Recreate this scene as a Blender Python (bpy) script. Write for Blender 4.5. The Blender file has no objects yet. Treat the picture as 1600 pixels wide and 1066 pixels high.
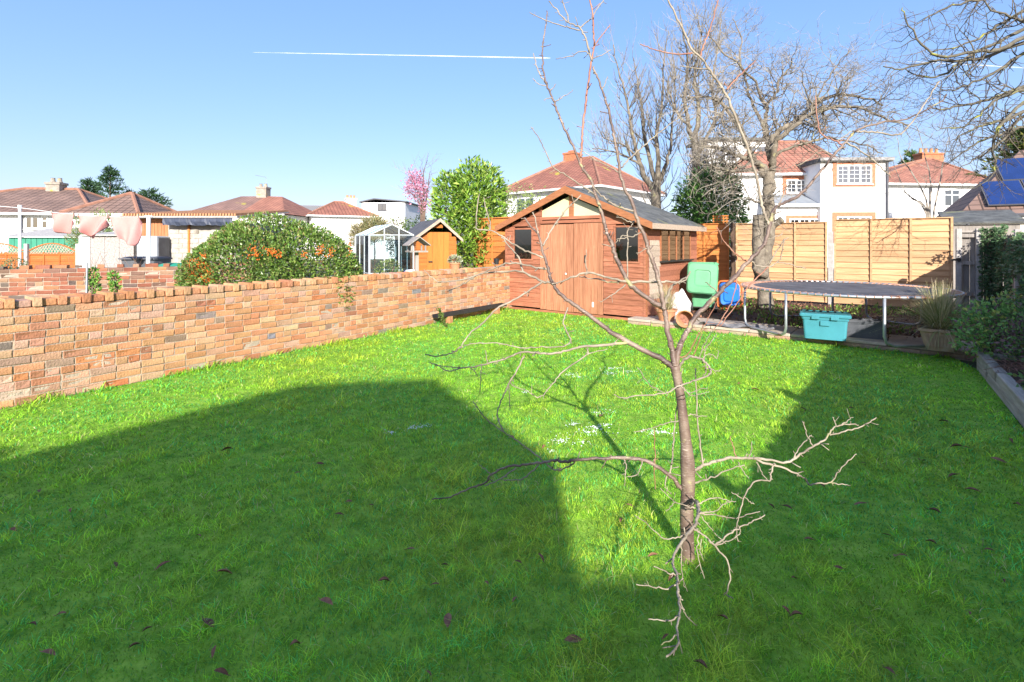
import bpy, bmesh, math, random
import numpy as np
from mathutils import Vector, Matrix
random.seed(7)
rng = np.random.default_rng(7)
PI = math.pi
scene = bpy.context.scene
COL = scene.collection

# ------------------------------------------------------------------ camera, sky, sun, exposure
CAM_H = 1.5
FPX = 800.0            # focal length in photo pixels (photo is 1600 wide), horizon at row 380
cam_d = bpy.data.cameras.new('camera')
cam = bpy.data.objects.new('camera', cam_d)
COL.objects.link(cam)
cam.location = (0, 0, CAM_H)
cam.rotation_euler = (math.radians(90), 0, 0)
cam_d.sensor_width = 36.0
cam_d.lens = 36.0 * FPX / 1600.0
cam_d.shift_y = -153.0 / 1600.0
cam_d.clip_end = 60000
cam_d.clip_start = 0.05
scene.camera = cam

SUN_EL = math.radians(23.0)
SUN_DX = -0.05                       # light travels mostly along +Y, a little towards -X
light_dir = Vector((SUN_DX, 1.0, -math.tan(SUN_EL))).normalized()
world = bpy.data.worlds.new('World')
scene.world = world
world.use_nodes = True
wn = world.node_tree.nodes
wl = world.node_tree.links
bg = wn['Background']
sky = wn.new('ShaderNodeTexSky')
sky.sky_type = 'NISHITA'
sky.sun_disc = False
sky.sun_elevation = SUN_EL
sky.sun_rotation = math.radians(180) + math.atan2(-SUN_DX, 1.0) * -1
sky.air_density = 1.0
sky.dust_density = 1.7
sky.ozone_density = 2.0
sky_gamma = wn.new('ShaderNodeGamma'); sky_gamma.inputs[1].default_value = 0.5
sky_sat = wn.new('ShaderNodeHueSaturation'); sky_sat.inputs['Saturation'].default_value = 1.6; sky_sat.inputs['Value'].default_value = 1.0
sky_tint = wn.new('ShaderNodeMix'); sky_tint.data_type = 'RGBA'; sky_tint.blend_type = 'MULTIPLY'; sky_tint.inputs[0].default_value = 1.0; sky_tint.inputs[7].default_value = (0.92, 0.95, 1.2, 1)
wl.new(sky.outputs[0], sky_gamma.inputs[0]); wl.new(sky_gamma.outputs[0], sky_sat.inputs['Color'])
wl.new(sky_sat.outputs[0], sky_tint.inputs[6]); wl.new(sky_tint.outputs[2], bg.inputs[0])
bg.inputs[1].default_value = 0.125
sun_d = bpy.data.lights.new('sun', 'SUN')
sun_d.energy = 2.5
sun_d.angle = math.radians(0.5)
sun_d.color = (1.0, 0.95, 0.88)
sun = bpy.data.objects.new('sun', sun_d)
COL.objects.link(sun)
sun.rotation_euler = light_dir.to_track_quat('-Z', 'Y').to_euler()
scene.view_settings.view_transform = 'Standard'
scene.view_settings.look = 'None'
scene.view_settings.exposure = 1.9
scene.view_settings.gamma = 1.0
scene.view_settings.use_curve_mapping = False
scene.cycles.max_bounces = 6
scene.cycles.transparent_max_bounces = 12
scene.cycles.use_denoising = True

# ------------------------------------------------------------------ helpers
def P(px, py, Y):
    """photo pixel at distance Y in front of the camera"""
    return Vector(((px - 800.0) / FPX * Y, Y, CAM_H - (py - 380.0) / FPX * Y))

def G(px, py, z=0.0):
    """photo pixel on the horizontal plane at height z"""
    return P(px, py, (CAM_H - z) * FPX / (py - 380.0))

def lin(r, g, b):
    f = lambda c: c / 12.92 if c <= 0.04045 else ((c + 0.055) / 1.055) ** 2.4
    return (f(r / 255), f(g / 255), f(b / 255))

MATS = {}
def mat(name, col, rough=0.75, var=0.2, scale=6.0, bump=0.0, bscale=60.0, col2=None, spec=0.3, metal=0.0,
        rnd=0.0, stretch=(1, 1, 1), attr=False, objcol=False, trans=0.0, detail=5.0, spots=None, spot_scale=3.0, spot_lo=0.55, coat=0.0):
    if name in MATS:
        return MATS[name]
    m = bpy.data.materials.new(name)
    m.use_nodes = True
    nt = m.node_tree; N = nt.nodes; L = nt.links
    b = N['Principled BSDF']
    tc = N.new('ShaderNodeTexCoord')
    mp = N.new('ShaderNodeMapping'); mp.inputs['Scale'].default_value = stretch
    L.new(tc.outputs['Object'], mp.inputs[0])
    no = N.new('ShaderNodeTexNoise'); no.inputs['Scale'].default_value = scale; no.inputs['Detail'].default_value = detail
    no.inputs['Roughness'].default_value = 0.65
    L.new(mp.outputs[0], no.inputs['Vector'])
    ramp = N.new('ShaderNodeMapRange'); ramp.inputs[1].default_value = 0.3; ramp.inputs[2].default_value = 0.7
    L.new(no.outputs['Fac'], ramp.inputs[0])
    mix = N.new('ShaderNodeMix'); mix.data_type = 'RGBA'
    lo = tuple(c * (1 - var) for c in col); hi = col2 if col2 else tuple(min(1, c * (1 + var)) for c in col)
    mix.inputs[6].default_value = (*lo, 1); mix.inputs[7].default_value = (*hi, 1)
    L.new(ramp.outputs[0], mix.inputs[0])
    out = mix.outputs[2]
    if attr or objcol:
        mu = N.new('ShaderNodeMix'); mu.data_type = 'RGBA'; mu.blend_type = 'MULTIPLY'; mu.inputs[0].default_value = 1
        if attr:
            at = N.new('ShaderNodeAttribute'); at.attribute_name = 'Col'; src = at.outputs['Color']
        else:
            at = N.new('ShaderNodeObjectInfo'); src = at.outputs['Color']
        L.new(out, mu.inputs[6]); L.new(src, mu.inputs[7]); out = mu.outputs[2]
    if rnd > 0:
        oi = N.new('ShaderNodeObjectInfo')
        mr = N.new('ShaderNodeMapRange'); mr.inputs[3].default_value = 1 - rnd; mr.inputs[4].default_value = 1 + rnd
        L.new(oi.outputs['Random'], mr.inputs[0])
        hs = N.new('ShaderNodeHueSaturation'); L.new(mr.outputs[0], hs.inputs['Value']); L.new(out, hs.inputs['Color'])
        out = hs.outputs[0]
    if spots:
        n2 = N.new('ShaderNodeTexNoise'); n2.inputs['Scale'].default_value = spot_scale; n2.inputs['Detail'].default_value = 6
        L.new(tc.outputs['Object'], n2.inputs['Vector'])
        r2 = N.new('ShaderNodeMapRange'); r2.inputs[1].default_value = spot_lo; r2.inputs[2].default_value = spot_lo + 0.08
        L.new(n2.outputs['Fac'], r2.inputs[0])
        m2 = N.new('ShaderNodeMix'); m2.data_type = 'RGBA'; m2.inputs[7].default_value = (*spots, 1)
        L.new(r2.outputs[0], m2.inputs[0]); L.new(out, m2.inputs[6]); out = m2.outputs[2]
    L.new(out, b.inputs['Base Color'])
    b.inputs['Roughness'].default_value = rough
    b.inputs['Metallic'].default_value = metal
    b.inputs['Specular IOR Level'].default_value = spec
    b.inputs['Coat Weight'].default_value = coat
    if bump > 0:
        nb = N.new('ShaderNodeTexNoise'); nb.inputs['Scale'].default_value = bscale; nb.inputs['Detail'].default_value = 6
        L.new(mp.outputs[0], nb.inputs['Vector'])
        bp = N.new('ShaderNodeBump'); bp.inputs['Strength'].default_value = bump; bp.inputs['Distance'].default_value = 0.02
        L.new(nb.outputs['Fac'], bp.inputs['Height']); L.new(bp.outputs[0], b.inputs['Normal'])
    if trans > 0:
        tr = N.new('ShaderNodeBsdfTranslucent'); L.new(out, tr.inputs['Color'])
        ms = N.new('ShaderNodeMixShader'); ms.inputs[0].default_value = trans
        L.new(b.outputs[0], ms.inputs[1]); L.new(tr.outputs[0], ms.inputs[2])
        L.new(ms.outputs[0], N['Material Output'].inputs['Surface'])
    MATS[name] = m
    return m

def roof_mat(name, col, col2, tile_w=0.30, tile_h=0.30, moss=None, wave=0.55):
    """clay tiles from UV in metres: courses and rolls as bump, tint per tile"""
    m = bpy.data.materials.new(name); m.use_nodes = True
    nt = m.node_tree; N = nt.nodes; L = nt.links; b = N['Principled BSDF']
    uv = N.new('ShaderNodeUVMap'); uv.uv_map = 'UVMap'
    br = N.new('ShaderNodeTexBrick')
    br.offset = 0.0; br.inputs['Scale'].default_value = 1.0
    br.inputs['Brick Width'].default_value = tile_w; br.inputs['Row Height'].default_value = tile_h
    br.inputs['Mortar Size'].default_value = 0.03; br.inputs['Mortar Smooth'].default_value = 0.6
    br.inputs['Color1'].default_value = (*col, 1); br.inputs['Color2'].default_value = (*col2, 1)
    br.inputs['Mortar'].default_value = (*(c * 0.32 for c in col), 1)
    L.new(uv.outputs[0], br.inputs['Vector'])
    no = N.new('ShaderNodeTexNoise'); no.inputs['Scale'].default_value = 0.9; no.inputs['Detail'].default_value = 8
    L.new(uv.outputs[0], no.inputs['Vector'])
    mr = N.new('ShaderNodeMapRange'); mr.inputs[1].default_value = 0.3; mr.inputs[2].default_value = 0.7
    mr.inputs[3].default_value = 0.72; mr.inputs[4].default_value = 1.15
    L.new(no.outputs['Fac'], mr.inputs[0])
    hs = N.new('ShaderNodeHueSaturation'); L.new(br.outputs['Color'], hs.inputs['Color']); L.new(mr.outputs[0], hs.inputs['Value'])
    out = hs.outputs[0]
    if moss:
        n2 = N.new('ShaderNodeTexNoise'); n2.inputs['Scale'].default_value = 0.55; n2.inputs['Detail'].default_value = 9
        L.new(uv.outputs[0], n2.inputs['Vector'])
        r2 = N.new('ShaderNodeMapRange'); r2.inputs[1].default_value = 0.62; r2.inputs[2].default_value = 0.68
        L.new(n2.outputs['Fac'], r2.inputs[0])
        mx = N.new('ShaderNodeMix'); mx.data_type = 'RGBA'; mx.inputs[7].default_value = (*moss, 1)
        L.new(r2.outputs[0], mx.inputs[0]); L.new(out, mx.inputs[6]); out = mx.outputs[2]
    L.new(out, b.inputs['Base Color']); b.inputs['Roughness'].default_value = 0.85
    bp = N.new('ShaderNodeBump'); bp.inputs['Strength'].default_value = wave; bp.inputs['Distance'].default_value = 0.05
    L.new(br.outputs['Fac'], bp.inputs['Height']); bp.invert = True
    L.new(bp.outputs[0], b.inputs['Normal'])
    MATS[name] = m
    return m

def brick_mat(name, attr):
    """one brick: tint from the brick itself, fine grain, a few dark and pale blotches"""
    return mat(name, (1, 1, 1), rough=0.9, var=0.30, scale=14, bump=0.5, bscale=55, attr=attr, objcol=not attr, spec=0.15,
               spots=(0.10, 0.08, 0.065), spot_scale=5.0, spot_lo=0.72)

def glass_mat(name, tint=(0.55, 0.62, 0.66), refl=0.35, dark=0.5):
    m = bpy.data.materials.new(name); m.use_nodes = True
    nt = m.node_tree; N = nt.nodes; L = nt.links
    N.remove(N['Principled BSDF'])
    tr = N.new('ShaderNodeBsdfTransparent'); tr.inputs[0].default_value = (*(c * dark for c in tint), 1)
    gl = N.new('ShaderNodeBsdfGlossy'); gl.inputs['Roughness'].default_value = 0.03; gl.inputs[0].default_value = (1, 1, 1, 1)
    fr = N.new('ShaderNodeFresnel'); fr.inputs[0].default_value = 1.5
    ad = N.new('ShaderNodeMath'); ad.operation = 'ADD'; ad.inputs[1].default_value = refl * 0.3
    L.new(fr.outputs[0], ad.inputs[0])
    ms = N.new('ShaderNodeMixShader')
    L.new(ad.outputs[0], ms.inputs[0]); L.new(tr.outputs[0], ms.inputs[1]); L.new(gl.outputs[0], ms.inputs[2])
    L.new(ms.outputs[0], N['Material Output'].inputs['Surface'])
    MATS[name] = m
    return m

XF = {}
def tag(o, label=None, cat=None, group=None, kind=None):
    if label: o['label'] = label
    if cat: o['category'] = cat
    if group: o['group'] = group
    if kind: o['kind'] = kind
    return o

def thing(name, label, cat, loc=(0, 0, 0), rotz=0.0, group=None):
    o = bpy.data.objects.new(name, None); COL.objects.link(o)
    o.empty_display_size = 0.1
    o.location = loc; o.rotation_euler = (0, 0, rotz)
    XF[o] = Matrix.Translation(Vector(loc)) @ Matrix.Rotation(rotz, 4, 'Z')
    tag(o, label, cat, group)
    return o

class MB:
    """collects verts and faces (in the thing's own frame) and links them as one mesh object"""
    def __init__(s): s.v = []; s.f = []; s.uv = []; s.smooth = False
    def add(s, vs, fs):
        n = len(s.v); s.v += [tuple(v) for v in vs]; s.f += [tuple(i + n for i in f) for f in fs]; return s
    def box(s, x0, x1, y0, y1, z0, z1):
        return s.add([(x0, y0, z0), (x1, y0, z0), (x1, y1, z0), (x0, y1, z0), (x0, y0, z1), (x1, y0, z1), (x1, y1, z1), (x0, y1, z1)],
                     [(0, 3, 2, 1), (4, 5, 6, 7), (0, 1, 5, 4), (1, 2, 6, 5), (2, 3, 7, 6), (3, 0, 4, 7)])
    def bar(s, a, b, w, h, up=(0, 0, 1)):
        a = Vector(a); b = Vector(b); d = (b - a).normalized(); up = Vector(up)
        sd = d.cross(up)
        if sd.length < 1e-5: sd = d.cross(Vector((1, 0, 0)))
        sd.normalize(); u = sd.cross(d).normalized(); sd *= w / 2; u *= h / 2
        vs = [a - sd - u, a + sd - u, a + sd + u, a - sd + u, b - sd - u, b + sd - u, b + sd + u, b - sd + u]
        return s.add(vs, [(0, 1, 2, 3), (7, 6, 5, 4), (0, 4, 5, 1), (1, 5, 6, 2), (2, 6, 7, 3), (3, 7, 4, 0)])
    def prism(s, poly, axis, a, b):
        """poly in the two axes left over, extruded along axis from a to b"""
        n = len(poly); k = {'x': 0, 'y': 1, 'z': 2}[axis]
        def pt(p, t):
            q = list(p); q.insert(k, t); return q
        vs = [pt(p, a) for p in poly] + [pt(p, b) for p in poly]
        fs = [tuple(range(n)), tuple(range(2 * n - 1, n - 1, -1))] + [(i, i + n, (i + 1) % n + n, (i + 1) % n) for i in range(n)]
        return s.add(vs, fs)
    def tube(s, pts, rad, sides=6, cap=True):
        pts = [Vector(p) for p in pts]; n = len(pts)
        if not hasattr(rad, '__len__'): rad = [rad] * n
        t0 = (pts[1] - pts[0]).normalized()
        nrm = t0.orthogonal().normalized()
        base = len(s.v)
        for i in range(n):
            if i == 0: t = t0
            elif i == n - 1: t = (pts[i] - pts[i - 1])
            else: t = (pts[i + 1] - pts[i - 1])
            if t.length < 1e-9: t = t0
            t = t.normalized()
            nrm = nrm - t * nrm.dot(t)
            if nrm.length < 1e-6: nrm = t.orthogonal()
            nrm.normalize(); bn = t.cross(nrm)
            for k in range(sides):
                a = 2 * PI * k / sides
                s.v.append(tuple(pts[i] + (nrm * math.cos(a) + bn * math.sin(a)) * rad[i]))
        for i in range(n - 1):
            for k in range(sides):
                a = base + i * sides + k; b = base + i * sides + (k + 1) % sides
                s.f.append((a, b, b + sides, a + sides))
        if cap:
            s.f.append(tuple(base + k for k in range(sides - 1, -1, -1)))
            s.f.append(tuple(base + (n - 1) * sides + k for k in range(sides)))
        return s
    def lathe(s, prof, c=(0, 0, 0), sides=20, sx=1.0, sy=1.0):
        """prof: (r, z) list"""
        base = len(s.v); c = Vector(c)
        for r, z in prof:
            for k in range(sides):
                a = 2 * PI * k / sides
                s.v.append((c.x + r * sx * math.cos(a), c.y + r * sy * math.sin(a), c.z + z))
        for i in range(len(prof) - 1):
            for k in range(sides):
                a = base + i * sides + k; b = base + i * sides + (k + 1) % sides
                s.f.append((a, b, b + sides, a + sides))
        return s
    def rings(s, rings, close_top=True, close_bot=True):
        base = len(s.v); n = len(rings[0])
        for r in rings: s.v += [tuple(p) for p in r]
        for i in range(len(rings) - 1):
            for k in range(n):
                a = base + i * n + k; b = base + i * n + (k + 1) % n
                s.f.append((a, b, b + n, a + n))
        if close_bot: s.f.append(tuple(base + k for k in range(n - 1, -1, -1)))
        if close_top: s.f.append(tuple(base + (len(rings) - 1) * n + k for k in range(n)))
        return s
    def build(s, name, m, parent=None, world=False, smooth=False, bevel=0.0, label=None, kind=None):
        me = bpy.data.meshes.new(name)
        v = s.v
        if world and parent is not None:
            inv = XF[parent].inverted(); v = [tuple(inv @ Vector(p)) for p in v]
        me.from_pydata(v, [], s.f)
        if bevel > 0:
            bm = bmesh.new(); bm.from_mesh(me)
            bmesh.ops.bevel(bm, geom=list(bm.edges), offset=bevel, segments=1, affect='EDGES', clamp_overlap=True)
            bm.to_mesh(me); bm.free()
        me.materials.append(m)
        if smooth:
            me.polygons.foreach_set('use_smooth', [True] * len(me.polygons))
        me.update()
        return link(name, me, parent, label, kind)

def link(name, me, parent=None, label=None, kind=None):
    o = bpy.data.objects.new(name, me); COL.objects.link(o)
    if parent is not None:
        o.parent = parent; XF[o] = XF[parent]
    else:
        XF[o] = Matrix.Identity(4)
    if label: o['label'] = label
    if kind: o['kind'] = kind
    return o

def fast_mesh(name, verts, faces_flat, sizes, m, parent=None, cols=None, world=True, smooth=False, kind=None):
    """numpy arrays straight into a mesh; verts in world space"""
    me = bpy.data.meshes.new(name)
    verts = np.asarray(verts, dtype=np.float32)
    if parent is not None and world:
        inv = np.array(XF[parent].inverted()); verts = verts @ inv[:3, :3].T.astype(np.float32) + inv[:3, 3].astype(np.float32)
    me.vertices.add(len(verts)); me.vertices.foreach_set('co', np.ascontiguousarray(verts).ravel())
    me.loops.add(len(faces_flat)); me.loops.foreach_set('vertex_index', np.asarray(faces_flat, dtype=np.int32))
    sizes = np.asarray(sizes, dtype=np.int32)
    me.polygons.add(len(sizes))
    starts = np.concatenate([[0], np.cumsum(sizes)[:-1]]).astype(np.int32)
    me.polygons.foreach_set('loop_start', starts)
    try: me.polygons.foreach_set('loop_total', sizes)
    except Exception: pass
    me.polygons.foreach_set('use_smooth', np.full(len(sizes), bool(smooth)))
    if cols is not None:
        at = me.color_attributes.new('Col', 'FLOAT_COLOR', 'POINT')
        c4 = np.ones((len(verts), 4), dtype=np.float32); c4[:, :3] = cols
        at.data.foreach_set('color', c4.ravel())
    me.materials.append(m)
    me.update(calc_edges=True); me.validate()
    return link(name, me, parent, kind=kind)

def unit(a): return a / np.maximum(np.linalg.norm(a, axis=1, keepdims=True), 1e-9)

def leaf_mesh(name, pts, outw, L, W, m, parent=None, tint=None, up=0.35, jit=0.8, fold=0.25, kind=None, lvar=0.35):
    """many rhombic folded leaves, one mesh"""
    n = len(pts)
    T = unit(outw + rng.normal(0, jit, (n, 3)) + np.array([0, 0, up]))
    S = unit(np.cross(T, rng.normal(0, 1, (n, 3)) + outw * 0.0))
    Nn = np.cross(S, T)
    l = (L * (1 + rng.uniform(-lvar, lvar, n)))[:, None]; w = (W * (1 + rng.uniform(-lvar, lvar, n)))[:, None]
    b = pts; tip = pts + T * l
    mid = pts + T * l * 0.45
    fo = Nn * w * fold
    le = mid + S * w * 0.5 + fo; ri = mid - S * w * 0.5 + fo
    V = np.stack([b, le, tip, ri], 1).reshape(-1, 3)
    base = (np.arange(n) * 4)[:, None]
    F = np.concatenate([base + np.array([[0, 1, 2]]), base + np.array([[0, 2, 3]])], 1).ravel()
    if tint is None:
        tint = np.stack([rng.uniform(0.55, 1.45, n)] * 3, 1)
    C = np.repeat(tint, 4, axis=0)
    return fast_mesh(name, V, F, np.full(2 * n, 3), m, parent, C, kind=kind)

def blob_points(blobs, n, shell=0.55, bumps=0.12, seed=1):
    """points in a union of ellipsoids (cx,cy,cz,rx,ry,rz), most of them near the outside; returns points, outward directions"""
    r = np.random.default_rng(seed)
    vol = np.array([b[3] * b[4] + b[3] * b[5] + b[4] * b[5] for b in blobs]); k = r.choice(len(blobs), n, p=vol / vol.sum())
    B = np.array(blobs)[k]
    d = unit(r.normal(0, 1, (n, 3)))
    ph = r.uniform(0, 6.28, (6,)); fr = r.uniform(3, 7, (6, 3))
    lump = sum(np.sin(d @ fr[i] + ph[i]) for i in range(6)) / 6
    rad = (shell + (1 - shell) * r.uniform(0, 1, n) ** 0.5) * (1 + bumps * lump * 2)
    p = B[:, :3] + d * B[:, 3:] * rad[:, None]
    return p, unit(d / B[:, 3:])

def smooth_path(pts, sub=4):
    pts = [Vector(p) for p in pts]
    if len(pts) < 3: 
        return [pts[0].lerp(pts[1], i / sub) for i in range(sub + 1)]
    out = []
    for i in range(len(pts) - 1):
        p0 = pts[max(i - 1, 0)]; p1 = pts[i]; p2 = pts[i + 1]; p3 = pts[min(i + 2, len(pts) - 1)]
        for k in range(sub):
            t = k / sub
            out.append(0.5 * ((2 * p1) + (p2 - p0) * t + (2 * p0 - 5 * p1 + 4 * p2 - p3) * t * t + (3 * p1 - p0 - 3 * p2 + p3) * t ** 3))
    out.append(pts[-1])
    return out

def in_frame(origin, rotz):
    return (Matrix.Translation(Vector(origin)) @ Matrix.Rotation(rotz, 4, 'Z'))

def facade(px, py, origin, rotz, yoff=0.0):
    """local (x, z) where the sight line of a photo pixel meets the plane y=yoff of a thing's frame"""
    inv = in_frame(origin, rotz).inverted()
    o = inv @ Vector((0, 0, CAM_H)); d = (inv @ P(px, py, 1.0)) - o
    t = (yoff - o.y) / d.y
    h = o + d * t
    return h.x, h.z

# ------------------------------------------------------------------ materials
m_ground = mat('earth_ground', (0.10, 0.11, 0.05), 0.95, 0.4, 0.8, 0.4, 20, col2=(0.16, 0.15, 0.08))
m_lawn = mat('lawn_soil', (0.17, 0.48, 0.028), 0.95, 0.45, 9.0, 0.5, 90, col2=(0.36, 0.56, 0.06))
m_soil = mat('bed_soil', (0.10, 0.062, 0.042), 0.95, 0.5, 9.0, 0.9, 45, col2=(0.15, 0.085, 0.055))
m_mortar = mat('mortar', (0.44, 0.35, 0.265), 0.95, 0.25, 7, 0.6, 80, spots=(0.27, 0.22, 0.17), spot_scale=2.2, spot_lo=0.58)
m_brick = brick_mat('brick_single', False)
m_brick_c = brick_mat('brick_many', True)
m_slab = mat('paving_slab', (0.46, 0.38, 0.30), 0.9, 0.25, 5, 0.4, 70, rnd=0.12, spots=(0.22, 0.2, 0.14), spot_scale=4, spot_lo=0.62)
m_sleeper = mat('planter_wood', (0.40, 0.34, 0.27), 0.9, 0.35, 3, 0.5, 30, stretch=(0.6, 8, 8), rnd=0.12, spots=(0.2, 0.17, 0.13), spot_scale=3.0, spot_lo=0.62)
m_leaf_brown = mat('dead_leaf', (0.20, 0.085, 0.05), 0.75, 0.4, 30, col2=(0.34, 0.17, 0.09), rnd=0.35)
m_snow = mat('hail_snow', (0.82, 0.86, 0.88), 0.8, 0.06, 30, 0.3, 120)

# ------------------------------------------------------------------ ground
def sheet(name, poly, z, m, kind='structure', thick=None):
    mb = MB()
    n = len(poly)
    mb.add([(p[0], p[1], z) for p in poly], [tuple(range(n))])
    o = mb.build(name, m); tag(o, kind=kind); return o

sheet('ground', [(-400, -120), (400, -120), (400, 500), (-400, 500)], -0.03, m_ground)

WALL_DIR = Vector((0.5422, 0.8402, 0)); WALL_ROT = math.atan2(WALL_DIR.y, WALL_DIR.x)
W0 = Vector((-4.615, 4.615, 0)) - WALL_DIR * 2.6
WALL_LEN = 2.6 + 8.17 + 0.30
SHED_O = Vector((-0.147, 11.76, 0)); SHED_X = Vector((0.790, -0.6136, 0)).normalized(); SHED_ROT = math.atan2(SHED_X.y, SHED_X.x)
SHED_Y = Vector((-SHED_X.y, SHED_X.x, 0))
SHED_W, SHED_D = 3.39, 2.95
E0 = G(1000, 508); E1 = G(1484, 558)                        # lawn edge of the patio row
EDGE_DIR = (E1 - E0).normalized(); EDGE_IN = Vector((-EDGE_DIR.y, EDGE_DIR.x, 0))
PL0 = G(1600, 672); PL1 = G(1528, 581)                       # lawn edge of the timber planter
PL_DIR = (PL0 - PL1).normalized()
PL_END = PL0 + PL_DIR * 3.2
wall_a = Vector((-4.615, 4.615, 0)) - WALL_DIR * 2.6
wall_b = Vector((-4.615, 4.615, 0)) + WALL_DIR * 8.17
lawn_poly = [wall_a, wall_b, SHED_O + Vector((0.1, 0.1, 0)), SHED_O + SHED_X * SHED_W + SHED_Y * 0.15, E0, E1, PL1 + Vector((0.1, 0.1, 0)), PL0, PL_END,
             Vector((2.3, -1.5, 0)), Vector((-6.4, -1.5, 0))]
lawn_xy = np.array([(p.x, p.y) for p in lawn_poly])
sheet('lawn', [(p.x, p.y) for p in lawn_poly], 0.0, m_lawn)

def inside(poly, x, y):
    c = np.zeros(len(x), dtype=bool); n = len(poly); j = n - 1
    for i in range(n):
        xi, yi = poly[i]; xj, yj = poly[j]
        hit = ((yi > y) != (yj > y)) & (x < (xj - xi) * (y - yi) / (yj - yi + 1e-12) + xi)
        c ^= hit; j = i
    return c

def field(x, y, fr, seed, k=9):
    r = np.random.default_rng(seed); s = np.zeros_like(x)
    for i in range(k):
        a = r.uniform(0, 6.28); f = fr * r.uniform(0.5, 2.0); s += np.sin((x * math.cos(a) + y * math.sin(a)) * f + r.uniform(0, 6.28))
    return s / math.sqrt(k)

def make_grass():
    r = np.random.default_rng(11)
    N = 900000
    # more blades per square metre close by, wider ones further off; continuous over the whole lawn
    rad = (r.uniform(0, 1, N) * (12.6 ** 0.42 - 0.9 ** 0.42) + 0.9 ** 0.42) ** (1 / 0.42)
    ang = r.uniform(-0.15, PI + 0.15, N)
    x = rad * np.cos(ang); y = rad * np.sin(ang)
    keep = inside(lawn_xy, x, y) & (y > 0.6) & (np.abs(x) < y * 1.35 + 1.2)
    keep &= ~((rad < 1.6))
    x = x[keep]; y = y[keep]; rad = rad[keep]
    cl = field(x, y, 2.2, 3); cl2 = field(x, y, 9.0, 4); cl3 = field(x, y, 28.0, 5)
    n = len(x)
    h = 0.0145 * (1 + 0.34 * cl2 + 0.28 * cl3 + 0.16 * cl) * r.uniform(0.6, 1.5, n)
    # longer tufts at the foot of the wall and along the edges
    d_wall = np.abs((x - wall_a.x) * -WALL_DIR.y + (y - wall_a.y) * WALL_DIR.x)
    h *= np.where(r.uniform(0, 1, n) < 0.10 + 0.08 * np.clip(cl2, 0, 2), 1.75, 1.0); h *= 1 + np.clip(1.7 + 1.2 * cl2, 0.4, 3.5) * np.exp(-(d_wall / 0.11) ** 2)
    d_edge = np.abs((x - E0.x) * EDGE_IN.x + (y - E0.y) * EDGE_IN.y)
    h *= 1 + 1.0 * np.exp(-(d_edge / 0.10) ** 2)
    d_tree = np.hypot(x - 0.83, y - 2.4); h *= 1 + 1.2 * np.exp(-(d_tree / 0.09) ** 2)
    h = np.clip(h, 0.007, 0.10)
    w = 0.0023 * np.clip(rad / 2.3, 0.9, 5.0) * r.uniform(0.7, 1.4, n)
    a = r.uniform(0, 2 * PI, n)
    lean = r.uniform(0.5, 2.6, n) * h
    dx = np.cos(a) * lean; dy = np.sin(a) * lean
    fa = a + r.uniform(0.9, 2.2, n)
    sx = np.cos(fa) * w * 0.5; sy = np.sin(fa) * w * 0.5
    z0 = np.full(n, -0.002)
    V = np.stack([np.stack([x - sx, y - sy, z0], 1), np.stack([x + sx, y + sy, z0], 1),
                  np.stack([x + dx * 0.4 + sx * 0.8, y + dy * 0.4 + sy * 0.8, h * 0.62], 1), np.stack([x + dx * 0.4 - sx * 0.8, y + dy * 0.4 - sy * 0.8, h * 0.62], 1),
                  np.stack([x + dx, y + dy, h], 1)], 1).reshape(-1, 3)
    b = (np.arange(n) * 5)[:, None]
    F = np.concatenate([b + np.array([[0, 1, 2, 3]]), b + np.array([[3, 2, 4]])], 1).ravel()
    S = np.tile([4, 3], n)
    base = np.array([0.245, 0.54, 0.034]); yel = np.array([0.53, 0.60, 0.07]); blu = np.array([0.14, 0.52, 0.12]); dry = np.array([0.60, 0.54, 0.25])
    big = field(x, y, 0.9, 6); t = np.clip(0.30 + 0.20 * cl + 0.18 * cl2 + 0.10 * big + r.normal(0, 0.17, n), 0, 1)[:, None]
    c = base * (1 - t) + yel * t
    moss = field(x, y, 3.4, 8); sel = r.uniform(0, 1, n) < np.clip(0.20 + 0.22 * moss, 0.02, 0.75); c[sel] = blu
    sel = r.uniform(0, 1, n) < 0.03 + 0.07 * np.clip(field(x, y, 5.0, 15) - 0.6, 0, 2); c[sel] = dry
    c *= (r.uniform(0.45, 1.6, n) * (1 + 0.22 * cl3 + 0.10 * cl2))[:, None]
    C = np.repeat(c, 5, axis=0)
    m = mat('grass_blade', (1, 1, 1), 0.55, 0.0, attr=True, trans=0.45, spec=0.25)
    o = fast_mesh('grass', V, F, S, m, None, C)
    tag(o, 'short green mown grass blades covering the lawn', 'grass', kind='stuff')
    return n
n_grass = make_grass()

# ------------------------------------------------------------------ bricks
BRICK_COLS = [((0.60, 0.295, 0.15), 12), ((0.62, 0.335, 0.18), 11), ((0.54, 0.245, 0.12), 7), ((0.60, 0.37, 0.22), 5), ((0.46, 0.21, 0.12), 2),
              ((0.34, 0.23, 0.16), 1.4), ((0.26, 0.21, 0.17), 0.6), ((0.55, 0.33, 0.24), 2)]
def brick_colour(r, palette=BRICK_COLS):
    tot = sum(w for _, w in palette); u = r.random() * tot
    for c, w in palette:
        u -= w
        if u <= 0: break
    j = r.uniform(0.85, 1.15)
    return (c[0] * j * r.uniform(0.96, 1.04), c[1] * j * r.uniform(0.94, 1.06), c[2] * j)

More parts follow.
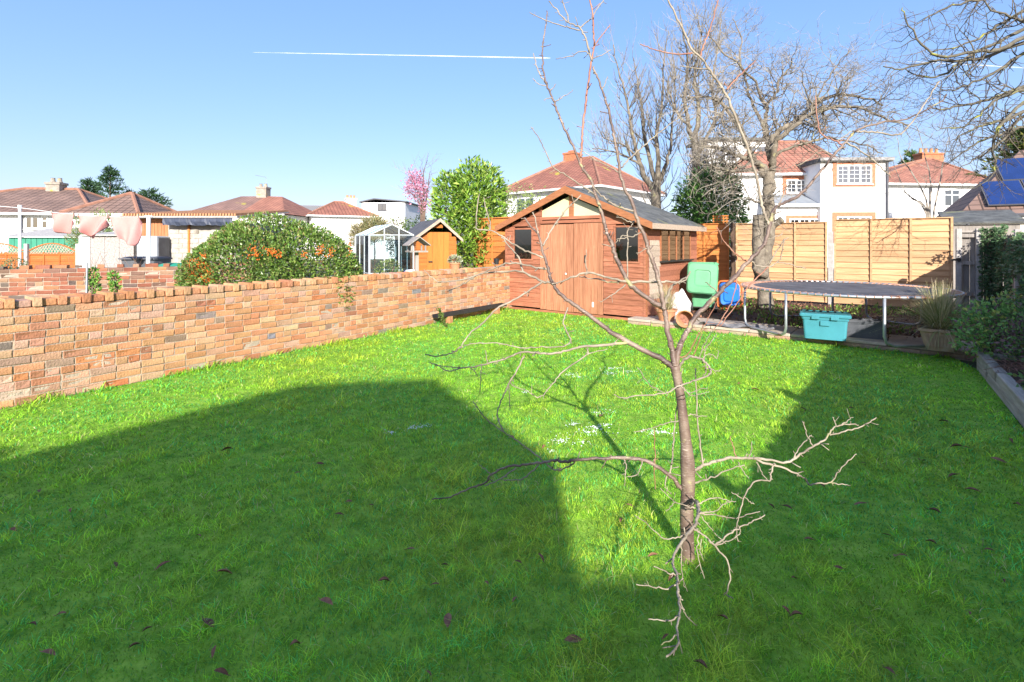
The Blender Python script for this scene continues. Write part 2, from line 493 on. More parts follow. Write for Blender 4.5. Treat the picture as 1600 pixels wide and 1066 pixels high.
def brick_mesh(name, l, w, h, r, damage=0.0, material=None):
    """a worn brick: box with chamfered, slightly uneven edges; spalled ones have a hollowed face. front is -y, 44-60 triangles"""
    bm = bmesh.new()
    bmesh.ops.create_cube(bm, size=1)
    for v in bm.verts: v.co = Vector((v.co.x * l, v.co.y * w, v.co.z * h))
    bmesh.ops.bevel(bm, geom=list(bm.edges), offset=0.0045, segments=1, affect='EDGES')
    for v in bm.verts:
        v.co += Vector((r.uniform(-1, 1) * 0.0035, r.uniform(-1, 1) * 0.003, r.uniform(-1, 1) * 0.003))
    if damage > 0:
        f = min(bm.faces, key=lambda q: q.calc_center_median().y)
        res = bmesh.ops.poke(bm, faces=[f])
        for v in res['verts']: v.co += Vector((r.uniform(-0.3, 0.3) * l, damage, r.uniform(-0.2, 0.2) * h))
        for v in bm.verts:
            if v.co.y < -w * 0.3: v.co.y += r.uniform(0, damage); v.co.z += r.uniform(-0.004, 0.003)
    me = bpy.data.meshes.new(name); bm.to_mesh(me); bm.free()
    me.materials.append(material or m_brick)
    return me

def build_wall(root, length, base_courses, r, limit_fn, header_rows, coping, wall_t=0.215, palette=BRICK_COLS, spall=0.05, step=None, max_pieces=300, hot=()):
    """root's frame: x along the wall, -y is the face, z up. limit_fn(x) ranks bricks, the smallest 300 are objects of their own"""
    CH, J = 0.075, 0.010
    mortar = MB(); mortar.box(0, length, 0.008, wall_t - 0.007, -0.05, base_courses * CH - 0.004)
    if step: mortar.box(step[0], length, 0.007, wall_t - 0.007, base_courses * CH - 0.003, base_courses * CH + step[1] * CH)
    mortar.build('mortar', m_mortar, root)
    lib = {}
    def variant(l, dmg):
        key = (round(l, 3), dmg > 0, r.randrange(6))
        if key not in lib: lib[key] = brick_mesh('brick', l, 0.10, 0.065, r, dmg)
        return lib[key]
    items = []                                       # (rank, mesh, x, y, z, rz, colour)
    for c in range(base_courses + (step[1] if step else 0)):
        z = c * CH + CH / 2
        head = c in header_rows
        x = (0.0 if c % 2 else -0.112) + r.uniform(-0.01, 0.01)
        if c >= base_courses: x = step[0]
        while x < length - 0.05:
            l = 0.1025 if (head or r.random() < 0.07) else 0.215
            x1 = x + l
            if x1 > 0.05:
                a = max(x, 0); bnd = min(x1, length); ll = bnd - a
                if ll > 0.05:
                    near = max([1 - math.hypot((a + bnd) / 2 - hx_, (z - hz_) * 2.2) / hr_ for hx_, hz_, hr_ in hot] + [0]); dm = 0.0065 if (r.random() < spall + near * 1.3) else 0
                    lq = l if ll > l - 0.02 else ll
                    items.append((limit_fn((a + bnd) / 2), variant(lq, dm), (a + bnd) / 2, 0.05 + r.uniform(-0.004, 0.004), z + r.uniform(-0.002, 0.002), r.uniform(-0.012, 0.012), tuple(q * k_ for q, k_ in zip(brick_colour(r, palette), r.choice([(1.0, 1.15, 1.5), (0.8, 0.75, 0.8), (1.05, 0.85, 0.75)]) if dm else (1, 1, 1)))))
                    items.append((1e6 + x, variant(lq, 0), (a + bnd) / 2, wall_t - 0.05, z, PI, brick_colour(r, palette)))
            x = x1 + J
    top = base_courses * CH
    if coping:
        x = 0.0; end = step[0] if step else length
        while x < end - 0.1:
            tall = r.uniform(0.082, 0.094)
            key = ('t', r.randrange(4))
            if key not in lib: lib[key] = brick_mesh('brick', 0.068, 0.235, 0.088, r)
            items.append((limit_fn(x + 0.034) - 0.5, lib[key], x + 0.034, 0.1025, top + 0.044 + 0.003, r.uniform(-0.03, 0.03), brick_colour(r, palette)))
            key = ('l', r.randrange(4))
            if key not in lib: lib[key] = brick_mesh('brick', 0.108, 0.205, 0.064, r)
            items.append((limit_fn(x + 0.13) - 0.5, lib[key], x + 0.068 + 0.06, 0.110, top + 0.032 + 0.003, r.uniform(-0.03, 0.03), brick_colour(r, palette)))
            x += 0.188
    items.sort(key=lambda q: q[0])
    for it in items[:max_pieces]:
        o = bpy.data.objects.new('brick', it[1]); COL.objects.link(o); o.parent = root; XF[o] = XF[root]
        o.location = it[2:5]; o.rotation_euler = (r.uniform(-0.01, 0.01), 0, it[5]); o.color = (*it[6], 1)
    V, F, S, C = [], [], [], []; off = 0
    for it in items[max_pieces:]:
        me = it[1]; M4 = Matrix.Translation(it[2:5]) @ Matrix.Rotation(it[5], 4, 'Z')
        for v in me.vertices: V.append(tuple(M4 @ v.co)); C.append(it[6])
        for p in me.polygons: F += [i + off for i in p.vertices]; S.append(len(p.vertices))
        off += len(me.vertices)
    if V:
        o = fast_mesh('bricks', V, F, S, m_brick_c, root, np.array(C), world=False); o['kind'] = 'stuff'

wr = random.Random(5)
wall1 = thing('brick_wall', 'long low orange brick garden wall with notched coping beside the lawn', 'wall', W0, WALL_ROT)
def rank1(x):
    p = W0 + WALL_DIR * x
    vis = (p.x / p.y) > -1.03 if p.y > 0.5 else False
    return (p.length if vis else 1000 + p.length)
hots = [(*facade(px_, py_, W0, WALL_ROT), q_) for px_, py_, q_ in ((340, 482, .28), (205, 552, .30), (160, 568, .30), (60, 590, .35), (120, 610, .5), (300, 590, .45), (440, 470, .2))]
build_wall(wall1, WALL_LEN, 12, wr, rank1, {3, 7, 10}, True, step=(WALL_LEN - 1.35, 1), hot=hots)

# second, older wall across the neighbour's garden
Wb0 = Vector((-9.4, 8.35, 0)); Wb1 = Vector((-5.2, 10.5, 0)); wbd = (Wb1 - Wb0).normalized()
OLD_COLS = [((0.36, 0.15, 0.09), 6), ((0.32, 0.12, 0.075), 6), ((0.46, 0.22, 0.115), 4), ((0.24, 0.14, 0.10), 4), ((0.18, 0.135, 0.11), 3), ((0.42, 0.25, 0.16), 2)]
wall2 = thing('brick_wall', 'older dark red brick wall with crumbling top in the garden next door', 'wall', Wb0, math.atan2(wbd.y, wbd.x))
build_wall(wall2, (Wb1 - Wb0).length, 14, random.Random(9), lambda x: x, {2, 6, 10}, False, palette=OLD_COLS, spall=0.10, max_pieces=280)
r2 = random.Random(31)
for i in range(17):                       # loose and broken bricks left along its top
    me = brick_mesh('brick', r2.choice([0.10, 0.14, 0.2]), 0.10, r2.choice([0.04, 0.06, 0.065]), r2, 0.0)
    o = link('brick', me, wall2); o.location = (0.25 + i * 0.265 + r2.uniform(-0.05, 0.05), 0.06 + r2.uniform(0, 0.06), 14 * 0.075 + 0.028)
    o.rotation_euler = (0, 0, r2.uniform(-0.25, 0.25)); o.color = (*brick_colour(r2, OLD_COLS), 1)

# ------------------------------------------------------------------ patio row, bed, planter
patio = MB()
a = E0 - EDGE_DIR * 0.25; b = E1 + EDGE_DIR * 0.35
patio.add([], [])
base = thing('patio_edging', None, None, a, math.atan2(EDGE_DIR.y, EDGE_DIR.x)); tag(base, kind='structure')
plen = (b - a).length
MB().box(0, plen, 0.02, 0.95, -0.05, 0.052).build('bedding', m_mortar, base)
pr = random.Random(3); x = 0
while x < plen - 0.05:
    l = min(pr.choice([0.45, 0.6, 0.6]), plen - x)
    mb = MB(); mb.box(-l / 2 + 0.006, l / 2 - 0.006, 0, 0.58, 0, 0.045)
    o = mb.build('slab', m_slab, base, bevel=0.006); o.location = (x + l / 2, 0.0, 0.056 + pr.uniform(0, 0.006)); o.rotation_euler = (pr.uniform(-.01, .01), pr.uniform(-.008, .008), pr.uniform(-.012, .012))
    if x > plen * 0.08:
        mb = MB(); mb.box(-l / 2 + 0.006, l / 2 - 0.006, 0, 0.35, 0, 0.04)
        o = mb.build('slab', m_slab, base, bevel=0.006); o.location = (x + l / 2, 0.60, 0.054)
    x += l
x = 0
edge_lib = [brick_mesh('edging_brick', 0.215, 0.10, 0.058, pr) for _ in range(4)]
while x < plen - 0.1:
    o = link('edging_brick', pr.choice(edge_lib), base); o.location = (x + 0.108, 0.055, 0.022 + pr.uniform(-.004, .003)); o.rotation_euler = (0, 0, pr.uniform(-.03, .03))
    o.color = (*[q * pr.uniform(0.85, 1.1) for q in (0.46, 0.32, 0.22)], 1); x += 0.225
bed_poly = [E0 + EDGE_IN * 0.9 - EDGE_DIR * 0.2, E1 + EDGE_IN * 0.5 + EDGE_DIR * 0.3, E1 + EDGE_DIR * 2.5 - EDGE_IN * 0.5, Vector((11.8, 11.5, 0)), Vector((2.5, 18.5, 0)), Vector((-2.5, 15, 0)), SHED_O + SHED_X * SHED_W + SHED_Y * 0.3]
sheet('flower_bed', [(p.x, p.y) for p in bed_poly], 0.05, m_soil)

PLN = Vector((PL_DIR.y, -PL_DIR.x, 0))
if PLN.x < 0: PLN = -PLN
planter = thing('raised_planter', 'long raised planter of weathered grey timber sleepers beside the lawn', 'planter', PL1, math.atan2(PL_DIR.y, PL_DIR.x))
pl_len = (PL_END - PL1).length
sy = 1 if (Vector((-PL_DIR.y, PL_DIR.x, 0)).dot(PLN) > 0) else -1
for i in range(2):
    xs = [0, 2.05, pl_len] if i == 0 else [0, 1.1, 3.0, pl_len]
    for q in range(len(xs) - 1):
        mb = MB(); y0, y1 = sorted((0.0 + (1 - i) * 0.004 * sy, 0.095 * sy))
        mb.box(xs[q] + 0.004, xs[q + 1] - 0.004, y0, y1, 0.0 + i * 0.112, 0.108 + i * 0.112)
        mb.build('sleeper', m_sleeper, planter, bevel=0.008)
y0, y1 = sorted((0.0, 1.6 * sy))
MB().box(-0.10, -0.003, y0, y1, 0.0, 0.22).build('end_board', m_sleeper, planter, bevel=0.008)
y0, y1 = sorted((0.098 * sy, 1.6 * sy))
mb = MB(); mb.box(0.0, pl_len, y0, y1, 0.0, 0.17); mb.build('soil', m_soil, planter)

# ------------------------------------------------------------------ big red-brown shed
m_shed = mat('shed_stain', (0.34, 0.12, 0.065), 0.75, 0.3, 2.5, 0.35, 25, stretch=(1.2, 12, 12), rnd=0.18, col2=(0.44, 0.175, 0.10), spots=(0.24, 0.09, 0.045), spot_scale=6, spot_lo=0.66)
m_shed_door = mat('shed_door_stain', (0.41, 0.165, 0.085), 0.75, 0.25, 2.5, 0.35, 25, stretch=(14, 14, 1.0), rnd=0.12, col2=(0.53, 0.24, 0.135), spots=(0.5, 0.3, 0.17), spot_scale=2.5, spot_lo=0.70)
m_barge = mat('barge_board', (0.34, 0.135, 0.06), 0.6, 0.25, 3, 0.2, 20, stretch=(2, 10, 10))
m_bare = mat('bare_weathered_board', (0.46, 0.36, 0.27), 0.85, 0.3, 3, 0.4, 25, stretch=(1.2, 12, 12), rnd=0.12)
m_felt = mat('roof_felt', (0.10, 0.105, 0.105), 0.95, 0.4, 5, 0.6, 120, col2=(0.19, 0.195, 0.185), spots=(0.20, 0.2, 0.11), spot_scale=2.5, spot_lo=0.60)
m_cream = mat('cream_board', (0.66, 0.58, 0.34), 0.7, 0.08, 4)
m_dark = mat('dark_interior', (0.05, 0.045, 0.04), 0.9, 0.3, 4)
m_black = mat('black_plastic', (0.025, 0.026, 0.028), 0.5, 0.2, 10, spec=0.4)
m_glass = glass_mat('window_glass', dark=0.55)
m_iron = mat('iron', (0.06, 0.055, 0.05), 0.55, 0.3, 20, metal=0.6)
m_white_pvc = mat('white_pvc', (0.78, 0.79, 0.78), 0.4, 0.04, 3, spec=0.5)

shed = thing('garden_shed', 'large red-brown timber shed with double doors and a felt roof', 'shed', SHED_O, SHED_ROT)
W, D = SHED_W, SHED_D
EAVE, RIDGE = 1.90, 2.62
Z0 = 0.09
def sf(px, py): return facade(px, py, SHED_O, SHED_ROT, 0)
def sgz(x): return EAVE + (RIDGE - EAVE) * (1 - abs(x - W / 2) / (W / 2))
lw = (*sf(804, 359), *sf(831, 405)); rw = (*sf(962, 355.5), *sf(997.5, 409))
ldx0, lz1 = sf(844, 350); ldx1, _ = sf(896.6, 350); rdx1, rz1 = sf(943, 347)
OPEN = [(lw[0], lw[2], lw[3], lw[1]), (rw[0], rw[2], rw[3], rw[1]), (ldx0, rdx1, 0.0, max(lz1, rz1) - 0.0)]
gx0, _ = sf(847, 300); gxm0, _ = sf(889.5, 300); gxm1, _ = sf(896.5, 300); gx1, _ = sf(937, 300); gz0 = sf(890, 338)[1]
BH = 0.105
def clad(xa, xb, z, top_at=None):
    """one lapped board with a bevelled top edge, front face at y=0"""
    return None
def spans(z0, z1, xa, xb, opens):
    segs = [(xa, xb)]
    for (o0, o1, q0, q1) in opens:
        if z1 > q0 + 0.01 and z0 < q1 - 0.01:
            ns = []
            for s0, s1 in segs:
                if o1 <= s0 or o0 >= s1: ns.append((s0, s1)); continue
                if o0 > s0: ns.append((s0, o0))
                if o1 < s1: ns.append((o1, s1))
            segs = ns
    return [s for s in segs if s[1] - s[0] > 0.03]
z = Z0; k = 0
gable_open = [(gx0, gx1, gz0, RIDGE)]
while z < RIDGE - 0.05:
    z1 = min(z + BH, RIDGE)
    xa, xb = 0.0, W
    if z1 > EAVE:
        f = (z1 - EAVE) / (RIDGE - EAVE); xa, xb = f * W / 2, W - f * W / 2
    for s0, s1 in spans(z, z1, xa, xb, OPEN + gable_open):
        mb = MB()
        zl = max(z, Z0)
        mb.add([(s0, -0.007, zl), (s1, -0.007, zl), (s1, 0.018, zl), (s0, 0.018, zl), (s0, 0.008, z1 - 0.002), (s1, 0.008, z1 - 0.002), (s1, 0.018, z1 - 0.002), (s0, 0.018, z1 - 0.002)],
               [(0, 3, 2, 1), (4, 5, 6, 7), (0, 1, 5, 4), (1, 2, 6, 5), (2, 3, 7, 6), (3, 0, 4, 7)])
        mb.build('board', m_shed, shed)
    z = z1; k += 1
# side wall facing the patio (x = W), with a band of unpainted weathered boards
SW0, SW1, SWZ0, SWZ1 = 1.02, 2.55, 1.10, 1.66
def ss(px, py):
    inv = XF[shed].inverted(); o = inv @ Vector((0, 0, CAM_H)); d = (inv @ P(px, py, 1)) - o; t = (W - o.x) / d.x; h = o + d * t; return h.y, h.z
SW0, SWZ1 = ss(1033, 358); SW1, _ = ss(1078, 358); _, SWZ0 = ss(1033, 408)
z = Z0
while z < EAVE - 0.02:
    z1 = min(z + BH, EAVE - 0.01)
    for s0, s1 in spans(z, z1, 0.03, D, [(SW0, SW1, SWZ0, SWZ1)]):
        cuts = [(s0, s1, m_shed)]
        if 0.35 < z < 1.5 and s0 < 0.2:
            c = 0.18 + random.uniform(-0.02, 0.02); e = min(s1, SW0 - 0.05 + random.uniform(-0.03, 0.04))
            cuts = [(s0, c, m_shed), (c + 0.003, e, m_bare)] + ([(e + 0.003, s1, m_shed)] if e + 0.05 < s1 else [])
        for c0, c1, mm in cuts:
            mb = MB()
            mb.add([(W, c0, z), (W, c1, z), (W - 0.018, c1, z), (W - 0.018, c0, z), (W - 0.008, c0, z1 - 0.002), (W - 0.008, c1, z1 - 0.002), (W - 0.018, c1, z1 - 0.002), (W - 0.018, c0, z1 - 0.002)],
                   [(0, 3, 2, 1), (4, 5, 6, 7), (0, 1, 5, 4), (1, 2, 6, 5), (2, 3, 7, 6), (3, 0, 4, 7)])
            mb.build('board', mm, shed)
    z = z1
MB().box(0, 0.018, 0.02, D, Z0, EAVE - 0.01).build('side_wall', m_shed, shed)
mb = MB(); mb.prism([(0.02, Z0), (W - 0.02, Z0), (W - 0.02, EAVE), (W / 2, RIDGE - 0.02), (0.02, EAVE)], 'y', D - 0.02, D); mb.build('back_wall', m_shed, shed)
MB().box(0.02, W - 0.02, 0.02, D - 0.02, Z0 - 0.01, Z0 + 0.02).build('floor', m_dark, shed)
for q in (0.05, W * 0.33, W * 0.66, W - 0.14):
    MB().box(q, q + 0.09, 0.03, D, -0.02, Z0 - 0.012).build('skid', m_bare, shed)
MB().box(0.0, W, 0.012, 0.04, 0.0, 0.05).build('plinth_board', m_shed, shed)
for xx in (-0.004, W - 0.046):
    MB().box(xx, xx + 0.05, -0.012, -0.001, Z0, EAVE + 0.01).build('corner_trim', m_shed, shed)
MB().box(W + 0.001, W + 0.013, 0.0, 0.05, Z0, EAVE - 0.05).build('corner_trim', m_barge, shed)
# doors: vertical planks
def door(x0, x1, zt, name):
    d = MB(); d.box(x0 + 0.006, x1 - 0.006, 0.006, 0.012, Z0 + 0.02, zt - 0.02); dd = d.build('door', m_dark, shed)
    n = 5; w = (x1 - x0 - 0.012) / n
    for i in range(n):
        a0 = x0 + 0.006 + i * w
        MB().box(a0 + 0.002, a0 + w - 0.002, -0.016, 0.006, Z0 - 0.03 + random.uniform(0, 0.01), zt - 0.012).build('plank', m_shed_door, dd, bevel=0.002)
    return dd
dl = door(ldx0, ldx1, lz1 - 0.01, 'l'); dr = door(ldx1, rdx1, rz1 + 0.0, 'r')
hx, hz = sf(885, 428)
mb = MB(); mb.lathe([(0.0, 0.0), (0.018, 0.0), (0.022, 0.015), (0.0, 0.03)], (0, 0, 0), 10)
o = mb.build('knob', m_white_pvc, dl); o.rotation_euler = (PI / 2, 0, 0); o.location = (hx, -0.014, hz)
mb = MB(); x_, z_ = sf(927, 476); mb.box(x_ - 0.02, x_ + 0.02, -0.02, -0.0165, z_ - 0.05, z_ + 0.05); mb.build('bolt', m_white_pvc, dr)
mb = MB(); x_, z_ = sf(915, 405); mb.box(x_ - 0.015, x_ + 0.015, -0.028, -0.0165, z_ - 0.08, z_ + 0.08); mb.build('hasp', m_iron, dr)
MB().box(ldx0 - 0.03, rdx1 + 0.03, -0.014, -0.001, max(lz1, rz1) + 0.0, max(lz1, rz1) + 0.06).build('door_lintel', m_shed, shed)
# windows
def shed_window(x0, z1, x1, z0):
    mb = MB(); t = 0.035
    for q in ((x0 - t, x0, z0 - t, z1 + t), (x1, x1 + t, z0 - t, z1 + t), (x0, x1, z1, z1 + t), (x0, x1, z0 - t, z0)):
        mb.box(q[0], q[1], -0.018, 0.018, q[2], q[3])
    w = mb.build('window', m_shed, shed)
    MB().box(x0, x1, 0.004, 0.008, z0, z1).build('pane', m_glass, w)
    return w
w1 = shed_window(*lw); w2 = shed_window(*rw)
# gable lights
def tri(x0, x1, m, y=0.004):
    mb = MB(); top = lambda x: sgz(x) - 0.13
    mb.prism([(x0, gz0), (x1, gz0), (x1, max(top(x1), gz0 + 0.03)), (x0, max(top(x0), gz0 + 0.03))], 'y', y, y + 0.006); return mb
tri(gx0, gxm0, m_cream).build('gable_board', m_cream, shed)
gp = tri(gxm1, gx1, m_glass).build('gable_pane', mat('gable_reflection_stain', (0.56, 0.50, 0.35), 0.25, 0.12, 3, spec=0.6, spots=(0.40, 0.39, 0.33), spot_scale=2.0, spot_lo=0.58), shed)  # cream reflection painted into the pane's base colour; spots are its grey stain
mb = tri(gxm1, gx1, None, 0.014); mb.build('gable_sheet', m_cream, shed)
MB().box(gxm0, gxm1, -0.012, 0.016, gz0, sgz((gxm0 + gxm1) / 2) - 0.06).build('king_post', m_barge, shed)
MB().box(gx0 - 0.05, gx1 + 0.05, -0.012, 0.0, gz0 - 0.06, gz0).build('gable_rail', m_shed, shed)
# side windows
mb = MB()
mb.box(W - 0.02, W + 0.012, SW0 - 0.04, SW0, SWZ0, SWZ1); mb.box(W - 0.02, W + 0.012, SW1, SW1 + 0.04, SWZ0, SWZ1)
mb.box(W - 0.02, W + 0.012, SW0 - 0.04, SW1 + 0.04, SWZ1, SWZ1 + 0.04)
for q in range(1, 4):
    yy = SW0 + (SW1 - SW0) * q / 4; mb.box(W - 0.02, W + 0.010, yy - 0.022, yy + 0.022, SWZ0, SWZ1)
swin = mb.build('side_window', m_barge, shed)
for q in range(4):
    y0 = SW0 + (SW1 - SW0) * q / 4 + (0.022 if q else 0); y1 = SW0 + (SW1 - SW0) * (q + 1) / 4 - (0.022 if q < 3 else 0)
    MB().box(W - 0.006, W - 0.002, y0, y1, SWZ0, SWZ1).build('pane', m_glass, swin)
MB().box(W - 0.02, W + 0.07, SW0 - 0.06, SW1 + 0.06, SWZ0 - 0.03, SWZ0).build('sill', m_iron, swin)
# things in the shed behind the side window
for (yy, hh, cc) in ((SW0 + 0.12, 0.30, (0.75, 0.75, 0.73)), (SW0 + 0.55, 0.42, (0.16, 0.19, 0.21)), (SW1 - 0.5, 0.22, (0.55, 0.72, 0.45))):
    t = MB(); t.lathe([(0.0, 0), (0.07, 0), (0.075, hh * 0.75), (0.03, hh * 0.85), (0.03, hh), (0, hh)], (0, 0, 0), 12)
    o = t.build('bottle', mat('bottle_%d' % int(hh * 100), cc, 0.4, 0.05), None, smooth=True)
    o.location = XF[shed] @ Vector((W - 0.14, yy, SWZ0 - 0.002)); 
    tag(o, {30: 'white plastic bottle on the shelf inside the big shed window', 42: 'tall dark bottle on the shelf inside the big shed window', 22: 'short pale green tub on the shelf inside the big shed window'}[int(hh * 100)], 'bottle')
MB().box(W - 0.3, W - 0.03, SW0 - 0.2, SW1 + 0.2, SWZ0 - 0.025, SWZ0 - 0.004).build('shelf', m_bare, shed)
# roof
OH = 0.14; SO = 0.17
sl = (RIDGE - EAVE) / (W / 2)
for sgn in (-1, 1):
    mb = MB()
    xe = W / 2 + sgn * (W / 2 + SO); ze = EAVE - sl * SO
    th = 0.035
    mb.add([(W / 2, -OH, RIDGE + 0.02), (xe, -OH, ze + 0.02), (xe, D + 0.1, ze + 0.02), (W / 2, D + 0.1, RIDGE + 0.02),
            (W / 2, -OH, RIDGE + 0.02 + th), (xe, -OH, ze + 0.02 + th), (xe, D + 0.1, ze + 0.02 + th), (W / 2, D + 0.1, RIDGE + 0.02 + th)],
           [(0, 1, 2, 3), (7, 6, 5, 4), (0, 4, 5, 1), (1, 5, 6, 2), (2, 6, 7, 3), (3, 7, 4, 0)])
    rf = mb.build('roof', m_felt, shed)
    mb = MB(); bh = 0.13
    mb.prism([(W / 2, RIDGE + 0.065), (xe + sgn * 0.02, ze + 0.06), (xe + sgn * 0.02, ze + 0.06 - bh), (W / 2, RIDGE + 0.065 - bh - 0.02)], 'y', -OH - 0.024, -OH - 0.002)
    mb.build('barge_board', m_barge, shed)
    mb = MB(); xa, xb = sorted((xe + sgn * 0.002, xe + sgn * 0.022)); mb.box(xa, xb, -OH, D + 0.1, ze - 0.06, ze + 0.045); mb.build('fascia', m_bare if sgn > 0 else m_barge, shed)
mb = MB(); mb.prism([(W / 2 - 0.14, RIDGE + 0.004), (W / 2, RIDGE + 0.07), (W / 2 + 0.14, RIDGE + 0.004), (W / 2 + 0.14, RIDGE - 0.0), (W / 2, RIDGE + 0.062), (W / 2 - 0.14, RIDGE)], 'y', -OH, D + 0.1)
mb.build('ridge_felt', m_felt, shed)

# ------------------------------------------------------------------ lap panel fence along the end of the garden
m_pine = mat('pine_fence', (0.55, 0.305, 0.145), 0.75, 0.24, 2.0, 0.3, 20, stretch=(0.8, 9, 9), rnd=0.18, col2=(0.64, 0.395, 0.21), spots=(0.42, 0.20, 0.08), spot_scale=2.6, spot_lo=0.70)
m_pine_o = mat('orange_fence', (0.55, 0.195, 0.05), 0.7, 0.2, 2.0, 0.3, 20, stretch=(0.8, 9, 9), rnd=0.12)
m_wavy = mat('wavy_fence_stain', (0.40, 0.125, 0.03), 0.7, 0.2, 2.0, 0.3, 20, stretch=(0.8, 9, 9), rnd=0.12)
m_conc = mat('concrete', (0.42, 0.39, 0.36), 0.9, 0.2, 12, 0.4, 90)
m_greywood = mat('grey_fence', (0.33, 0.295, 0.26), 0.9, 0.3, 2.5, 0.4, 22, stretch=(9, 9, 0.8), rnd=0.16)

def lap_panel(a, b, z0, z1, label, battens=3, m=m_pine, group='pine lap panels of the end fence', n=14, overlap=True, cap=True):
    d = (b - a); L = d.length
    t = thing('lap_fence', label, 'fence', (a.x, a.y, z0), math.atan2(d.y, d.x), group)
    H = z1 - z0; h = H / n; rr = random.Random(int(a.x * 100))
    for i in range(n):
        mb = MB(); zz = i * h; x0, x1 = 0.02, L - 0.02; w0 = rr.uniform(-0.006, 0.006); w1 = rr.uniform(-0.008, 0.008)
        nseg = 6; vs = []; 
        for s in range(nseg + 1):
            u = s / nseg; x = x0 + (x1 - x0) * u; wob = w0 * (1 - u) + w1 * u + math.sin(u * 9 + i * 2.1) * 0.004
            vs += [(x, -0.016, zz + wob), (x, 0.010, zz + h + 0.018), (x, 0.018, zz + h + 0.018), (x, -0.004, zz + wob)]
        fs = [(0, 1, 2, 3)] + [(4 * nseg + 3, 4 * nseg + 2, 4 * nseg + 1, 4 * nseg)]
        for s in range(nseg):
            q = 4 * s
            for k in range(4): fs.append((q + (k + 1) % 4, q + k, q + 4 + k, q + 4 + (k + 1) % 4))
        mb.add(vs, fs); mb.build('board', m, t)
    for i in range(battens + 1):
        x = L * i / battens; x = min(max(x, 0.022), L - 0.022)
        MB().box(x - 0.021, x + 0.021, -0.040, -0.017, 0.0, H - 0.004).build('batten', m, t, bevel=0.002)
    if cap: MB().box(0.0, L, -0.034, 0.03, H + 0.0, H + 0.022).build('capping', m, t)
    return t

FE_R = P(1489, 339, 10.8); FE_M0 = P(1303, 347.5, 11.95); FE_M1 = P(1293, 349, 12.05); FE_L = P(1150, 350.5, 13.25)
fv = lambda p: Vector((p.x, p.y, 0))
lap_panel(fv(FE_M0), fv(FE_R), 0.10, 2.03, 'pale pine fence panel behind the trampoline, beside the ivy-covered grey fence', 3)
lap_panel(fv(FE_L), fv(FE_M1), 0.10, 1.985, 'pale pine fence panel directly behind the old apple tree trunk', 3)
fd = (fv(FE_L) - fv(FE_M1)).normalized()
F1a = fv(FE_L) + fd * 0.16; F1b = F1a + fd * 1.9
lap_panel(F1b, F1a, 0.10, 2.0, 'orange-toned pine fence panel between the wheelie bin and the big shed', 3, m_pine_o)
lap_panel(F1b + fd * 2.05, F1b + fd * 0.12, 0.10, 2.0, 'pine fence panel hidden behind the big shed roof', 3, m_pine_o)
for i, p in enumerate((fv(FE_M0).lerp(fv(FE_M1), 0.5), fv(FE_L) + fd * 0.08, F1b + fd * 0.06)):
    if i == 0:
        mb = MB(); mb.box(-0.055, 0.055, -0.05, 0.05, 0.0, 1.72)
        o = mb.build('fence_post', m_conc, bevel=0.008); lab = 'grey concrete post between two pine fence panels'
    else:
        mb = MB(); mb.box(-0.05, 0.05, -0.05, 0.05, 0.0, 1.98); o = mb.build('fence_post', mat('dark_post', (0.12, 0.075, 0.05), 0.8, 0.3, 5), bevel=0.006)
        lab = ['', 'dark timber fence post to the side of the old apple tree', 'dark timber fence post behind the shed'][i]
    o.location = (p.x, p.y, 0.05); o.rotation_euler = (0, 0, math.atan2(fd.y, fd.x)); tag(o, lab, 'fence post')
# small lattice block standing up behind the fence
lt = P(1125, 346, 13.9)
t = thing('trellis', 'small orange timber trellis piece showing above the fence by the shed', 'trellis', (lt.x, lt.y, 0.05), math.atan2(-fd.y, -fd.x))
for i in range(5): MB().box(-0.18 + i * 0.085, -0.15 + i * 0.085, 0, 0.02, 0.0, 2.18).build('lath', m_pine_o, t)
for zz in (2.02, 2.10, 2.17): MB().box(-0.19, 0.22, -0.016, -0.001, zz, zz + 0.03).build('lath', m_pine_o, t)
# fence by the neighbour's laurel
q0 = P(742, 342, 14.2); q1 = P(800, 340, 13.2)
lap_panel(fv(q0), fv(q1), 0.05, 2.16, 'bright orange fence panel between the laurel and the big shed', 2, m_pine_o)
# thin metal latch between fence and post
# ------------------------------------------------------------------ grey close-board fence along the side
FR = fv(FE_R) + Vector((0.05, -0.035, 0)); rdir = (fv(FE_R) - fv(FE_M0)).normalized()
GF0 = FR + rdir * 0.66; gdir = Vector((-0.60, -0.80, 0)); gdir.normalize()
GH = 1.66
rt = thing('board_fence', 'short grey close-board fence return between the pine panel and the ivy corner', 'fence', FR, math.atan2(rdir.y, rdir.x))
for q in (0.03, 0.34): MB().box(q - 0.045, q + 0.045, -0.05, 0.05, 0, 1.80).build('post', m_conc, rt, bevel=0.008)
for i in range(6): MB().box(0.0 + i * 0.108, 0.104 + i * 0.108, 0.056 + (i % 2) * 0.008, 0.072 + (i % 2) * 0.008, 0.08, 1.72).build('board', m_greywood, rt)
for zz in (0.4, 1.05, 1.62): MB().box(0.08, 0.294, -0.012, 0.05, zz, zz + 0.075).build('rail', m_greywood, rt)
MB().box(0.0, 0.64, 0.0, 0.1, 1.73, 1.76).build('capping', m_greywood, rt)
mb = MB(); mb.box(-0.10, 0.06, -0.075, -0.055, 1.13, 1.17); mb.box(0.0, 0.05, -0.09, -0.055, 1.11, 1.19); mb.build('latch', m_iron, rt)
gf = thing('board_fence', 'long weathered grey close-board side fence with concrete posts beneath the ivy', 'fence', GF0, math.atan2(gdir.y, gdir.x))
GL = 16.5
posts = [0.0, 2.0, 4.4, 6.8, 9.2, 11.6, 14.0, 16.4]
for q in posts: MB().box(q - 0.05, q + 0.05, -0.05, 0.05, 0, GH + 0.08).build('post', m_conc, gf, bevel=0.008)
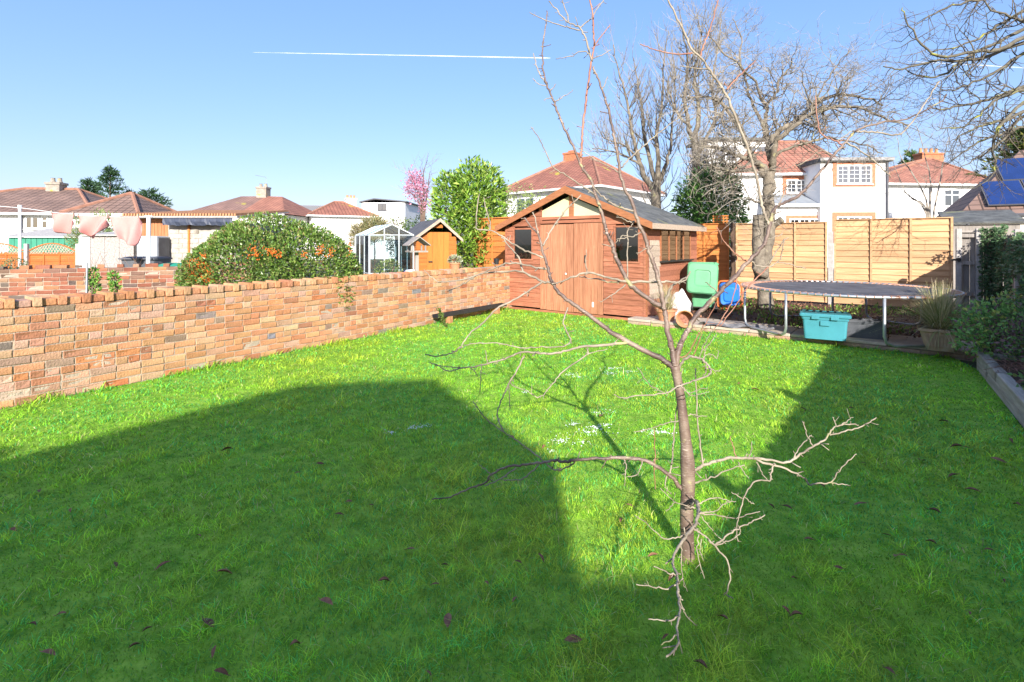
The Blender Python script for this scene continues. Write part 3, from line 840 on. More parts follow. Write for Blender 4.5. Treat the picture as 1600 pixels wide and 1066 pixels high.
x = 0.06; rr = random.Random(8); bi = 0
while x < GL:
    wv = 0.118
    MB().box(x, x + wv - 0.004, 0.056 + (bi % 2) * 0.008, 0.072 + (bi % 2) * 0.008, 0.05, GH + rr.uniform(-0.015, 0.015)).build('board', m_greywood, gf)
    x += wv; bi += 1
for zz in (0.35, 0.95, 1.5):
    for i in range(len(posts) - 1):
        MB().box(posts[i] + 0.055, posts[i + 1] - 0.055, -0.012, 0.05, zz, zz + 0.075).build('rail', m_greywood, gf)
# lean-to roof of the neighbour behind that fence
mb = MB(); c = P(1512, 350, 12.2)
lean = thing('lean_to', 'small felted lean-to roof peeping over the grey fence', 'lean-to', (c.x, c.y, 0), -0.6)
MB().box(-0.3, 0.9, 0, 1.4, 0, 1.93).build('wall', m_greywood, lean)
mb = MB(); mb.prism([(-0.1, 1.96), (1.5, 2.30), (1.5, 2.34), (-0.1, 2.0)], 'x', -0.42, 1.0); mb.build('roof', m_felt, lean)

# ------------------------------------------------------------------ houses behind the photographer: they throw the shade over the lawn
m_render = mat('pale_render', (0.74, 0.72, 0.68), 0.9, 0.06, 2, 0.2, 60)
m_tile_red = roof_mat('red_tiles', (0.42, 0.165, 0.095), (0.36, 0.13, 0.075))
def back_face(name, label, poly_xz, y0, y1, parts=True):
    pass
HY = -7.5; TS = math.tan(SUN_EL)
def hx(xs, ys, y=None): return xs - SUN_DX * (ys - (HY if y is None else y))         # where the roof point that shades (xs, ys) stands
def hz(ys, y=None): return (ys - (HY if y is None else y)) * TS
ze = hz(3.53); xr_ = hx(0.30, 3.53); xl_ = hx(-3.53, 3.53); yr_ = HY - 3.6; zr_ = hz(5.58, yr_)
home = thing('house', 'pale rendered house with hipped tiled roof whose shade falls across the lawn', 'house', (0, HY, 0))
MB().box(-10.0, xr_ - 0.12, -7.0, -0.12, 0, ze - 0.03).build('wall', m_render, home)
mb = MB()
ev = [(xl_, 0, ze), (xr_, 0, ze), (xr_, -7.2, ze), (xl_, -7.2, ze)]; rd = [(hx(-2.25, 5.5, yr_), -3.6, zr_ - 0.05), (hx(-0.85, 5.62, yr_), -3.6, zr_ + 0.03)]
mb.add(ev + rd, [(0, 1, 5, 4), (1, 2, 5), (2, 3, 4, 5), (3, 0, 4), (3, 2, 1, 0)]); mb.build('roof', m_tile_red, home)
MB().box(-10.1, xl_ - 0.01, -7.1, 0.0, ze - 0.02, ze + 0.1).build('flat_roof', m_felt, home)
MB().box(xr_ - 0.115, hx(1.05, 2.3), -6.0, -0.14, 0, hz(2.42) - 0.08).build('side_extension', m_render, home)
MB().box(xr_ - 0.115, hx(1.10, 2.3), -6.1, -0.10, hz(2.42) - 0.077, hz(2.42)).build('extension_roof', m_felt, home)

# ------------------------------------------------------------------ young bare fruit tree on the lawn
def bark_mat():
    m = bpy.data.materials.new('cherry_bark'); m.use_nodes = True
    nt = m.node_tree; N = nt.nodes; L = nt.links; b = N['Principled BSDF']
    tc = N.new('ShaderNodeTexCoord')
    no = N.new('ShaderNodeTexNoise'); no.inputs['Scale'].default_value = 9; no.inputs['Detail'].default_value = 8; L.new(tc.outputs['Object'], no.inputs['Vector'])
    cr = N.new('ShaderNodeValToRGB'); e = cr.color_ramp.elements
    e[0].position = 0.30; e[0].color = (0.07, 0.045, 0.035, 1); e[1].position = 0.72; e[1].color = (0.33, 0.26, 0.18, 1)
    q = cr.color_ramp.elements.new(0.48); q.color = (0.165, 0.108, 0.08, 1); q = cr.color_ramp.elements.new(0.60); q.color = (0.25, 0.18, 0.13, 1)
    L.new(no.outputs['Fac'], cr.inputs[0])
    mp = N.new('ShaderNodeMapping'); mp.inputs['Scale'].default_value = (30, 30, 260); L.new(tc.outputs['Object'], mp.inputs[0])
    n2 = N.new('ShaderNodeTexNoise'); n2.inputs['Scale'].default_value = 1.0; n2.inputs['Detail'].default_value = 2; L.new(mp.outputs[0], n2.inputs['Vector'])
    r2 = N.new('ShaderNodeMapRange'); r2.inputs[1].default_value = 0.66; r2.inputs[2].default_value = 0.70; r2.inputs[4].default_value = 0.8; L.new(n2.outputs['Fac'], r2.inputs[0])
    mx = N.new('ShaderNodeMix'); mx.data_type = 'RGBA'; mx.inputs[7].default_value = (0.55, 0.45, 0.36, 1)
    L.new(r2.outputs[0], mx.inputs[0]); L.new(cr.outputs[0], mx.inputs[6])
    n3 = N.new('ShaderNodeTexNoise'); n3.inputs['Scale'].default_value = 14; n3.inputs['Detail'].default_value = 5; L.new(tc.outputs['Object'], n3.inputs['Vector'])
    r3 = N.new('ShaderNodeMapRange'); r3.inputs[1].default_value = 0.62; r3.inputs[2].default_value = 0.70; r3.inputs[4].default_value = 0.75; L.new(n3.outputs['Fac'], r3.inputs[0])
    m3 = N.new('ShaderNodeMix'); m3.data_type = 'RGBA'; m3.inputs[7].default_value = (0.42, 0.40, 0.16, 1)
    L.new(r3.outputs[0], m3.inputs[0]); L.new(mx.outputs[2], m3.inputs[6])
    L.new(m3.outputs[2], b.inputs['Base Color']); b.inputs['Roughness'].default_value = 0.5
    bp = N.new('ShaderNodeBump'); bp.inputs['Strength'].default_value = 0.5; bp.inputs['Distance'].default_value = 0.006
    L.new(n2.outputs['Fac'], bp.inputs['Height']); L.new(bp.outputs[0], b.inputs['Normal'])
    return m
m_bark1 = bark_mat()
m_twig1 = mat('pale_twig', (0.30, 0.235, 0.17), 0.65, 0.45, 12, 0.3, 60, col2=(0.44, 0.37, 0.27), spots=(0.42, 0.40, 0.17), spot_scale=9, spot_lo=0.66)
m_twig_red = mat('red_young_shoot', (0.36, 0.14, 0.09), 0.5, 0.3, 14, col2=(0.42, 0.22, 0.14))
m_bud = mat('bud', (0.10, 0.06, 0.045), 0.7, 0.3, 20)

# each: list of photo pixels, start width px, end width px, depth drift over its length, red?
TR = [(1075, 892), (1074, 850), (1073, 800), (1075, 755), (1073, 705), (1067, 650), (1061, 605), (1054, 572)]
BR = [
 # A big limb to the left and its leader
 ([(1054, 575), (1035, 562), (1000, 545), (960, 522), (930, 500), (895, 475), (873, 457), (862, 440), (856, 420), (850, 399), (846, 384), (841, 366), (832, 357), (819, 340)], 12, 3, .35, 0),
 ([(841, 366), (839, 355), (835, 339), (832, 332)], 3.5, 2.2, .05, 0),
 ([(849, 384), (861, 361), (876, 339), (888, 324), (908, 306)], 4, 2.6, .15, 0),
 ([(850, 403), (826, 394), (804, 382), (784, 369), (765, 360), (745, 358), (744, 350), (745, 330), (749, 303)], 4, 2, .2, 0),
 ([(765, 360), (766, 350), (760, 328), (756, 309)], 3, 1.8, .05, 0),
 ([(817, 425), (810, 402), (795, 384), (783, 370)], 4, 2.5, .05, 0),
 ([(862, 441), (847, 440), (817, 425), (795, 424), (753, 427), (738, 435), (720, 446), (700, 455)], 5.5, 2, .25, 0),
 ([(855, 421), (832, 417), (810, 412), (790, 412), (770, 420), (738, 433), (696, 441), (680, 438), (663, 421)], 4.5, 1.8, .1, 0),
 ([(847, 441), (830, 452), (808, 466), (775, 484), (753, 506), (734, 522), (718, 544), (707, 551), (682, 557), (663, 553)], 5, 2, -.2, 0),
 ([(888, 481), (883, 492), (880, 506), (888, 522), (891, 535), (874, 542), (840, 543), (817, 544), (797, 540), (770, 536), (737, 538), (718, 545)], 3.4, 2.0, -.15, 0),
 ([(984, 535), (957, 538), (907, 543), (880, 550), (850, 553), (819, 550), (797, 558), (775, 565), (751, 571), (720, 575), (701, 579), (671, 566)], 6, 2, -.2, 0),
 ([(720, 575), (700, 573), (680, 571)], 2.4, 1.6, 0, 0),
 ([(918, 544), (916, 555), (880, 580), (863, 600), (844, 620), (822, 611), (800, 602)], 3.2, 1.6, -.1, 0),
 ([(916, 555), (930, 550), (949, 546)], 2.6, 1.5, 0, 0),
 ([(819, 556), (810, 575), (797, 597), (785, 622), (777, 641), (778, 655), (785, 672)], 4, 1.8, -.1, 0),
 ([(752, 572), (751, 590), (750, 616)], 2.4, 1.6, 0, 0), ([(795, 603), (796, 622), (796, 640)], 2.0, 1.4, 0, 0),
 ([(762, 567), (760, 558), (758, 548)], 2.4, 1.6, 0, 0), ([(735, 574), (743, 583), (746, 588)], 2.4, 1.6, 0, 0),
 # B leader to the left top
 ([(1054, 572), (1050, 545), (1044, 521), (1040, 495), (1036, 480), (1019, 471), (995, 454), (982, 442), (971, 420), (963, 402), (956, 381), (948, 364), (944, 345), (938, 325), (930, 303), (925, 285), (916, 271), (907, 257), (892, 222), (880, 196), (869, 168), (862, 151), (854, 132), (849, 108), (848, 84), (850, 57), (854, 33), (855, 18)], 12, 2.2, .45, 0),
 ([(854, 132), (845, 118), (838, 104), (834, 84)], 3, 2, .05, 0), ([(855, 133), (843, 132), (832, 123)], 2.2, 1.5, 0, 0),
 ([(860, 142), (864, 138), (868, 132)], 2.4, 1.6, 0, 0), ([(867, 158), (880, 152), (896, 141)], 2.6, 1.4, .05, 0),
 ([(864, 153), (856, 154), (849, 157)], 2.2, 1.4, 0, 0),
 ([(907, 257), (909, 235), (910, 210), (913, 180), (916, 151), (922, 105), (926, 88), (928, 69), (927, 45), (926, 22), (921, -6)], 5, 3, .1, 1),
 ([(925, 96), (917, 66), (912, 54), (907, 44), (896, 39), (886, 33), (872, 18), (857, 2)], 4.4, 2, .1, 0),
 ([(889, 34), (884, 16), (876, -4)], 2.6, 1.8, .05, 0), ([(906, 48), (890, 44), (877, 40), (853, 32), (827, 20)], 3, 1.6, .05, 0),
 ([(907, 44), (916, 35), (925, 28), (944, -2)], 3, 2, .1, 0), ([(930, 70), (936, 62), (944, 51), (953, 39)], 2.6, 1.6, .05, 1),
 ([(926, 92), (940, 86), (955, 78)], 2.4, 1.5, .05, 0), ([(923, 86), (910, 80), (895, 87), (881, 90), (868, 93)], 2.6, 1.5, .05, 0),
 # C the stem that crosses it
 ([(1038, 484), (1035, 465), (1032, 450), (1029, 439), (1022, 414), (1014, 393), (1007, 370), (999, 351), (993, 333), (986, 312), (979, 301), (971, 280), (967, 255), (962, 229), (959, 211), (955, 192), (950, 168), (945, 153), (940, 138), (932, 117), (926, 104)], 9.5, 3.6, .15, 0),
 ([(941, 140), (945, 132), (949, 120)], 2.6, 1.8, 0, 0),
 ([(1039, 474), (1044, 460), (1052, 445), (1060, 441), (1073, 433)], 7.0, 3.0, -.05, 0),
 ([(983, 441), (1007, 440), (1030, 441), (1046, 440), (1059, 442), (1071, 437), (1080, 424)], 5.5, 2.5, .05, 0),
 ([(981, 440), (951, 434), (920, 426), (897, 432), (875, 441), (862, 444)], 5.0, 3.0, .05, 0), ([(978, 440), (955, 441), (930, 436), (905, 432)], 3.6, 2, .1, 0),
 ([(981, 436), (980, 405), (981, 375), (981, 360), (987, 352), (992, 346)], 3.0, 1.8, .05, 0), ([(917, 426), (915, 410), (916, 392)], 2.6, 1.5, 0, 0),
 ([(1001, 363), (990, 369), (978, 372), (963, 374)], 3.0, 1.6, -.05, 0), ([(980, 370), (972, 368), (967, 378)], 2.2, 1.4, 0, 0),
 ([(991, 346), (981, 346), (970, 340), (962, 340)], 2.6, 1.5, 0, 0), ([(957, 387), (948, 383), (941, 382)], 2.4, 1.5, 0, 0),
 ([(1011, 388), (1003, 393), (995, 396)], 2.4, 1.4, 0, 0), ([(977, 445), (965, 455), (953, 463), (938, 472)], 3, 1.5, -.1, 0),
 ([(930, 303), (924, 300), (908, 290), (884, 274), (865, 262), (853, 238), (842, 217), (830, 199)], 3.6, 1.8, -.1, 0),
 ([(992, 331), (982, 328), (965, 323), (952, 316), (940, 305), (925, 290)], 5.0, 3.0, .0, 0),
 ([(971, 262), (980, 252), (992, 240), (1010, 224), (1027, 210), (1060, 184), (1082, 160)], 3.4, 1.8, .2, 0),
 ([(968, 270), (955, 262), (935, 252), (915, 240), (905, 232)], 3, 1.6, .1, 0),
 # E limb to the right
 ([(1056, 572), (1059, 550), (1066, 532), (1073, 519), (1086, 496), (1101, 481), (1123, 459), (1135, 446), (1152, 430), (1164, 414), (1185, 393), (1198, 373), (1204, 345), (1210, 327), (1224, 318), (1245, 308), (1262, 292), (1283, 267), (1303, 242), (1322, 222), (1336, 205), (1365, 195), (1392, 189), (1410, 188), (1437, 177), (1468, 160), (1480, 148)], 12, 2.2, .55, 0),
 ([(1337, 206), (1345, 206), (1375, 208), (1404, 211), (1419, 197), (1439, 172), (1456, 145), (1468, 127)], 4, 2.4, .1, 0),
 ([(1322, 222), (1344, 236), (1365, 251), (1382, 267), (1392, 277)], 3.6, 1.8, .05, 0), ([(1316, 228), (1307, 221), (1285, 211), (1278, 193), (1274, 150)], 3.6, 2, .1, 1),
 ([(1300, 245), (1285, 235), (1262, 250), (1240, 262)], 2.4, 1.4, .1, 0), ([(1308, 221), (1318, 214), (1334, 203)], 2.6, 2, 0, 0),
 # F tall leader with reddish tip
 ([(1202, 352), (1196, 338), (1192, 327), (1188, 309), (1180, 269), (1165, 224), (1152, 190), (1135, 149), (1122, 129), (1107, 108), (1095, 90), (1081, 78), (1072, 57), (1062, 36), (1045, 3), (1040, -10)], 6.5, 3.4, .1, 0),
 ([(1094, 88), (1101, 67), (1108, 51), (1116, 24), (1123, -4)], 3.4, 2.2, .05, 1), ([(1082, 83), (1057, 85), (1035, 81), (1020, 77), (1000, 69)], 3.4, 1.8, .05, 1),
 ([(1136, 140), (1150, 124), (1165, 109), (1180, 96)], 3.4, 1.8, .05, 1), ([(1105, 108), (1083, 107), (1062, 103)], 2.8, 1.6, .05, 0),
 ([(1117, 120), (1124, 115), (1131, 111)], 3, 1.8, 0, 0), ([(1204, 345), (1212, 330), (1222, 310), (1228, 295)], 3, 1.8, .05, 0),
 ([(1170, 410), (1155, 400), (1143, 391), (1131, 376), (1120, 355)], 3.4, 1.8, -.05, 1),
 ([(1173, 408), (1185, 416), (1200, 417), (1215, 410), (1222, 394), (1225, 373)], 3.4, 1.8, -.05, 0), ([(1215, 410), (1232, 413), (1248, 417), (1260, 420)], 2.4, 1.6, 0, 0),
 ([(1200, 414), (1215, 391), (1226, 374), (1232, 372)], 2.6, 1.5, 0, 0), ([(1200, 417), (1185, 432), (1162, 456), (1156, 467), (1135, 497), (1126, 510)], 3, 1.7, -.15, 1),
 ([(1152, 432), (1146, 462), (1142, 475), (1126, 501), (1117, 515)], 2.6, 1.6, -.1, 1), ([(1124, 459), (1112, 448), (1103, 441)], 2.6, 1.6, -.05, 0),
 ([(1197, 374), (1210, 371), (1222, 366)], 2.8, 1.5, 0, 0),
 # shoots right of the fork
 ([(1058, 560), (1075, 553), (1089, 526), (1103, 505), (1121, 469)], 3, 1.6, -.1, 1), ([(1092, 560), (1098, 543), (1106, 528), (1114, 514)], 2.6, 1.5, -.05, 0),
 ([(1100, 565), (1103, 545), (1112, 533), (1120, 522)], 2.6, 1.5, -.05, 0), ([(1083, 557), (1092, 535), (1098, 520), (1104, 512)], 2.4, 1.4, -.05, 1),
 # H dark curl
 ([(1060, 578), (1068, 563), (1079, 557), (1093, 560), (1105, 570), (1110, 577), (1108, 585), (1088, 594), (1063, 602), (1037, 615), (998, 618), (976, 622), (960, 618)], 6, 2, -.25, 0),
 ([(1037, 614), (1025, 607), (1015, 601), (996, 575)], 2.6, 1.5, -.05, 0), ([(1104, 570), (1103, 582), (1098, 588)], 3, 1.8, 0, 0), ([(1108, 576), (1120, 580), (1126, 578)], 2.4, 1.5, 0, 0),
 ([(1095, 562), (1108, 553), (1120, 560), (1122, 548)], 2.2, 1.4, 0, 0), ([(1063, 603), (1076, 614), (1092, 609), (1106, 608)], 2.2, 1.4, 0, 0),
 # L1 low limb to the left
 ([(1070, 768), (1052, 749), (1030, 731), (1004, 719), (974, 716), (932, 716), (902, 719), (880, 722), (867, 720), (840, 724), (811, 727), (792, 730), (770, 740), (757, 755), (733, 764), (704, 777), (675, 780)], 9, 2.4, .18, 0),
 ([(898, 722), (889, 729), (867, 734), (848, 720), (816, 694), (787, 675), (761, 656), (740, 628)], 3.4, 1.8, .12, 0), ([(787, 675), (780, 660), (777, 645)], 2.2, 1.4, 0, 0),
 ([(842, 726), (828, 740), (811, 750), (784, 751)], 3.2, 1.8, -.02, 0), ([(806, 731), (795, 740), (782, 748), (757, 760)], 3.2, 2, -.02, 0), ([(766, 741), (757, 733), (748, 727)], 2.6, 1.6, 0, 0),
 ([(975, 717), (978, 729), (977, 744), (976, 760)], 3.4, 1.5, -.03, 0), ([(1004, 720), (1000, 732), (995, 742), (980, 745)], 2.8, 1.6, -.03, 0),
 ([(1046, 742), (1048, 732), (1052, 697), (1055, 651), (1062, 607), (1066, 575)], 3.6, 2, .02, 0), ([(1043, 742), (1039, 755), (1042, 765), (1049, 772)], 2.6, 1.6, 0, 0),
 ([(1023, 727), (1023, 700), (1022, 670)], 2, 1.4, 0, 1), ([(1022, 729), (1023, 750), (1024, 765)], 2, 1.4, 0, 1), ([(1066, 657), (1050, 660), (1032, 664), (1010, 672), (990, 675)], 2.6, 1.4, .05, 0),
 ([(902, 719), (904, 712), (906, 706)], 2.4, 1.5, 0, 0), ([(1075, 650), (1082, 647), (1092, 650), (1104, 650)], 2.2, 1.3, 0, 0), ([(1068, 605), (1080, 619), (1095, 616), (1108, 612)], 2.2, 1.3, 0, 0),
 # R1 low limb to the right
 ([(1078, 738), (1090, 732), (1103, 726), (1130, 718), (1158, 715), (1191, 718), (1229, 723), (1251, 710), (1273, 696), (1290, 686), (1298, 673), (1312, 664), (1327, 663), (1342, 664)], 7, 2.2, -.05, 0),
 ([(1296, 680), (1320, 674), (1345, 667), (1358, 659), (1370, 653)], 3.2, 2, .02, 0), ([(1306, 667), (1304, 658), (1302, 652)], 2.2, 1.4, 0, 0), ([(1314, 664), (1324, 658), (1333, 652)], 2.2, 1.4, 0, 0),
 ([(1177, 717), (1202, 726), (1229, 733), (1248, 742), (1260, 750), (1265, 757), (1280, 755), (1298, 754), (1309, 739), (1322, 724), (1338, 710)], 5, 1.8, -.05, 0), ([(1298, 754), (1312, 757), (1328, 759)], 2.6, 1.6, 0, 0),
 ([(1270, 697), (1263, 685), (1258, 670), (1255, 658)], 2.6, 1.5, .03, 0), ([(1240, 716), (1250, 698), (1262, 686), (1268, 680)], 2.8, 1.6, .03, 0), ([(1151, 715), (1146, 700), (1141, 682)], 2.6, 1.5, .03, 1),
 ([(1170, 716), (1174, 703), (1175, 690)], 2.6, 1.5, .02, 0), ([(1082, 757), (1097, 751), (1111, 747), (1139, 733), (1163, 726)], 4, 2, -.06, 0),
 ([(1208, 728), (1204, 742), (1202, 750), (1180, 752), (1166, 769), (1158, 794), (1151, 824), (1153, 847)], 3.6, 2, -.08, 0), ([(1182, 722), (1190, 738), (1198, 750)], 2.6, 1.8, -.02, 0),
 ([(1153, 722), (1160, 735), (1170, 748)], 2.4, 1.4, -.02, 0), ([(1099, 729), (1094, 690), (1089, 653), (1088, 600), (1088, 576)], 3.6, 2, .04, 0),
 ([(1160, 780), (1150, 773), (1143, 769)], 2.4, 1.5, -.02, 0), ([(1162, 776), (1171, 783), (1178, 787)], 2.4, 1.5, 0, 0),
 # low cluster coming towards the house
 ([(1078, 790), (1088, 783), (1091, 795), (1090, 806), (1081, 828), (1062, 850), (1051, 877), (1058, 902), (1059, 927), (1062, 954), (1059, 982), (1058, 1009), (1042, 1026)], 7.5, 3.6, -1.12, 0),
 ([(1057, 900), (1040, 893), (1021, 884)], 3, 1.7, -.02, 0), ([(1058, 908), (1043, 921), (1020, 917), (993, 913)], 3.4, 1.8, -.03, 0), ([(1061, 962), (1045, 970), (1035, 970), (1013, 967)], 3.4, 1.9, -.0, 0),
 ([(1059, 990), (1048, 1000), (1031, 1007)], 3.2, 2, -.0, 0), ([(1060, 925), (1064, 940), (1073, 963), (1090, 979)], 3, 1.8, .02, 0), ([(1064, 850), (1064, 875), (1065, 894), (1070, 919)], 2.8, 1.6, .02, 0),
 ([(1083, 826), (1098, 835), (1117, 853), (1136, 877), (1141, 905), (1134, 927), (1145, 935)], 4.4, 2.2, -.1, 0), ([(1135, 925), (1131, 930)], 2, 1.4, 0, 0),
 ([(1116, 852), (1130, 842), (1147, 829), (1164, 820), (1180, 813), (1196, 805)], 4, 2, -.02, 0), ([(1118, 853), (1132, 848), (1147, 842), (1157, 831), (1153, 820)], 2.8, 1.7, -.02, 0),
 ([(1091, 802), (1106, 800), (1120, 798), (1136, 785), (1150, 784)], 3, 1.6, -.02, 0), ([(1090, 788), (1104, 781), (1120, 778), (1142, 783)], 2.8, 1.5, .0, 0),
 ([(1092, 803), (1110, 804), (1128, 807), (1150, 810), (1170, 803), (1187, 800)], 3, 1.7, -.02, 0), ([(1087, 795), (1070, 789), (1054, 784), (1032, 763)], 3, 1.5, -.04, 0),
 ([(1070, 836), (1055, 840), (1037, 842), (1018, 825), (993, 805)], 3.2, 1.6, -.04, 0), ([(1095, 806), (1112, 827), (1134, 850)], 2.4, 1.4, -.03, 0), ([(1092, 835), (1089, 860), (1094, 885), (1101, 903)], 2.4, 1.4, -.03, 0),
 ([(1096, 842), (1094, 858), (1099, 878)], 2.2, 1.3, -.02, 0), ([(1056, 784), (1048, 792), (1041, 800)], 2, 1.3, 0, 0),
]
BASE_Y = 2.42
ft_base = P(1075, 892, BASE_Y); ft_base.z = 0
ftree = thing('fruit_tree', 'young bare fruit tree with drooping pale twigs growing in the lawn', 'tree', ft_base)
tr = random.Random(12)
samples = []        # px, py, depth
def px_path(pix, d0, d1, sub=5):
    pts3 = [Vector((p[0], p[1], 0)) for p in pix]
    sm = smooth_path(pts3, sub)
    n = len(sm); out = []
    for i, s in enumerate(sm):
        d = d0 + (d1 - d0) * i / (n - 1)
        out.append((s.x, s.y, d))
    return out
def add_samples(path): samples.extend(path)
pt = px_path(TR, BASE_Y, BASE_Y)
w_t = np.interp(np.linspace(0, 1, len(pt)), [0, .1, .3, .52, .6, .75, .9, 1], [27, 21, 20.5, 22.5, 17.5, 14.5, 13.5, 15.5])
mb = MB(); pts = []
for q in pt:
    w3 = P(*q); w3.z = max(w3.z, -0.03); pts.append(w3)
pts[0].z = -0.05
mb.tube(pts, [w * 0.5 * q[2] / FPX for w, q in zip(w_t, pt)], 14)
mb.build('trunk', m_bark1, ftree, world=True, smooth=True)
add_samples(pt)
for pix, wa, wb, dd, red in BR:
    arr = np.array(samples); k = np.argmin((arr[:, 0] - pix[0][0]) ** 2 + (arr[:, 1] - pix[0][1]) ** 2)
    d0 = arr[k, 2]
    path = px_path(pix, d0, d0 + dd)
    pts = [P(*q) for q in path]; n = len(pts)
    for i in range(1, n):
        pts[i] += Vector((tr.gauss(0, 1), tr.gauss(0, 1), tr.gauss(0, 1))) * 0.0018
        pts[i].z = max(pts[i].z, 0.03)
    rad = [0.80 * (wa + (wb - wa) * (i / (n - 1)) ** 0.8) * 0.5 * path[i][2] / FPX * tr.uniform(0.9, 1.1) for i in range(n)]
    mb = MB(); mb.tube(pts, rad, 8 if wa > 5 else 6)
    # spurs and buds along the branch
    ln = sum((pts[i + 1] - pts[i]).length for i in range(n - 1))
    for s in range(int(ln / 0.055)):
        i = tr.randrange(1, n - 1) if n > 2 else 0
        ax = (pts[min(i + 1, n - 1)] - pts[i - 1]).normalized(); side = Vector((tr.gauss(0, 1), tr.gauss(0, 1), tr.gauss(0, 1))); side = (side - ax * side.dot(ax)).normalized()
        l = tr.choice([0.008, 0.010, 0.012, 0.016, 0.035]) * tr.uniform(0.7, 1.4)
        e = pts[i] + (side + ax * tr.uniform(0.2, 0.8)).normalized() * (l + rad[i]); r0 = min(rad[i] * 0.6, 0.0030)
        mb.tube([pts[i], pts[i].lerp(e, 0.6) + side * 0.002, e], [r0, r0 * 0.85, r0 * 0.95], 4)
    mb.build('branch', m_bark1 if wa >= 8.5 else (m_twig_red if red else m_twig1), ftree, world=True, smooth=True)
    add_samples(path)

# ------------------------------------------------------------------ trampoline
m_galv = mat('galvanised_steel', (0.42, 0.44, 0.45), 0.45, 0.25, 6, metal=0.7, spots=(0.26, 0.11, 0.05), spot_scale=4.5, spot_lo=0.60)
m_rust = mat('rusty_springs', (0.46, 0.17, 0.09), 0.8, 0.4, 12, col2=(0.6, 0.38, 0.27))
m_mesh = mat('trampoline_mat', (0.085, 0.085, 0.095), 0.85, 0.3, 3, 0.2, 150, col2=(0.16, 0.155, 0.16))
TC = Vector((5.32, 8.25, 0)); TRAD = 1.47; TZ = 0.775
tramp = thing('trampoline', 'round black trampoline with rusty steel frame standing over the bed', 'trampoline', (TC.x, TC.y, 0.05))
mb = MB(); ns = 72
rim = [(TRAD * math.cos(2 * PI * i / ns), TRAD * math.sin(2 * PI * i / ns), TZ - 0.05) for i in range(ns + 1)]
mb.tube(rim, 0.021, 8, cap=False); mb.build('rim', m_galv, tramp, smooth=True)
mb = MB(); rings = []
for q, zz in ((TRAD - 0.17, 0.0), (TRAD * 0.7, -0.012), (TRAD * 0.35, -0.022), (0.02, -0.026)):
    rings.append([(q * math.cos(2 * PI * i / ns), q * math.sin(2 * PI * i / ns), TZ - 0.045 + zz) for i in range(ns)])
mb.rings(rings, True, False); mb.build('bounce_mat', m_mesh, tramp, smooth=True)
mb = MB()
for i in range(96):
    a_ = 2 * PI * i / 96; c_, s_ = math.cos(a_), math.sin(a_)
    mb.tube([((TRAD - 0.172) * c_, (TRAD - 0.172) * s_, TZ - 0.045), ((TRAD - 0.01) * c_, (TRAD - 0.01) * s_, TZ - 0.04)], 0.012, 5)
    mb.tube([((TRAD - 0.01) * c_, (TRAD - 0.01) * s_, TZ - 0.04), ((TRAD + 0.022) * c_, (TRAD + 0.022) * s_, TZ - 0.035), ((TRAD + 0.026) * c_, (TRAD + 0.026) * s_, TZ - 0.055)], 0.008, 4)
o = mb.build('springs', m_rust, tramp); o['kind'] = 'stuff'
def leg_pair(a0, a1):
    p0 = Vector((math.cos(a0), math.sin(a0), 0)) * TRAD; p1 = Vector((math.cos(a1), math.sin(a1), 0)) * TRAD
    zt, zb = TZ - 0.05, 0.078
    u = (p1 - p0).normalized()
    pts = [p0 + Vector((0, 0, zt)), p0 + Vector((0, 0, zb + 0.12)), p0 + u * 0.03 + Vector((0, 0, zb + 0.04)), p0 + u * 0.12 + Vector((0, 0, zb)),
           p1 - u * 0.12 + Vector((0, 0, zb)), p1 - u * 0.03 + Vector((0, 0, zb + 0.04)), p1 + Vector((0, 0, zb + 0.12)), p1 + Vector((0, 0, zt))]
    MB().tube(pts, 0.020, 8).build('leg', m_galv, tramp, smooth=True)
def ang_of(px, front=True):
    # angle on the rim where the sight line of photo column px meets it
    s_ = (px - 800) / FPX; d = Vector((s_, 1, 0)).normalized(); t = TC.dot(d); h2 = TRAD ** 2 - (TC - d * t).length ** 2
    t2 = t - math.sqrt(max(h2, 0)); q = d * t2 - TC; return math.atan2(q.y, q.x)
aB = ang_of(1228); aC = ang_of(1164); aA = ang_of(1382); aD = ang_of(1470)
leg_pair(aC, aB); leg_pair(aA, aD); leg_pair(PI * 0.35, PI * 0.60); leg_pair(PI * 0.82, PI * 0.66) if False else leg_pair(0.15, 0.75)

# ------------------------------------------------------------------ boxes and pots on the slabs
EROT = math.atan2(EDGE_DIR.y, EDGE_DIR.x)
m_teal = mat('turquoise_plastic', (0.055, 0.255, 0.30), 0.45, 0.15, 3, spec=0.4, spots=(0.11, 0.23, 0.25), spot_scale=2, spot_lo=0.66)
def taper_ring(w, d, z, r=0.03, k=3):
    pts = []
    for (cx, cy, a0) in ((w / 2 - r, d / 2 - r, 0), (-w / 2 + r, d / 2 - r, PI / 2), (-w / 2 + r, -d / 2 + r, PI), (w / 2 - r, -d / 2 + r, 3 * PI / 2)):
        for i in range(k + 1):
            a_ = a0 + PI / 2 * i / k; pts.append((cx + r * math.cos(a_), cy + r * math.sin(a_), z))
    return pts
p = G(1287, 531, 0.10) + Vector((0.10, 0.14, 0)); p.z = 0.104
box = thing('storage_box', 'turquoise plastic storage box with lid on the slabs under the trampoline', 'storage box', p, EROT + 0.12)
mb = MB(); mb.rings([taper_ring(0.52, 0.36, 0.0), taper_ring(0.56, 0.39, 0.28), taper_ring(0.585, 0.41, 0.285), taper_ring(0.60, 0.42, 0.325)]); mb.build('tub', m_teal, box, smooth=False)
mb = MB(); mb.rings([taper_ring(0.64, 0.455, 0.327), taper_ring(0.65, 0.46, 0.352), taper_ring(0.62, 0.43, 0.372), taper_ring(0.56, 0.38, 0.364)]); mb.build('lid', m_teal, box)
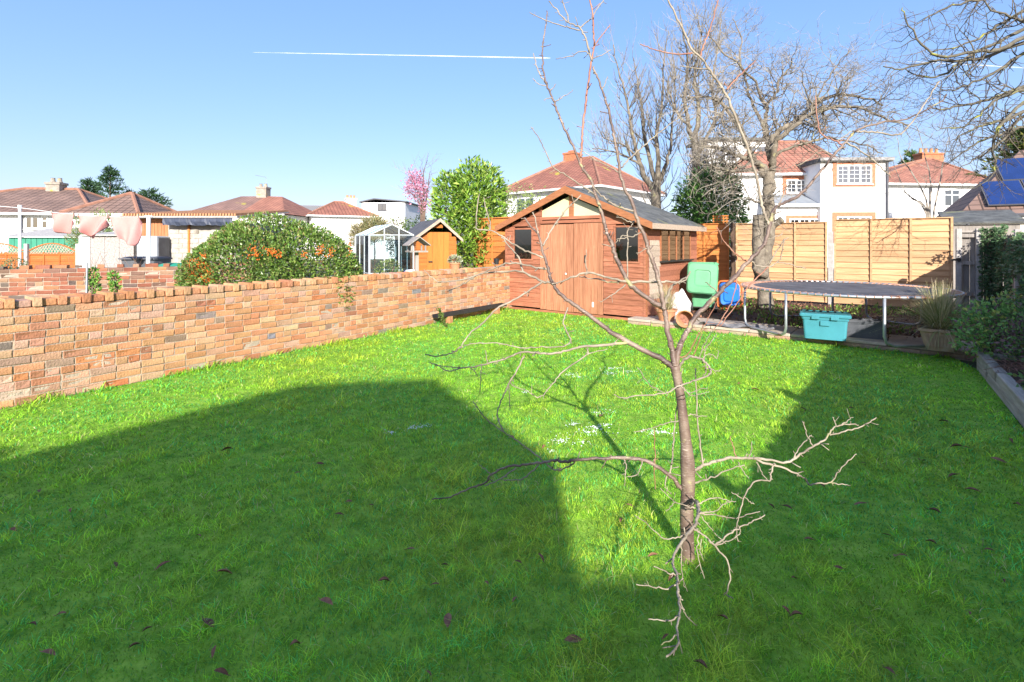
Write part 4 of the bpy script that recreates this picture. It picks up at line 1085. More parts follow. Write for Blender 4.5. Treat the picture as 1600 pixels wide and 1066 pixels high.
for q in (-0.12, 0.12): MB().box(q - 0.05, q + 0.05, -0.235, -0.215, 0.29, 0.35).build('clip', m_teal, box, bevel=0.005)
mb = MB(); mb.box(-0.06, 0.06, -0.214, -0.20, 0.20, 0.27); mb.build('handle_plate', m_teal, box, bevel=0.005)
p = G(1354, 531, 0.10) + Vector((0.06, 0.16, 0)); p.z = 0.104
m_grey_pl = mat('charcoal_plastic', (0.10, 0.105, 0.118), 0.55, 0.25, 5, 0.2, 60, spec=0.4)
tro = thing('plant_trough', 'empty charcoal plastic trough planter beside the turquoise box', 'trough', p, EROT + 0.16)
mb = MB(); mb.rings([taper_ring(0.46, 0.20, 0.0, 0.02), taper_ring(0.52, 0.25, 0.23, 0.02), taper_ring(0.54, 0.27, 0.232, 0.02), taper_ring(0.545, 0.275, 0.268, 0.02), taper_ring(0.52, 0.25, 0.268, 0.02), taper_ring(0.46, 0.20, 0.03, 0.02)]); mb.build('trough_body', m_grey_pl, tro)
MB().box(-0.23, 0.23, -0.10, 0.10, 0.15, 0.17).build('soil', m_soil, tro)
p = G(1476, 551, 0.10) + Vector((0.08, 0.16, 0)); p.z = 0.102
m_terra = mat('pale_terracotta', (0.47, 0.31, 0.22), 0.8, 0.2, 6, 0.2, 60, spots=(0.55, 0.43, 0.34), spot_scale=4, spot_lo=0.6)
m_terra2 = mat('terracotta', (0.50, 0.23, 0.12), 0.85, 0.2, 6, 0.2, 60, spots=(0.56, 0.40, 0.28), spot_scale=5, spot_lo=0.6)
POT = p.copy()
pot = thing('plant_pot', 'pale terracotta ribbed rectangular pot holding a large tuft of dry grass', 'plant pot', p, EROT + 0.05)
mb = MB(); mb.rings([taper_ring(0.28, 0.22, 0.0, 0.06), taper_ring(0.34, 0.27, 0.06, 0.07), taper_ring(0.40, 0.32, 0.18, 0.07), taper_ring(0.42, 0.335, 0.235, 0.07), taper_ring(0.475, 0.38, 0.25, 0.07), taper_ring(0.475, 0.38, 0.285, 0.07), taper_ring(0.42, 0.33, 0.285, 0.07), taper_ring(0.38, 0.3, 0.2, 0.07)], True, True); mb.build('pot_body', m_terra, pot)
for i in range(9):
    xx = -0.15 + i * 0.0375; MB().bar((xx * 0.85, -0.142, 0.06), (xx * 1.05, -0.165, 0.215), 0.018, 0.02, (0, 1, 0)).build('rib', m_terra, pot)
MB().box(-0.18, 0.18, -0.14, 0.14, 0.20, 0.245).build('soil', m_soil, pot)

def grass_tuft(name, label, c, n, length, spread, col, seed, droop=0.5, r0=0.07, width=0.004):
    r = np.random.default_rng(seed); K = 6
    az = r.uniform(0, 2 * PI, n); out = np.abs(r.normal(0, spread, n)); L = length * r.uniform(0.55, 1.1, n)
    bx = c[0] + np.cos(az) * r0 * r.uniform(0, 1, n); by = c[1] + np.sin(az) * r0 * r.uniform(0, 1, n)
    V = []; t = np.linspace(0, 1, K)
    side = az + PI / 2 + r.normal(0, 0.5, n)
    for k in range(K):
        u = t[k]; hor = L * (np.sin(np.clip(out, 0, 1.3)) * u + droop * out * u ** 2.2 * 0.8)
        ver = L * (np.cos(np.clip(out, 0, 1.3)) * u - droop * out * u ** 2.6 * 0.9)
        x = bx + np.cos(az) * hor; y = by + np.sin(az) * hor; z = c[2] + np.maximum(ver, -0.2)
        w = width * (1 - u * 0.85)
        V.append(np.stack([x - np.cos(side) * w, y - np.sin(side) * w, z], 1)); V.append(np.stack([x + np.cos(side) * w, y + np.sin(side) * w, z], 1))
    V = np.stack(V, 1).reshape(-1, 3); b = (np.arange(n) * 2 * K)[:, None]
    F = np.concatenate([b + np.array([[2 * k, 2 * k + 1, 2 * k + 3, 2 * k + 2]]) for k in range(K - 1)], 1).ravel()
    pal = np.array(col); cc = pal[r.integers(0, len(pal), n)] * r.uniform(0.7, 1.3, n)[:, None]
    root = thing(name, label, 'grass plant', c)
    fast_mesh('blades', V, F, np.full(n * (K - 1), 4), mat('tuft_blade', (1, 1, 1), 0.7, 0.0, attr=True, trans=0.2), root, np.repeat(cc, 2 * K, axis=0), kind='stuff')
    return root
grass_tuft('ornamental_grass', 'large arching tuft of straw-coloured ornamental grass in the pale rectangular pot', (POT.x, POT.y, POT.z + 0.24), 1500, 0.66, 0.55,
           [(0.55, 0.46, 0.27), (0.40, 0.38, 0.17), (0.26, 0.29, 0.10), (0.62, 0.52, 0.33)], 3)
p = G(1039, 508.5, 0.05); p.z = 0.052
p += Vector((0.10, 0.25, 0))
rp = thing('plant_pot', 'round terracotta pot with dry grass standing at the corner of the big shed', 'plant pot', (p.x, p.y, 0.06))
mb = MB(); mb.lathe([(0.0, 0), (0.12, 0), (0.165, 0.20), (0.185, 0.205), (0.19, 0.25), (0.165, 0.25), (0.15, 0.2), (0, 0.2)], (0, 0, 0), 24); mb.build('pot_body', m_terra2, rp, smooth=False)
MB().lathe([(0.0, 0.22), (0.155, 0.215)], (0, 0, 0), 20).build('soil', m_soil, rp)
grass_tuft('ornamental_grass', 'dry straw-coloured grass tuft in the round terracotta pot by the shed', (p.x, p.y, 0.26), 420, 0.52, 0.36,
           [(0.50, 0.42, 0.24), (0.42, 0.38, 0.16), (0.55, 0.48, 0.32)], 4, droop=0.45)
# tipped empty pot
q = G(1070, 512, 0.06)
tp = thing('plant_pot', 'empty terracotta pot lying on its side facing the lawn', 'plant pot', (q.x + 0.02, q.y + 0.06, 0.20), 0)
mb = MB(); prof = [(0.0, 0.26), (0.09, 0.26), (0.125, 0.05), (0.145, 0.05), (0.15, 0.0), (0.132, 0.0), (0.115, 0.05), (0.085, 0.24), (0.0, 0.24)]; mb.lathe(prof, (0, 0, 0), 24)
o = mb.build('pot_body', m_terra2, tp); o.rotation_euler = (math.radians(-90), 0, math.radians(-25))
mb = MB(); mb.lathe([(0.0, 0.16), (0.10, 0.15)], (0, 0, 0), 18); o = mb.build('spilled_compost', mat('pot_compost', (0.28, 0.13, 0.09), 0.9, 0.5, 25, 0.5, 60), tp); o.rotation_euler = (math.radians(-90), 0, math.radians(-25))
# white sack slumped behind the pots
m_sack = mat('white_sack', (0.78, 0.76, 0.72), 0.6, 0.05, 5, 0.6, 14)
q = G(1066, 496, 0.06)
sack = thing('sack', 'white woven plastic sack slumped between the potted grass and the bin', 'sack', (q.x + 0.05, q.y + 0.25, 0.05))
bm = bmesh.new(); bmesh.ops.create_icosphere(bm, subdivisions=4, radius=1)
for v in bm.verts:
    c = v.co; f = 1 + 0.10 * math.sin(5 * c.x + 3 * c.z) * math.cos(4 * c.y) + 0.05 * math.sin(11 * c.z + 7 * c.x)
    z_ = max(c.z, -0.75); pinch = 1 - 0.35 * max(0, z_) ** 2
    v.co = Vector((c.x * 0.20 * f * pinch, c.y * 0.17 * f * pinch, (z_ + 0.75) * 0.30 * (1 + 0.06 * math.sin(6 * c.x))))
me = bpy.data.meshes.new('sack_body'); bm.to_mesh(me); bm.free(); me.materials.append(m_sack); me.polygons.foreach_set('use_smooth', [True] * len(me.polygons)); link('sack_body', me, sack)

# ------------------------------------------------------------------ wheelie bin, its lid thrown back towards the lawn
m_bin = mat('green_bin_plastic', (0.11, 0.33, 0.165), 0.5, 0.12, 4, 0.1, 60, spec=0.4)
m_bin_d = mat('bin_inside', (0.07, 0.20, 0.11), 0.6, 0.1, 4)
c = P(1098, 380, 10.75)
bin_rot = math.radians(-20)
wb = thing('wheelie_bin', 'green wheelie bin with its lid hanging open down the back', 'wheelie bin', (c.x + 0.10, c.y + 0.25, 0.05), bin_rot)
mb = MB(); mb.rings([taper_ring(0.44, 0.46, 0.10, 0.05), taper_ring(0.47, 0.50, 0.45, 0.05), taper_ring(0.54, 0.62, 0.98, 0.05), taper_ring(0.58, 0.66, 0.985, 0.05), taper_ring(0.58, 0.66, 1.03, 0.05), taper_ring(0.53, 0.61, 1.03, 0.05), taper_ring(0.42, 0.44, 0.16, 0.05)])
mb.build('bin_body', m_bin, wb, smooth=False)
mb = MB(); mb.box(-0.30, 0.30, -0.40, -0.335, 0.99, 1.035); mb.build('handle_bar', m_bin, wb, bevel=0.012)
for q in (-0.26, -0.02, 0.22): MB().box(q, q + 0.05, -0.42, -0.34, 1.0, 1.055).build('hinge', m_bin, wb, bevel=0.008)
lid = []
mb = MB()
def lid_ring(w, h, y, zc, r): 
    pts = []
    for (cx, cz, a0) in ((w / 2 - r, h / 2 - r, 0), (-w / 2 + r, h / 2 - r, PI / 2), (-w / 2 + r, -h / 2 + r, PI), (w / 2 - r, -h / 2 + r, 3 * PI / 2)):
        for i in range(4):
            a_ = a0 + PI / 2 * i / 3; pts.append((cx + r * math.cos(a_), y, zc + cz + r * math.sin(a_)))
    return pts
lz = -0.32
mb.rings([lid_ring(0.60, 0.64, 0.02, lz, 0.09), lid_ring(0.60, 0.64, -0.02, lz, 0.09), lid_ring(0.55, 0.59, -0.045, lz, 0.09), lid_ring(0.31, 0.34, -0.05, lz, 0.05), lid_ring(0.29, 0.32, -0.032, lz, 0.05), lid_ring(0.25, 0.28, -0.034, lz, 0.04)])
ld = mb.build('lid', m_bin, wb); ld.location = (0.0, -0.41, 1.04); ld.rotation_euler = (math.radians(-6), math.radians(3), 0)
for s_ in (-1, 1):
    mb = MB(); mb.tube([(s_ * 0.20, -0.26, 0.10), (s_ * 0.27, -0.26, 0.10)], 0.10, 18); w_ = mb.build('wheel', m_black, wb)
    mb = MB(); mb.tube([(s_ * 0.271, -0.26, 0.10), (s_ * 0.276, -0.26, 0.10)], 0.05, 14); mb.build('hub', m_grey_pl, w_)
MB().tube([(-0.2, -0.26, 0.10), (0.2, -0.26, 0.10)], 0.012, 8).build('axle', m_iron, wb)
MB().box(-0.2, 0.2, 0.10, 0.22, 0.0, 0.11).build('foot', m_bin, wb, bevel=0.01)

# ------------------------------------------------------------------ blue plastic tub leaning by the bin
m_blue = mat('blue_plastic', (0.02, 0.17, 0.62), 0.35, 0.12, 3, spec=0.5)
m_orange = mat('orange_plastic', (0.62, 0.14, 0.03), 0.5, 0.2, 4, spots=(0.45, 0.09, 0.03), spot_scale=5, spot_lo=0.55)
c = P(1141, 448, 10.95)
tub_scale = 0.82
tub = thing('toy_tray', 'blue plastic toy tray with a crumpled orange rim propped against the fence', 'plastic tray', (c.x, c.y + 0.05, 0.05), math.radians(-22))
mb = MB(); mb.rings([lid_ring(0.50, 0.62, 0.06, 0.42, 0.12), lid_ring(0.50, 0.62, 0.02, 0.42, 0.12), lid_ring(0.42, 0.54, -0.07, 0.42, 0.10), lid_ring(0.30, 0.40, -0.06, 0.42, 0.08), lid_ring(0.24, 0.32, -0.085, 0.42, 0.06)]); mb.build('tray', m_blue, tub)
rp_ = lid_ring(0.60, 0.74, 0.0, 0.42, 0.16); rp_ = [Vector(v) + Vector((random.gauss(0, .012), random.gauss(0.05, .02), random.gauss(0, .012))) for v in rp_]
mb = MB(); mb.tube(rp_ + [rp_[0]], [0.026 + 0.008 * math.sin(i * 2.3) for i in range(len(rp_) + 1)], 8, cap=False); mb.build('rim', m_orange, tub, smooth=True)
for s_ in (-0.15, 0.15): MB().tube([(s_, 0.05, 0.08), (s_, 0.22, 0.0)], 0.02, 6).build('foot', m_orange, tub)
tub.scale = (tub_scale,) * 3
# crumpled grey tarpaulin
m_tarp = mat('grey_tarp', (0.17, 0.165, 0.17), 0.6, 0.3, 8, 0.5, 30)
q = G(1140, 512, 0.08)
mb = MB(); nx, ny = 22, 8; vs = []; fs = []
for i in range(nx):
    for j in range(ny):
        u = i / (nx - 1); v = j / (ny - 1)
        vs.append((q.x - 0.42 + 0.95 * u + 0.05 * math.sin(9 * v), q.y - 0.02 + 0.34 * v - 0.42 * u + 0.04 * math.sin(13 * u), 0.108 + 0.075 * abs(math.sin(7 * u + 5 * v) * math.cos(9 * v - 4 * u)) * math.sin(PI * min(1, v + 0.1)) ** 0.5))
for i in range(nx - 1):
    for j in range(ny - 1):
        k = i * ny + j; fs.append((k, k + ny, k + ny + 1, k + 1))
o = mb.add(vs, fs).build('tarpaulin', m_tarp); tag(o, 'crumpled grey tarpaulin lying on the slabs beside the trampoline leg', 'tarpaulin')

# ------------------------------------------------------------------ black gutter length against the wall
ga = P(679, 494, 9.35); gb = P(788, 486.5, 11.2)
gut = thing('gutter', 'length of black plastic gutter propped on two bricks against the wall', 'gutter', (ga.x, ga.y, 0), math.atan2(gb.y - ga.y, gb.x - ga.x))
gl = math.hypot(gb.x - ga.x, gb.y - ga.y)
mb = MB(); mb.prism([(-0.06, 0.195), (-0.07, 0.13), (0.05, 0.13), (0.06, 0.195), (0.05, 0.195), (0.04, 0.142), (-0.06, 0.142), (-0.05, 0.195)], 'x', 0, gl); mb.build('channel', m_black, gut)
for q in (0.35, gl - 0.35):
    o = link('brick', brick_mesh('brick', 0.1, 0.2, 0.128, random.Random(3)), gut); o.location = (q, 0.0, 0.063); o.color = (0.5, 0.25, 0.12, 1)

# ------------------------------------------------------------------ fallen leaves and hail on the lawn
def leaf_variant(seed):
    r = random.Random(seed); L = r.uniform(0.05, 0.085); Wd = L * r.uniform(0.3, 0.5); curl = r.uniform(0.25, 0.9); n = 6
    vs = []; fs = []
    for i in range(n + 1):
        u = i / n; w = Wd * math.sin(PI * min(1, u * 0.95 + 0.04)) ** 0.8 * 0.5; z = 0.012 * math.sin(PI * u) * curl + 0.010 * curl * u * u
        for s in (-1, 0, 1): vs.append((L * (u - 0.5), s * w * (1 - 0.35 * curl), z + abs(s) * w * curl * 1.1))
    for i in range(n):
        for s in (0, 1): k = i * 3 + s; fs.append((k, k + 1, k + 4, k + 3))
    vs.append((-L * 0.72, 0.004, 0.01)); vs.append((-L * 0.5, 0.0025, 0.002)); vs.append((-L * 0.5, -0.0025, 0.002)); b = len(vs) - 3; fs.append((b, b + 1, b + 2))
    me = bpy.data.meshes.new('fallen_leaf'); me.from_pydata(vs, [], fs); me.materials.append(m_leaf_brown); me.polygons.foreach_set('use_smooth', [True] * len(fs)); return me
LV = [leaf_variant(i) for i in range(7)]
leaf_px = [(50, 978), (95, 962), (325, 975), (230, 987), (510, 943), (545, 786), (530, 805), (180, 885), (350, 898), (310, 838), (700, 970), (695, 885), (680, 915), (760, 912), (805, 938), (810, 880), (845, 872), (1040, 995), (1130, 968), (1228, 955), (1245, 965), (1385, 838), (1455, 850), (1310, 888), (1460, 800), (1515, 960), (1570, 908), (1545, 860), (1590, 790), (1285, 760), (1230, 795), (1205, 793), (1345, 790), (1350, 725), (1400, 870), (1440, 720), (1490, 745), (1520, 768), (1375, 670), (1255, 640), (1330, 640), (1452, 598), (1495, 700), (1510, 700), (1240, 905), (1265, 845), (970, 815), (985, 790), (850, 700), (875, 735), (800, 683), (355, 705), (465, 740), (500, 725), (60, 770), (110, 800), (75, 1022), (210, 1010), (335, 1020), (345, 1055), (600, 910), (640, 860), (580, 790), (895, 1000), (1095, 1040), (1390, 1052), (1410, 870), (1050, 905), (1020, 870), (900, 640), (940, 650), (1155, 600), (1180, 610), (1560, 720), (1580, 690), (20, 830), (255, 885), (460, 1010), (670, 1055), (1430, 660), (1540, 630), (1475, 660), (1190, 560), (1100, 620)]
lr = random.Random(21)
for (px, py) in leaf_px:
    g = G(px, py, 0.02); o = bpy.data.objects.new('fallen_leaf', lr.choice(LV)); COL.objects.link(o)
    s_ = lr.uniform(0.5, 1.05) * (0.85 if g.y < 2.6 else 1.05); o.location = (g.x, g.y, 0.018 + lr.uniform(0, 0.008)); o.rotation_euler = (lr.uniform(-.35, .35), lr.uniform(-.35, .35), lr.uniform(0, 6.28)); o.scale = (s_, s_, s_)
    tag(o, 'curled brown dead leaf lying on the lawn grass', 'leaf', 'dead leaves scattered over the lawn')
mb = MB(); hr = random.Random(44)
for (px, py, s_) in ((645, 668, 1.0), (665, 665, .8), (612, 675, .7), (873, 688, 1.0), (920, 675, 1.6), (930, 668, 1.0), (938, 645, 1.2), (895, 585, 1.2), (905, 589, .8), (955, 583, 1.2), (1020, 674, 1.2), (1035, 675, 1.2), (897, 662, .8), (948, 664, .8), (985, 580, .8), (955, 575, 1.0), (862, 704, .5), (820, 612, .4), (910, 690, .7)):
    g = G(px, py, 0.01)
    for i in range(int(46 * s_)):
        a_ = hr.uniform(0, 6.28); d = abs(hr.gauss(0, 0.042)) * s_; rr_ = hr.uniform(0.002, 0.0065); c = Vector((g.x + d * math.cos(a_) * 1.5, g.y + d * math.sin(a_), hr.uniform(0.002, 0.013)))
        vs = [c + Vector(v) * rr_ for v in ((1, 0, 0), (-1, 0, 0), (0, 1, 0), (0, -1, 0), (0, 0, 0.8), (0, 0, -0.8))]
        mb.add(vs, [(0, 2, 4), (2, 1, 4), (1, 3, 4), (3, 0, 4), (2, 0, 5), (1, 2, 5), (3, 1, 5), (0, 3, 5)])
o = mb.build('hail', m_snow); tag(o, 'scattered white grains of melting hail in the lawn grass', 'hail', kind='stuff')

# ------------------------------------------------------------------ houses around
m_white = mat('white_render', (0.80, 0.79, 0.77), 0.9, 0.05, 1.2, 0.15, 40)
m_cream_w = mat('cream_render', (0.70, 0.66, 0.55), 0.9, 0.06, 1.2, 0.15, 40)
m_fasc = mat('white_fascia', (0.75, 0.75, 0.74), 0.6, 0.05)
m_dkgut = mat('dark_gutter', (0.10, 0.10, 0.11), 0.5, 0.1)
m_pane = glass_mat('house_pane', tint=(0.25, 0.30, 0.36), refl=0.9, dark=0.35)
m_room = mat('room_dark', (0.10, 0.11, 0.13), 0.8, 0.2, 2)
m_redbrick = mat('red_brick_trim', (0.50, 0.20, 0.11), 0.9, 0.25, 9, 0.3, 60)
m_chim = mat('chimney_brick', (0.45, 0.17, 0.085), 0.9, 0.25, 7, 0.3, 40)
m_chim_grey = mat('chimney_render', (0.32, 0.28, 0.23), 0.9, 0.3, 5, 0.3, 40, spots=(0.38, 0.30, 0.08), spot_scale=4, spot_lo=0.6)
m_pot = mat('chimney_pot', (0.52, 0.25, 0.12), 0.85, 0.2, 8)
m_ridge = mat('ridge_tile', (0.33, 0.165, 0.11), 0.9, 0.25, 5)
m_tile_brown = roof_mat('brown_tiles', (0.265, 0.165, 0.125), (0.215, 0.135, 0.105), 0.33, 0.33)
m_tile_orange = roof_mat('orange_tiles', (0.42, 0.185, 0.12), (0.36, 0.15, 0.10), 0.3, 0.3)
m_tile_moss = roof_mat('mossy_tiles', (0.38, 0.155, 0.10), (0.32, 0.125, 0.085), 0.3, 0.3, moss=(0.42, 0.33, 0.05))
m_tile_mossb = roof_mat('mossy_brown_tiles', (0.31, 0.18, 0.14), (0.27, 0.155, 0.12), 0.3, 0.3, moss=(0.38, 0.32, 0.06))

def uv_poly_mesh(name, polys, m, parent):
    """roof planes with UVs in metres: u along the eave, v up the slope. polys: lists of Vector, first edge is the eave"""
    me = bpy.data.meshes.new(name); vs = []; fs = []; uvs = []
    for poly in polys:
        n = len(vs); vs += [tuple(p) for p in poly]; fs.append(tuple(range(n, n + len(poly))))
        e = (poly[1] - poly[0]).normalized(); nr = e.cross(poly[2] - poly[0]).normalized(); s = nr.cross(e)
        uvs += [((p - poly[0]).dot(e), (p - poly[0]).dot(s)) for p in poly]
    me.from_pydata(vs, [], fs)
    uv = me.uv_layers.new(name='UVMap')
    for p in me.polygons:
        for li in p.loop_indices: uv.data[li].uv = uvs[me.loops[li].vertex_index]
    me.materials.append(m); me.update()
    return link(name, me, parent)

def hip_roof(t, x0, x1, y0, y1, ze, zr, rx0, rx1, ry, m, oh=0.35, gutter=m_fasc, ridge_m=None):
    """hipped roof over a rectangle; ridge from (rx0,ry) to (rx1,ry)"""
    A = Vector((x0 - oh, y0 - oh, ze)); B = Vector((x1 + oh, y0 - oh, ze)); C = Vector((x1 + oh, y1 + oh, ze)); D_ = Vector((x0 - oh, y1 + oh, ze))
    R0 = Vector((rx0, ry, zr)); R1 = Vector((rx1, ry, zr))
    if rx1 - rx0 < 0.05: polys = [[A, B, R0], [B, C, R0], [C, D_, R0], [D_, A, R0]]
    else: polys = [[A, B, R1, R0], [B, C, R1], [C, D_, R0, R1], [D_, A, R0]]
    rf = uv_poly_mesh('roof', polys, m, t)
    mb = MB(); mb.add([A - Vector((0, 0, .001)), B - Vector((0, 0, .001)), C - Vector((0, 0, .001)), D_ - Vector((0, 0, .001))], [(3, 2, 1, 0)]); mb.build('soffit', gutter, t)
    mb = MB()
    for a_, b_ in ((A, B), (B, C), (C, D_), (D_, A)): mb.bar(a_ - Vector((0, 0, .06)), b_ - Vector((0, 0, .06)), 0.10, 0.12)
    mb.build('gutter', gutter, t)
    mb = MB(); k = 0.09
    if rx1 - rx0 > 0.05: mb.tube([R0 + Vector((0, 0, .02)), R1 + Vector((0, 0, .02))], k, 6)
    for a_, b_ in ((A, R0), (B, R1), (C, R1), (D_, R0)): mb.tube([a_ + Vector((0, 0, .02)), b_ + Vector((0, 0, .02))], k, 6)
    mb.build('ridge_tiles', ridge_m or m_ridge, rf)
    return rf

def chimney(parent, x, y, z0, z1, w, d, m, pots=2, pot_m=None, potr=0.11, poth=0.35):
    mb = MB(); mb.box(x - w / 2, x + w / 2, y - d / 2, y + d / 2, z0, z1 - 0.18)
    c = mb.build('chimney', m, parent)
    MB().box(x - w / 2 - 0.05, x + w / 2 + 0.05, y - d / 2 - 0.05, y + d / 2 + 0.05, z1 - 0.178, z1 - 0.04).build('chimney_cap', m, parent)
    for i in range(pots):
        px_ = x - w / 2 + w * (i + 0.5) / pots
        mb = MB(); mb.lathe([(potr * 1.0, 0), (potr * 1.1, 0.05), (potr * 0.85, 0.1), (potr * 0.75, poth), (potr * 0.9, poth), (potr * 0.6, poth), (potr * .6, 0)], (px_, y, z1 - 0.04), 10); mb.build('chimney_pot', pot_m or m_pot, parent)
    return c

def window(parent, x0, x1, z0, z1, y, cols=2, rows=1, frame=0.06, bars=None, m=None, surround=None, sm=0.22, depth=0.05):
    """window standing on the face y (facing -y): frame with mullions, panes behind, dark room behind the glass"""
    m = m or m_white_pvc
    if surround:
        mb = MB()
        for q in ((x0 - sm, x0, z0 - sm * .7, z1 + sm), (x1, x1 + sm, z0 - sm * .7, z1 + sm), (x0, x1, z1, z1 + sm), (x0, x1, z0 - sm * .7, z0)): mb.box(q[0], q[1], y - 0.025, y, q[2], q[3])
        mb.build('brick_surround', surround, parent)
    mb = MB(); yf = y - depth
    for q in ((x0, x0 + frame, z0, z1), (x1 - frame, x1, z0, z1), (x0 + frame, x1 - frame, z1 - frame, z1), (x0 + frame, x1 - frame, z0, z0 + frame)): mb.box(q[0], q[1], yf, y - 0.002, q[2], q[3])
    cw = (x1 - x0) / cols
    for i in range(1, cols): mb.box(x0 + cw * i - frame * .6, x0 + cw * i + frame * .6, yf, y - 0.003, z0 + frame, z1 - frame)
    for j in range(1, rows):
        zz = z0 + (z1 - z0) * (j / rows if bars is None else bars); mb.box(x0 + frame, x1 - frame, yf + 0.002, y - 0.004, zz - frame * .45, zz + frame * .45)
    w = mb.build('window', m, parent)
    MB().box(x0 + 0.01, x1 - 0.01, y - 0.003, y + 0.0, z0 + 0.01, z1 - 0.01).build('backing', m_room, w)
    for i in range(cols):
        MB().box(x0 + cw * i + frame * .5, x0 + cw * (i + 1) - frame * .5, yf + 0.018, yf + 0.022, z0 + frame * .5, z1 - frame * .5).build('pane', m_pane, w)
    MB().box(x0 - 0.06, x1 + 0.06, y - depth - 0.05, y, z0 - 0.05, z0 - 0.004).build('sill', m, w)
    return w
def georgian(w_parent, x0, x1, z0, z1, y, nx, nz):
    mb = MB()
    for i in range(1, nx): q = x0 + (x1 - x0) * i / nx; mb.box(q - 0.010, q + 0.010, y - 0.046, y - 0.034, z0, z1)
    for j in range(1, nz): q = z0 + (z1 - z0) * j / nz; mb.box(x0, x1, y - 0.0465, y - 0.0335, q - 0.010, q + 0.010)
    mb.build('glazing_bars', m_white_pvc, w_parent)

# --- house with white flat-roofed extension, beyond the end fence
O5 = (15.6, 26.0, 0); R5 = -0.04
def f5(px, py, yo=0): return facade(px, py, O5, R5, yo)
h5 = thing('house', 'white house with brick-framed windows and red tiled hipped roof behind the fence', 'house', O5, R5)
ex0, ez1 = f5(1282, 246); ex1, _ = f5(1387, 246)
MB().box(ex0, ex1, 0, 6, 0, ez1 - 0.25).build('wall', m_white, h5)
mb = MB(); mb.prism([(-0.2, ez1 - 0.245), (6.1, ez1 - 0.245), (6.1, ez1 + 0.1), (-0.2, ez1 - 0.06)], 'x', ex0 - 0.12, ex1 + 0.15); fr_ = mb.build('flat_roof', m_felt, h5)
MB().box(ex0 - 0.14, ex1 + 0.17, -0.26, -0.21, ez1 - 0.20, ez1 - 0.05).build('fascia', mat('grey_fascia', (0.30, 0.29, 0.28), 0.7, 0.1), h5)
MB().tube([(ex1 - 0.06, -0.08, ez1 - 0.3), (ex1 - 0.06, -0.08, 0)], 0.05, 8).build('drainpipe', m_dkgut, h5)
a_ = f5(1307, 258); b_ = f5(1361.5, 287.5)
w = window(h5, a_[0], b_[0], b_[1], a_[1], 0, 3, 1, 0.07, surround=m_redbrick, sm=0.2); cw = (b_[0] - a_[0]) / 3
for i in range(3): georgian(w, a_[0] + cw * i + .07, a_[0] + cw * (i + 1) - .07, b_[1] + .07, a_[1] - .07, 0, 2, 4)
a_ = f5(1307, 338.5); b_ = f5(1361, 375)
w = window(h5, a_[0], b_[0], b_[1], a_[1], 0, 3, 1, 0.08, surround=m_redbrick, sm=0.22)
for i in range(3): georgian(w, a_[0] + cw * i + .07, a_[0] + cw * (i + 1) - .07, b_[1] + .07, a_[1] - .07, 0, 2, 4)
mx0, _ = f5(1150, 300, 1.6); mx1 = ex0 - 0.002; mz = f5(1240, 272, 1.6)[1]
MB().box(mx0, mx1, 1.6, 9, 0, mz).build('wall', m_white, h5)
rz = f5(1240, 222, 5.2)[1]; rr0 = f5(1180, 222, 5.2)[0]; rr1 = f5(1261, 222, 5.2)[0]
hip_roof(h5, mx0, f5(1330, 250, 1.6)[0], 1.6, 9, mz + 0.02, rz, rr0, rr1, 5.2, m_tile_orange, 0.3)
a_ = f5(1228.5, 281, 1.6); b_ = f5(1274, 302, 1.6)
w = window(h5, a_[0], b_[0], b_[1], a_[1], 1.6, 3, 1, 0.07, surround=m_redbrick, sm=0.2); cw = (b_[0] - a_[0]) / 3
for i in range(3): georgian(w, a_[0] + cw * i + .07, a_[0] + cw * (i + 1) - .07, b_[1] + .07, a_[1] - .07, 1.6, 2, 3)
bx0 = f5(1206, 320, 0.3)[0]; bx1 = min(f5(1286, 320, 0.3)[0], ex0 - 0.003); bz = f5(1250, 319, 0.3)[1]; bzt = f5(1250, 304, 1.59)[1]
MB().box(bx0, bx1, 0.3, 1.598, 0, bz - 0.02).build('bay_wall', m_white, h5)
mb = MB(); mb.prism([(0.1, bz), (1.59, bzt), (1.59, bzt - 0.1), (0.1, bz - 0.02)], 'x', bx0 - 0.1, bx1); mb.build('bay_roof', mat('lead_roof', (0.25, 0.27, 0.29), 0.6, 0.15, 3), h5)
MB().box(bx0 - 0.12, bx1, 0.06, 0.16, bz - 0.16, bz - 0.002).build('bay_gutter', m_fasc, h5)
zl = f5(1250, 329, 0.3)[1]; MB().box(bx0 - 0.05, bx1 - 0.02, 0.2, 0.299, zl - 0.06, zl).build('ledge', m_fasc, h5)
a_ = f5(1233, 341.5, 0.3); b_ = f5(1280, 372, 0.3)
w = window(h5, a_[0], b_[0], b_[1], a_[1], 0.3, 3, 1, 0.08, surround=m_redbrick, sm=0.16)
cw = (b_[0] - a_[0]) / 3
for i in range(3): georgian(w, a_[0] + cw * i + .07, a_[0] + cw * (i + 1) - .07, b_[1] + .07, a_[1] - .07, 0.3, 2, 4)
# --- white dormer roof seen through the old apple tree
c = P(1152, 240, 30)
h5b = thing('house', 'white flat-roofed dormer extension seen through the old apple tree branches', 'house', (c.x, c.y, 0), 0.02)
MB().box(-1.7, 1.9, 0, 3, 0, c.z + 0.75).build('wall', m_white, h5b)
mb = MB(); mb.prism([(-0.2, c.z + 0.752), (3.2, c.z + 0.9), (3.2, c.z + 1.05), (-0.2, c.z + 0.9)], 'x', -1.9, 2.1); mb.build('flat_roof', m_felt, h5b)
window(h5b, -1.4, 0.0, c.z - 0.5, c.z + 0.45, 0, 2, 1, 0.07)
window(h5b, 0.5, 1.7, c.z - 0.5, c.z + 0.45, 0, 2, 1, 0.07)
# --- house behind the big shed, corner towards us
c = P(935, 290, 31)
h4 = thing('house', 'white house with mossy red hipped roof and brick chimney rising behind the big shed', 'house', (c.x, c.y, 0), math.radians(-42))
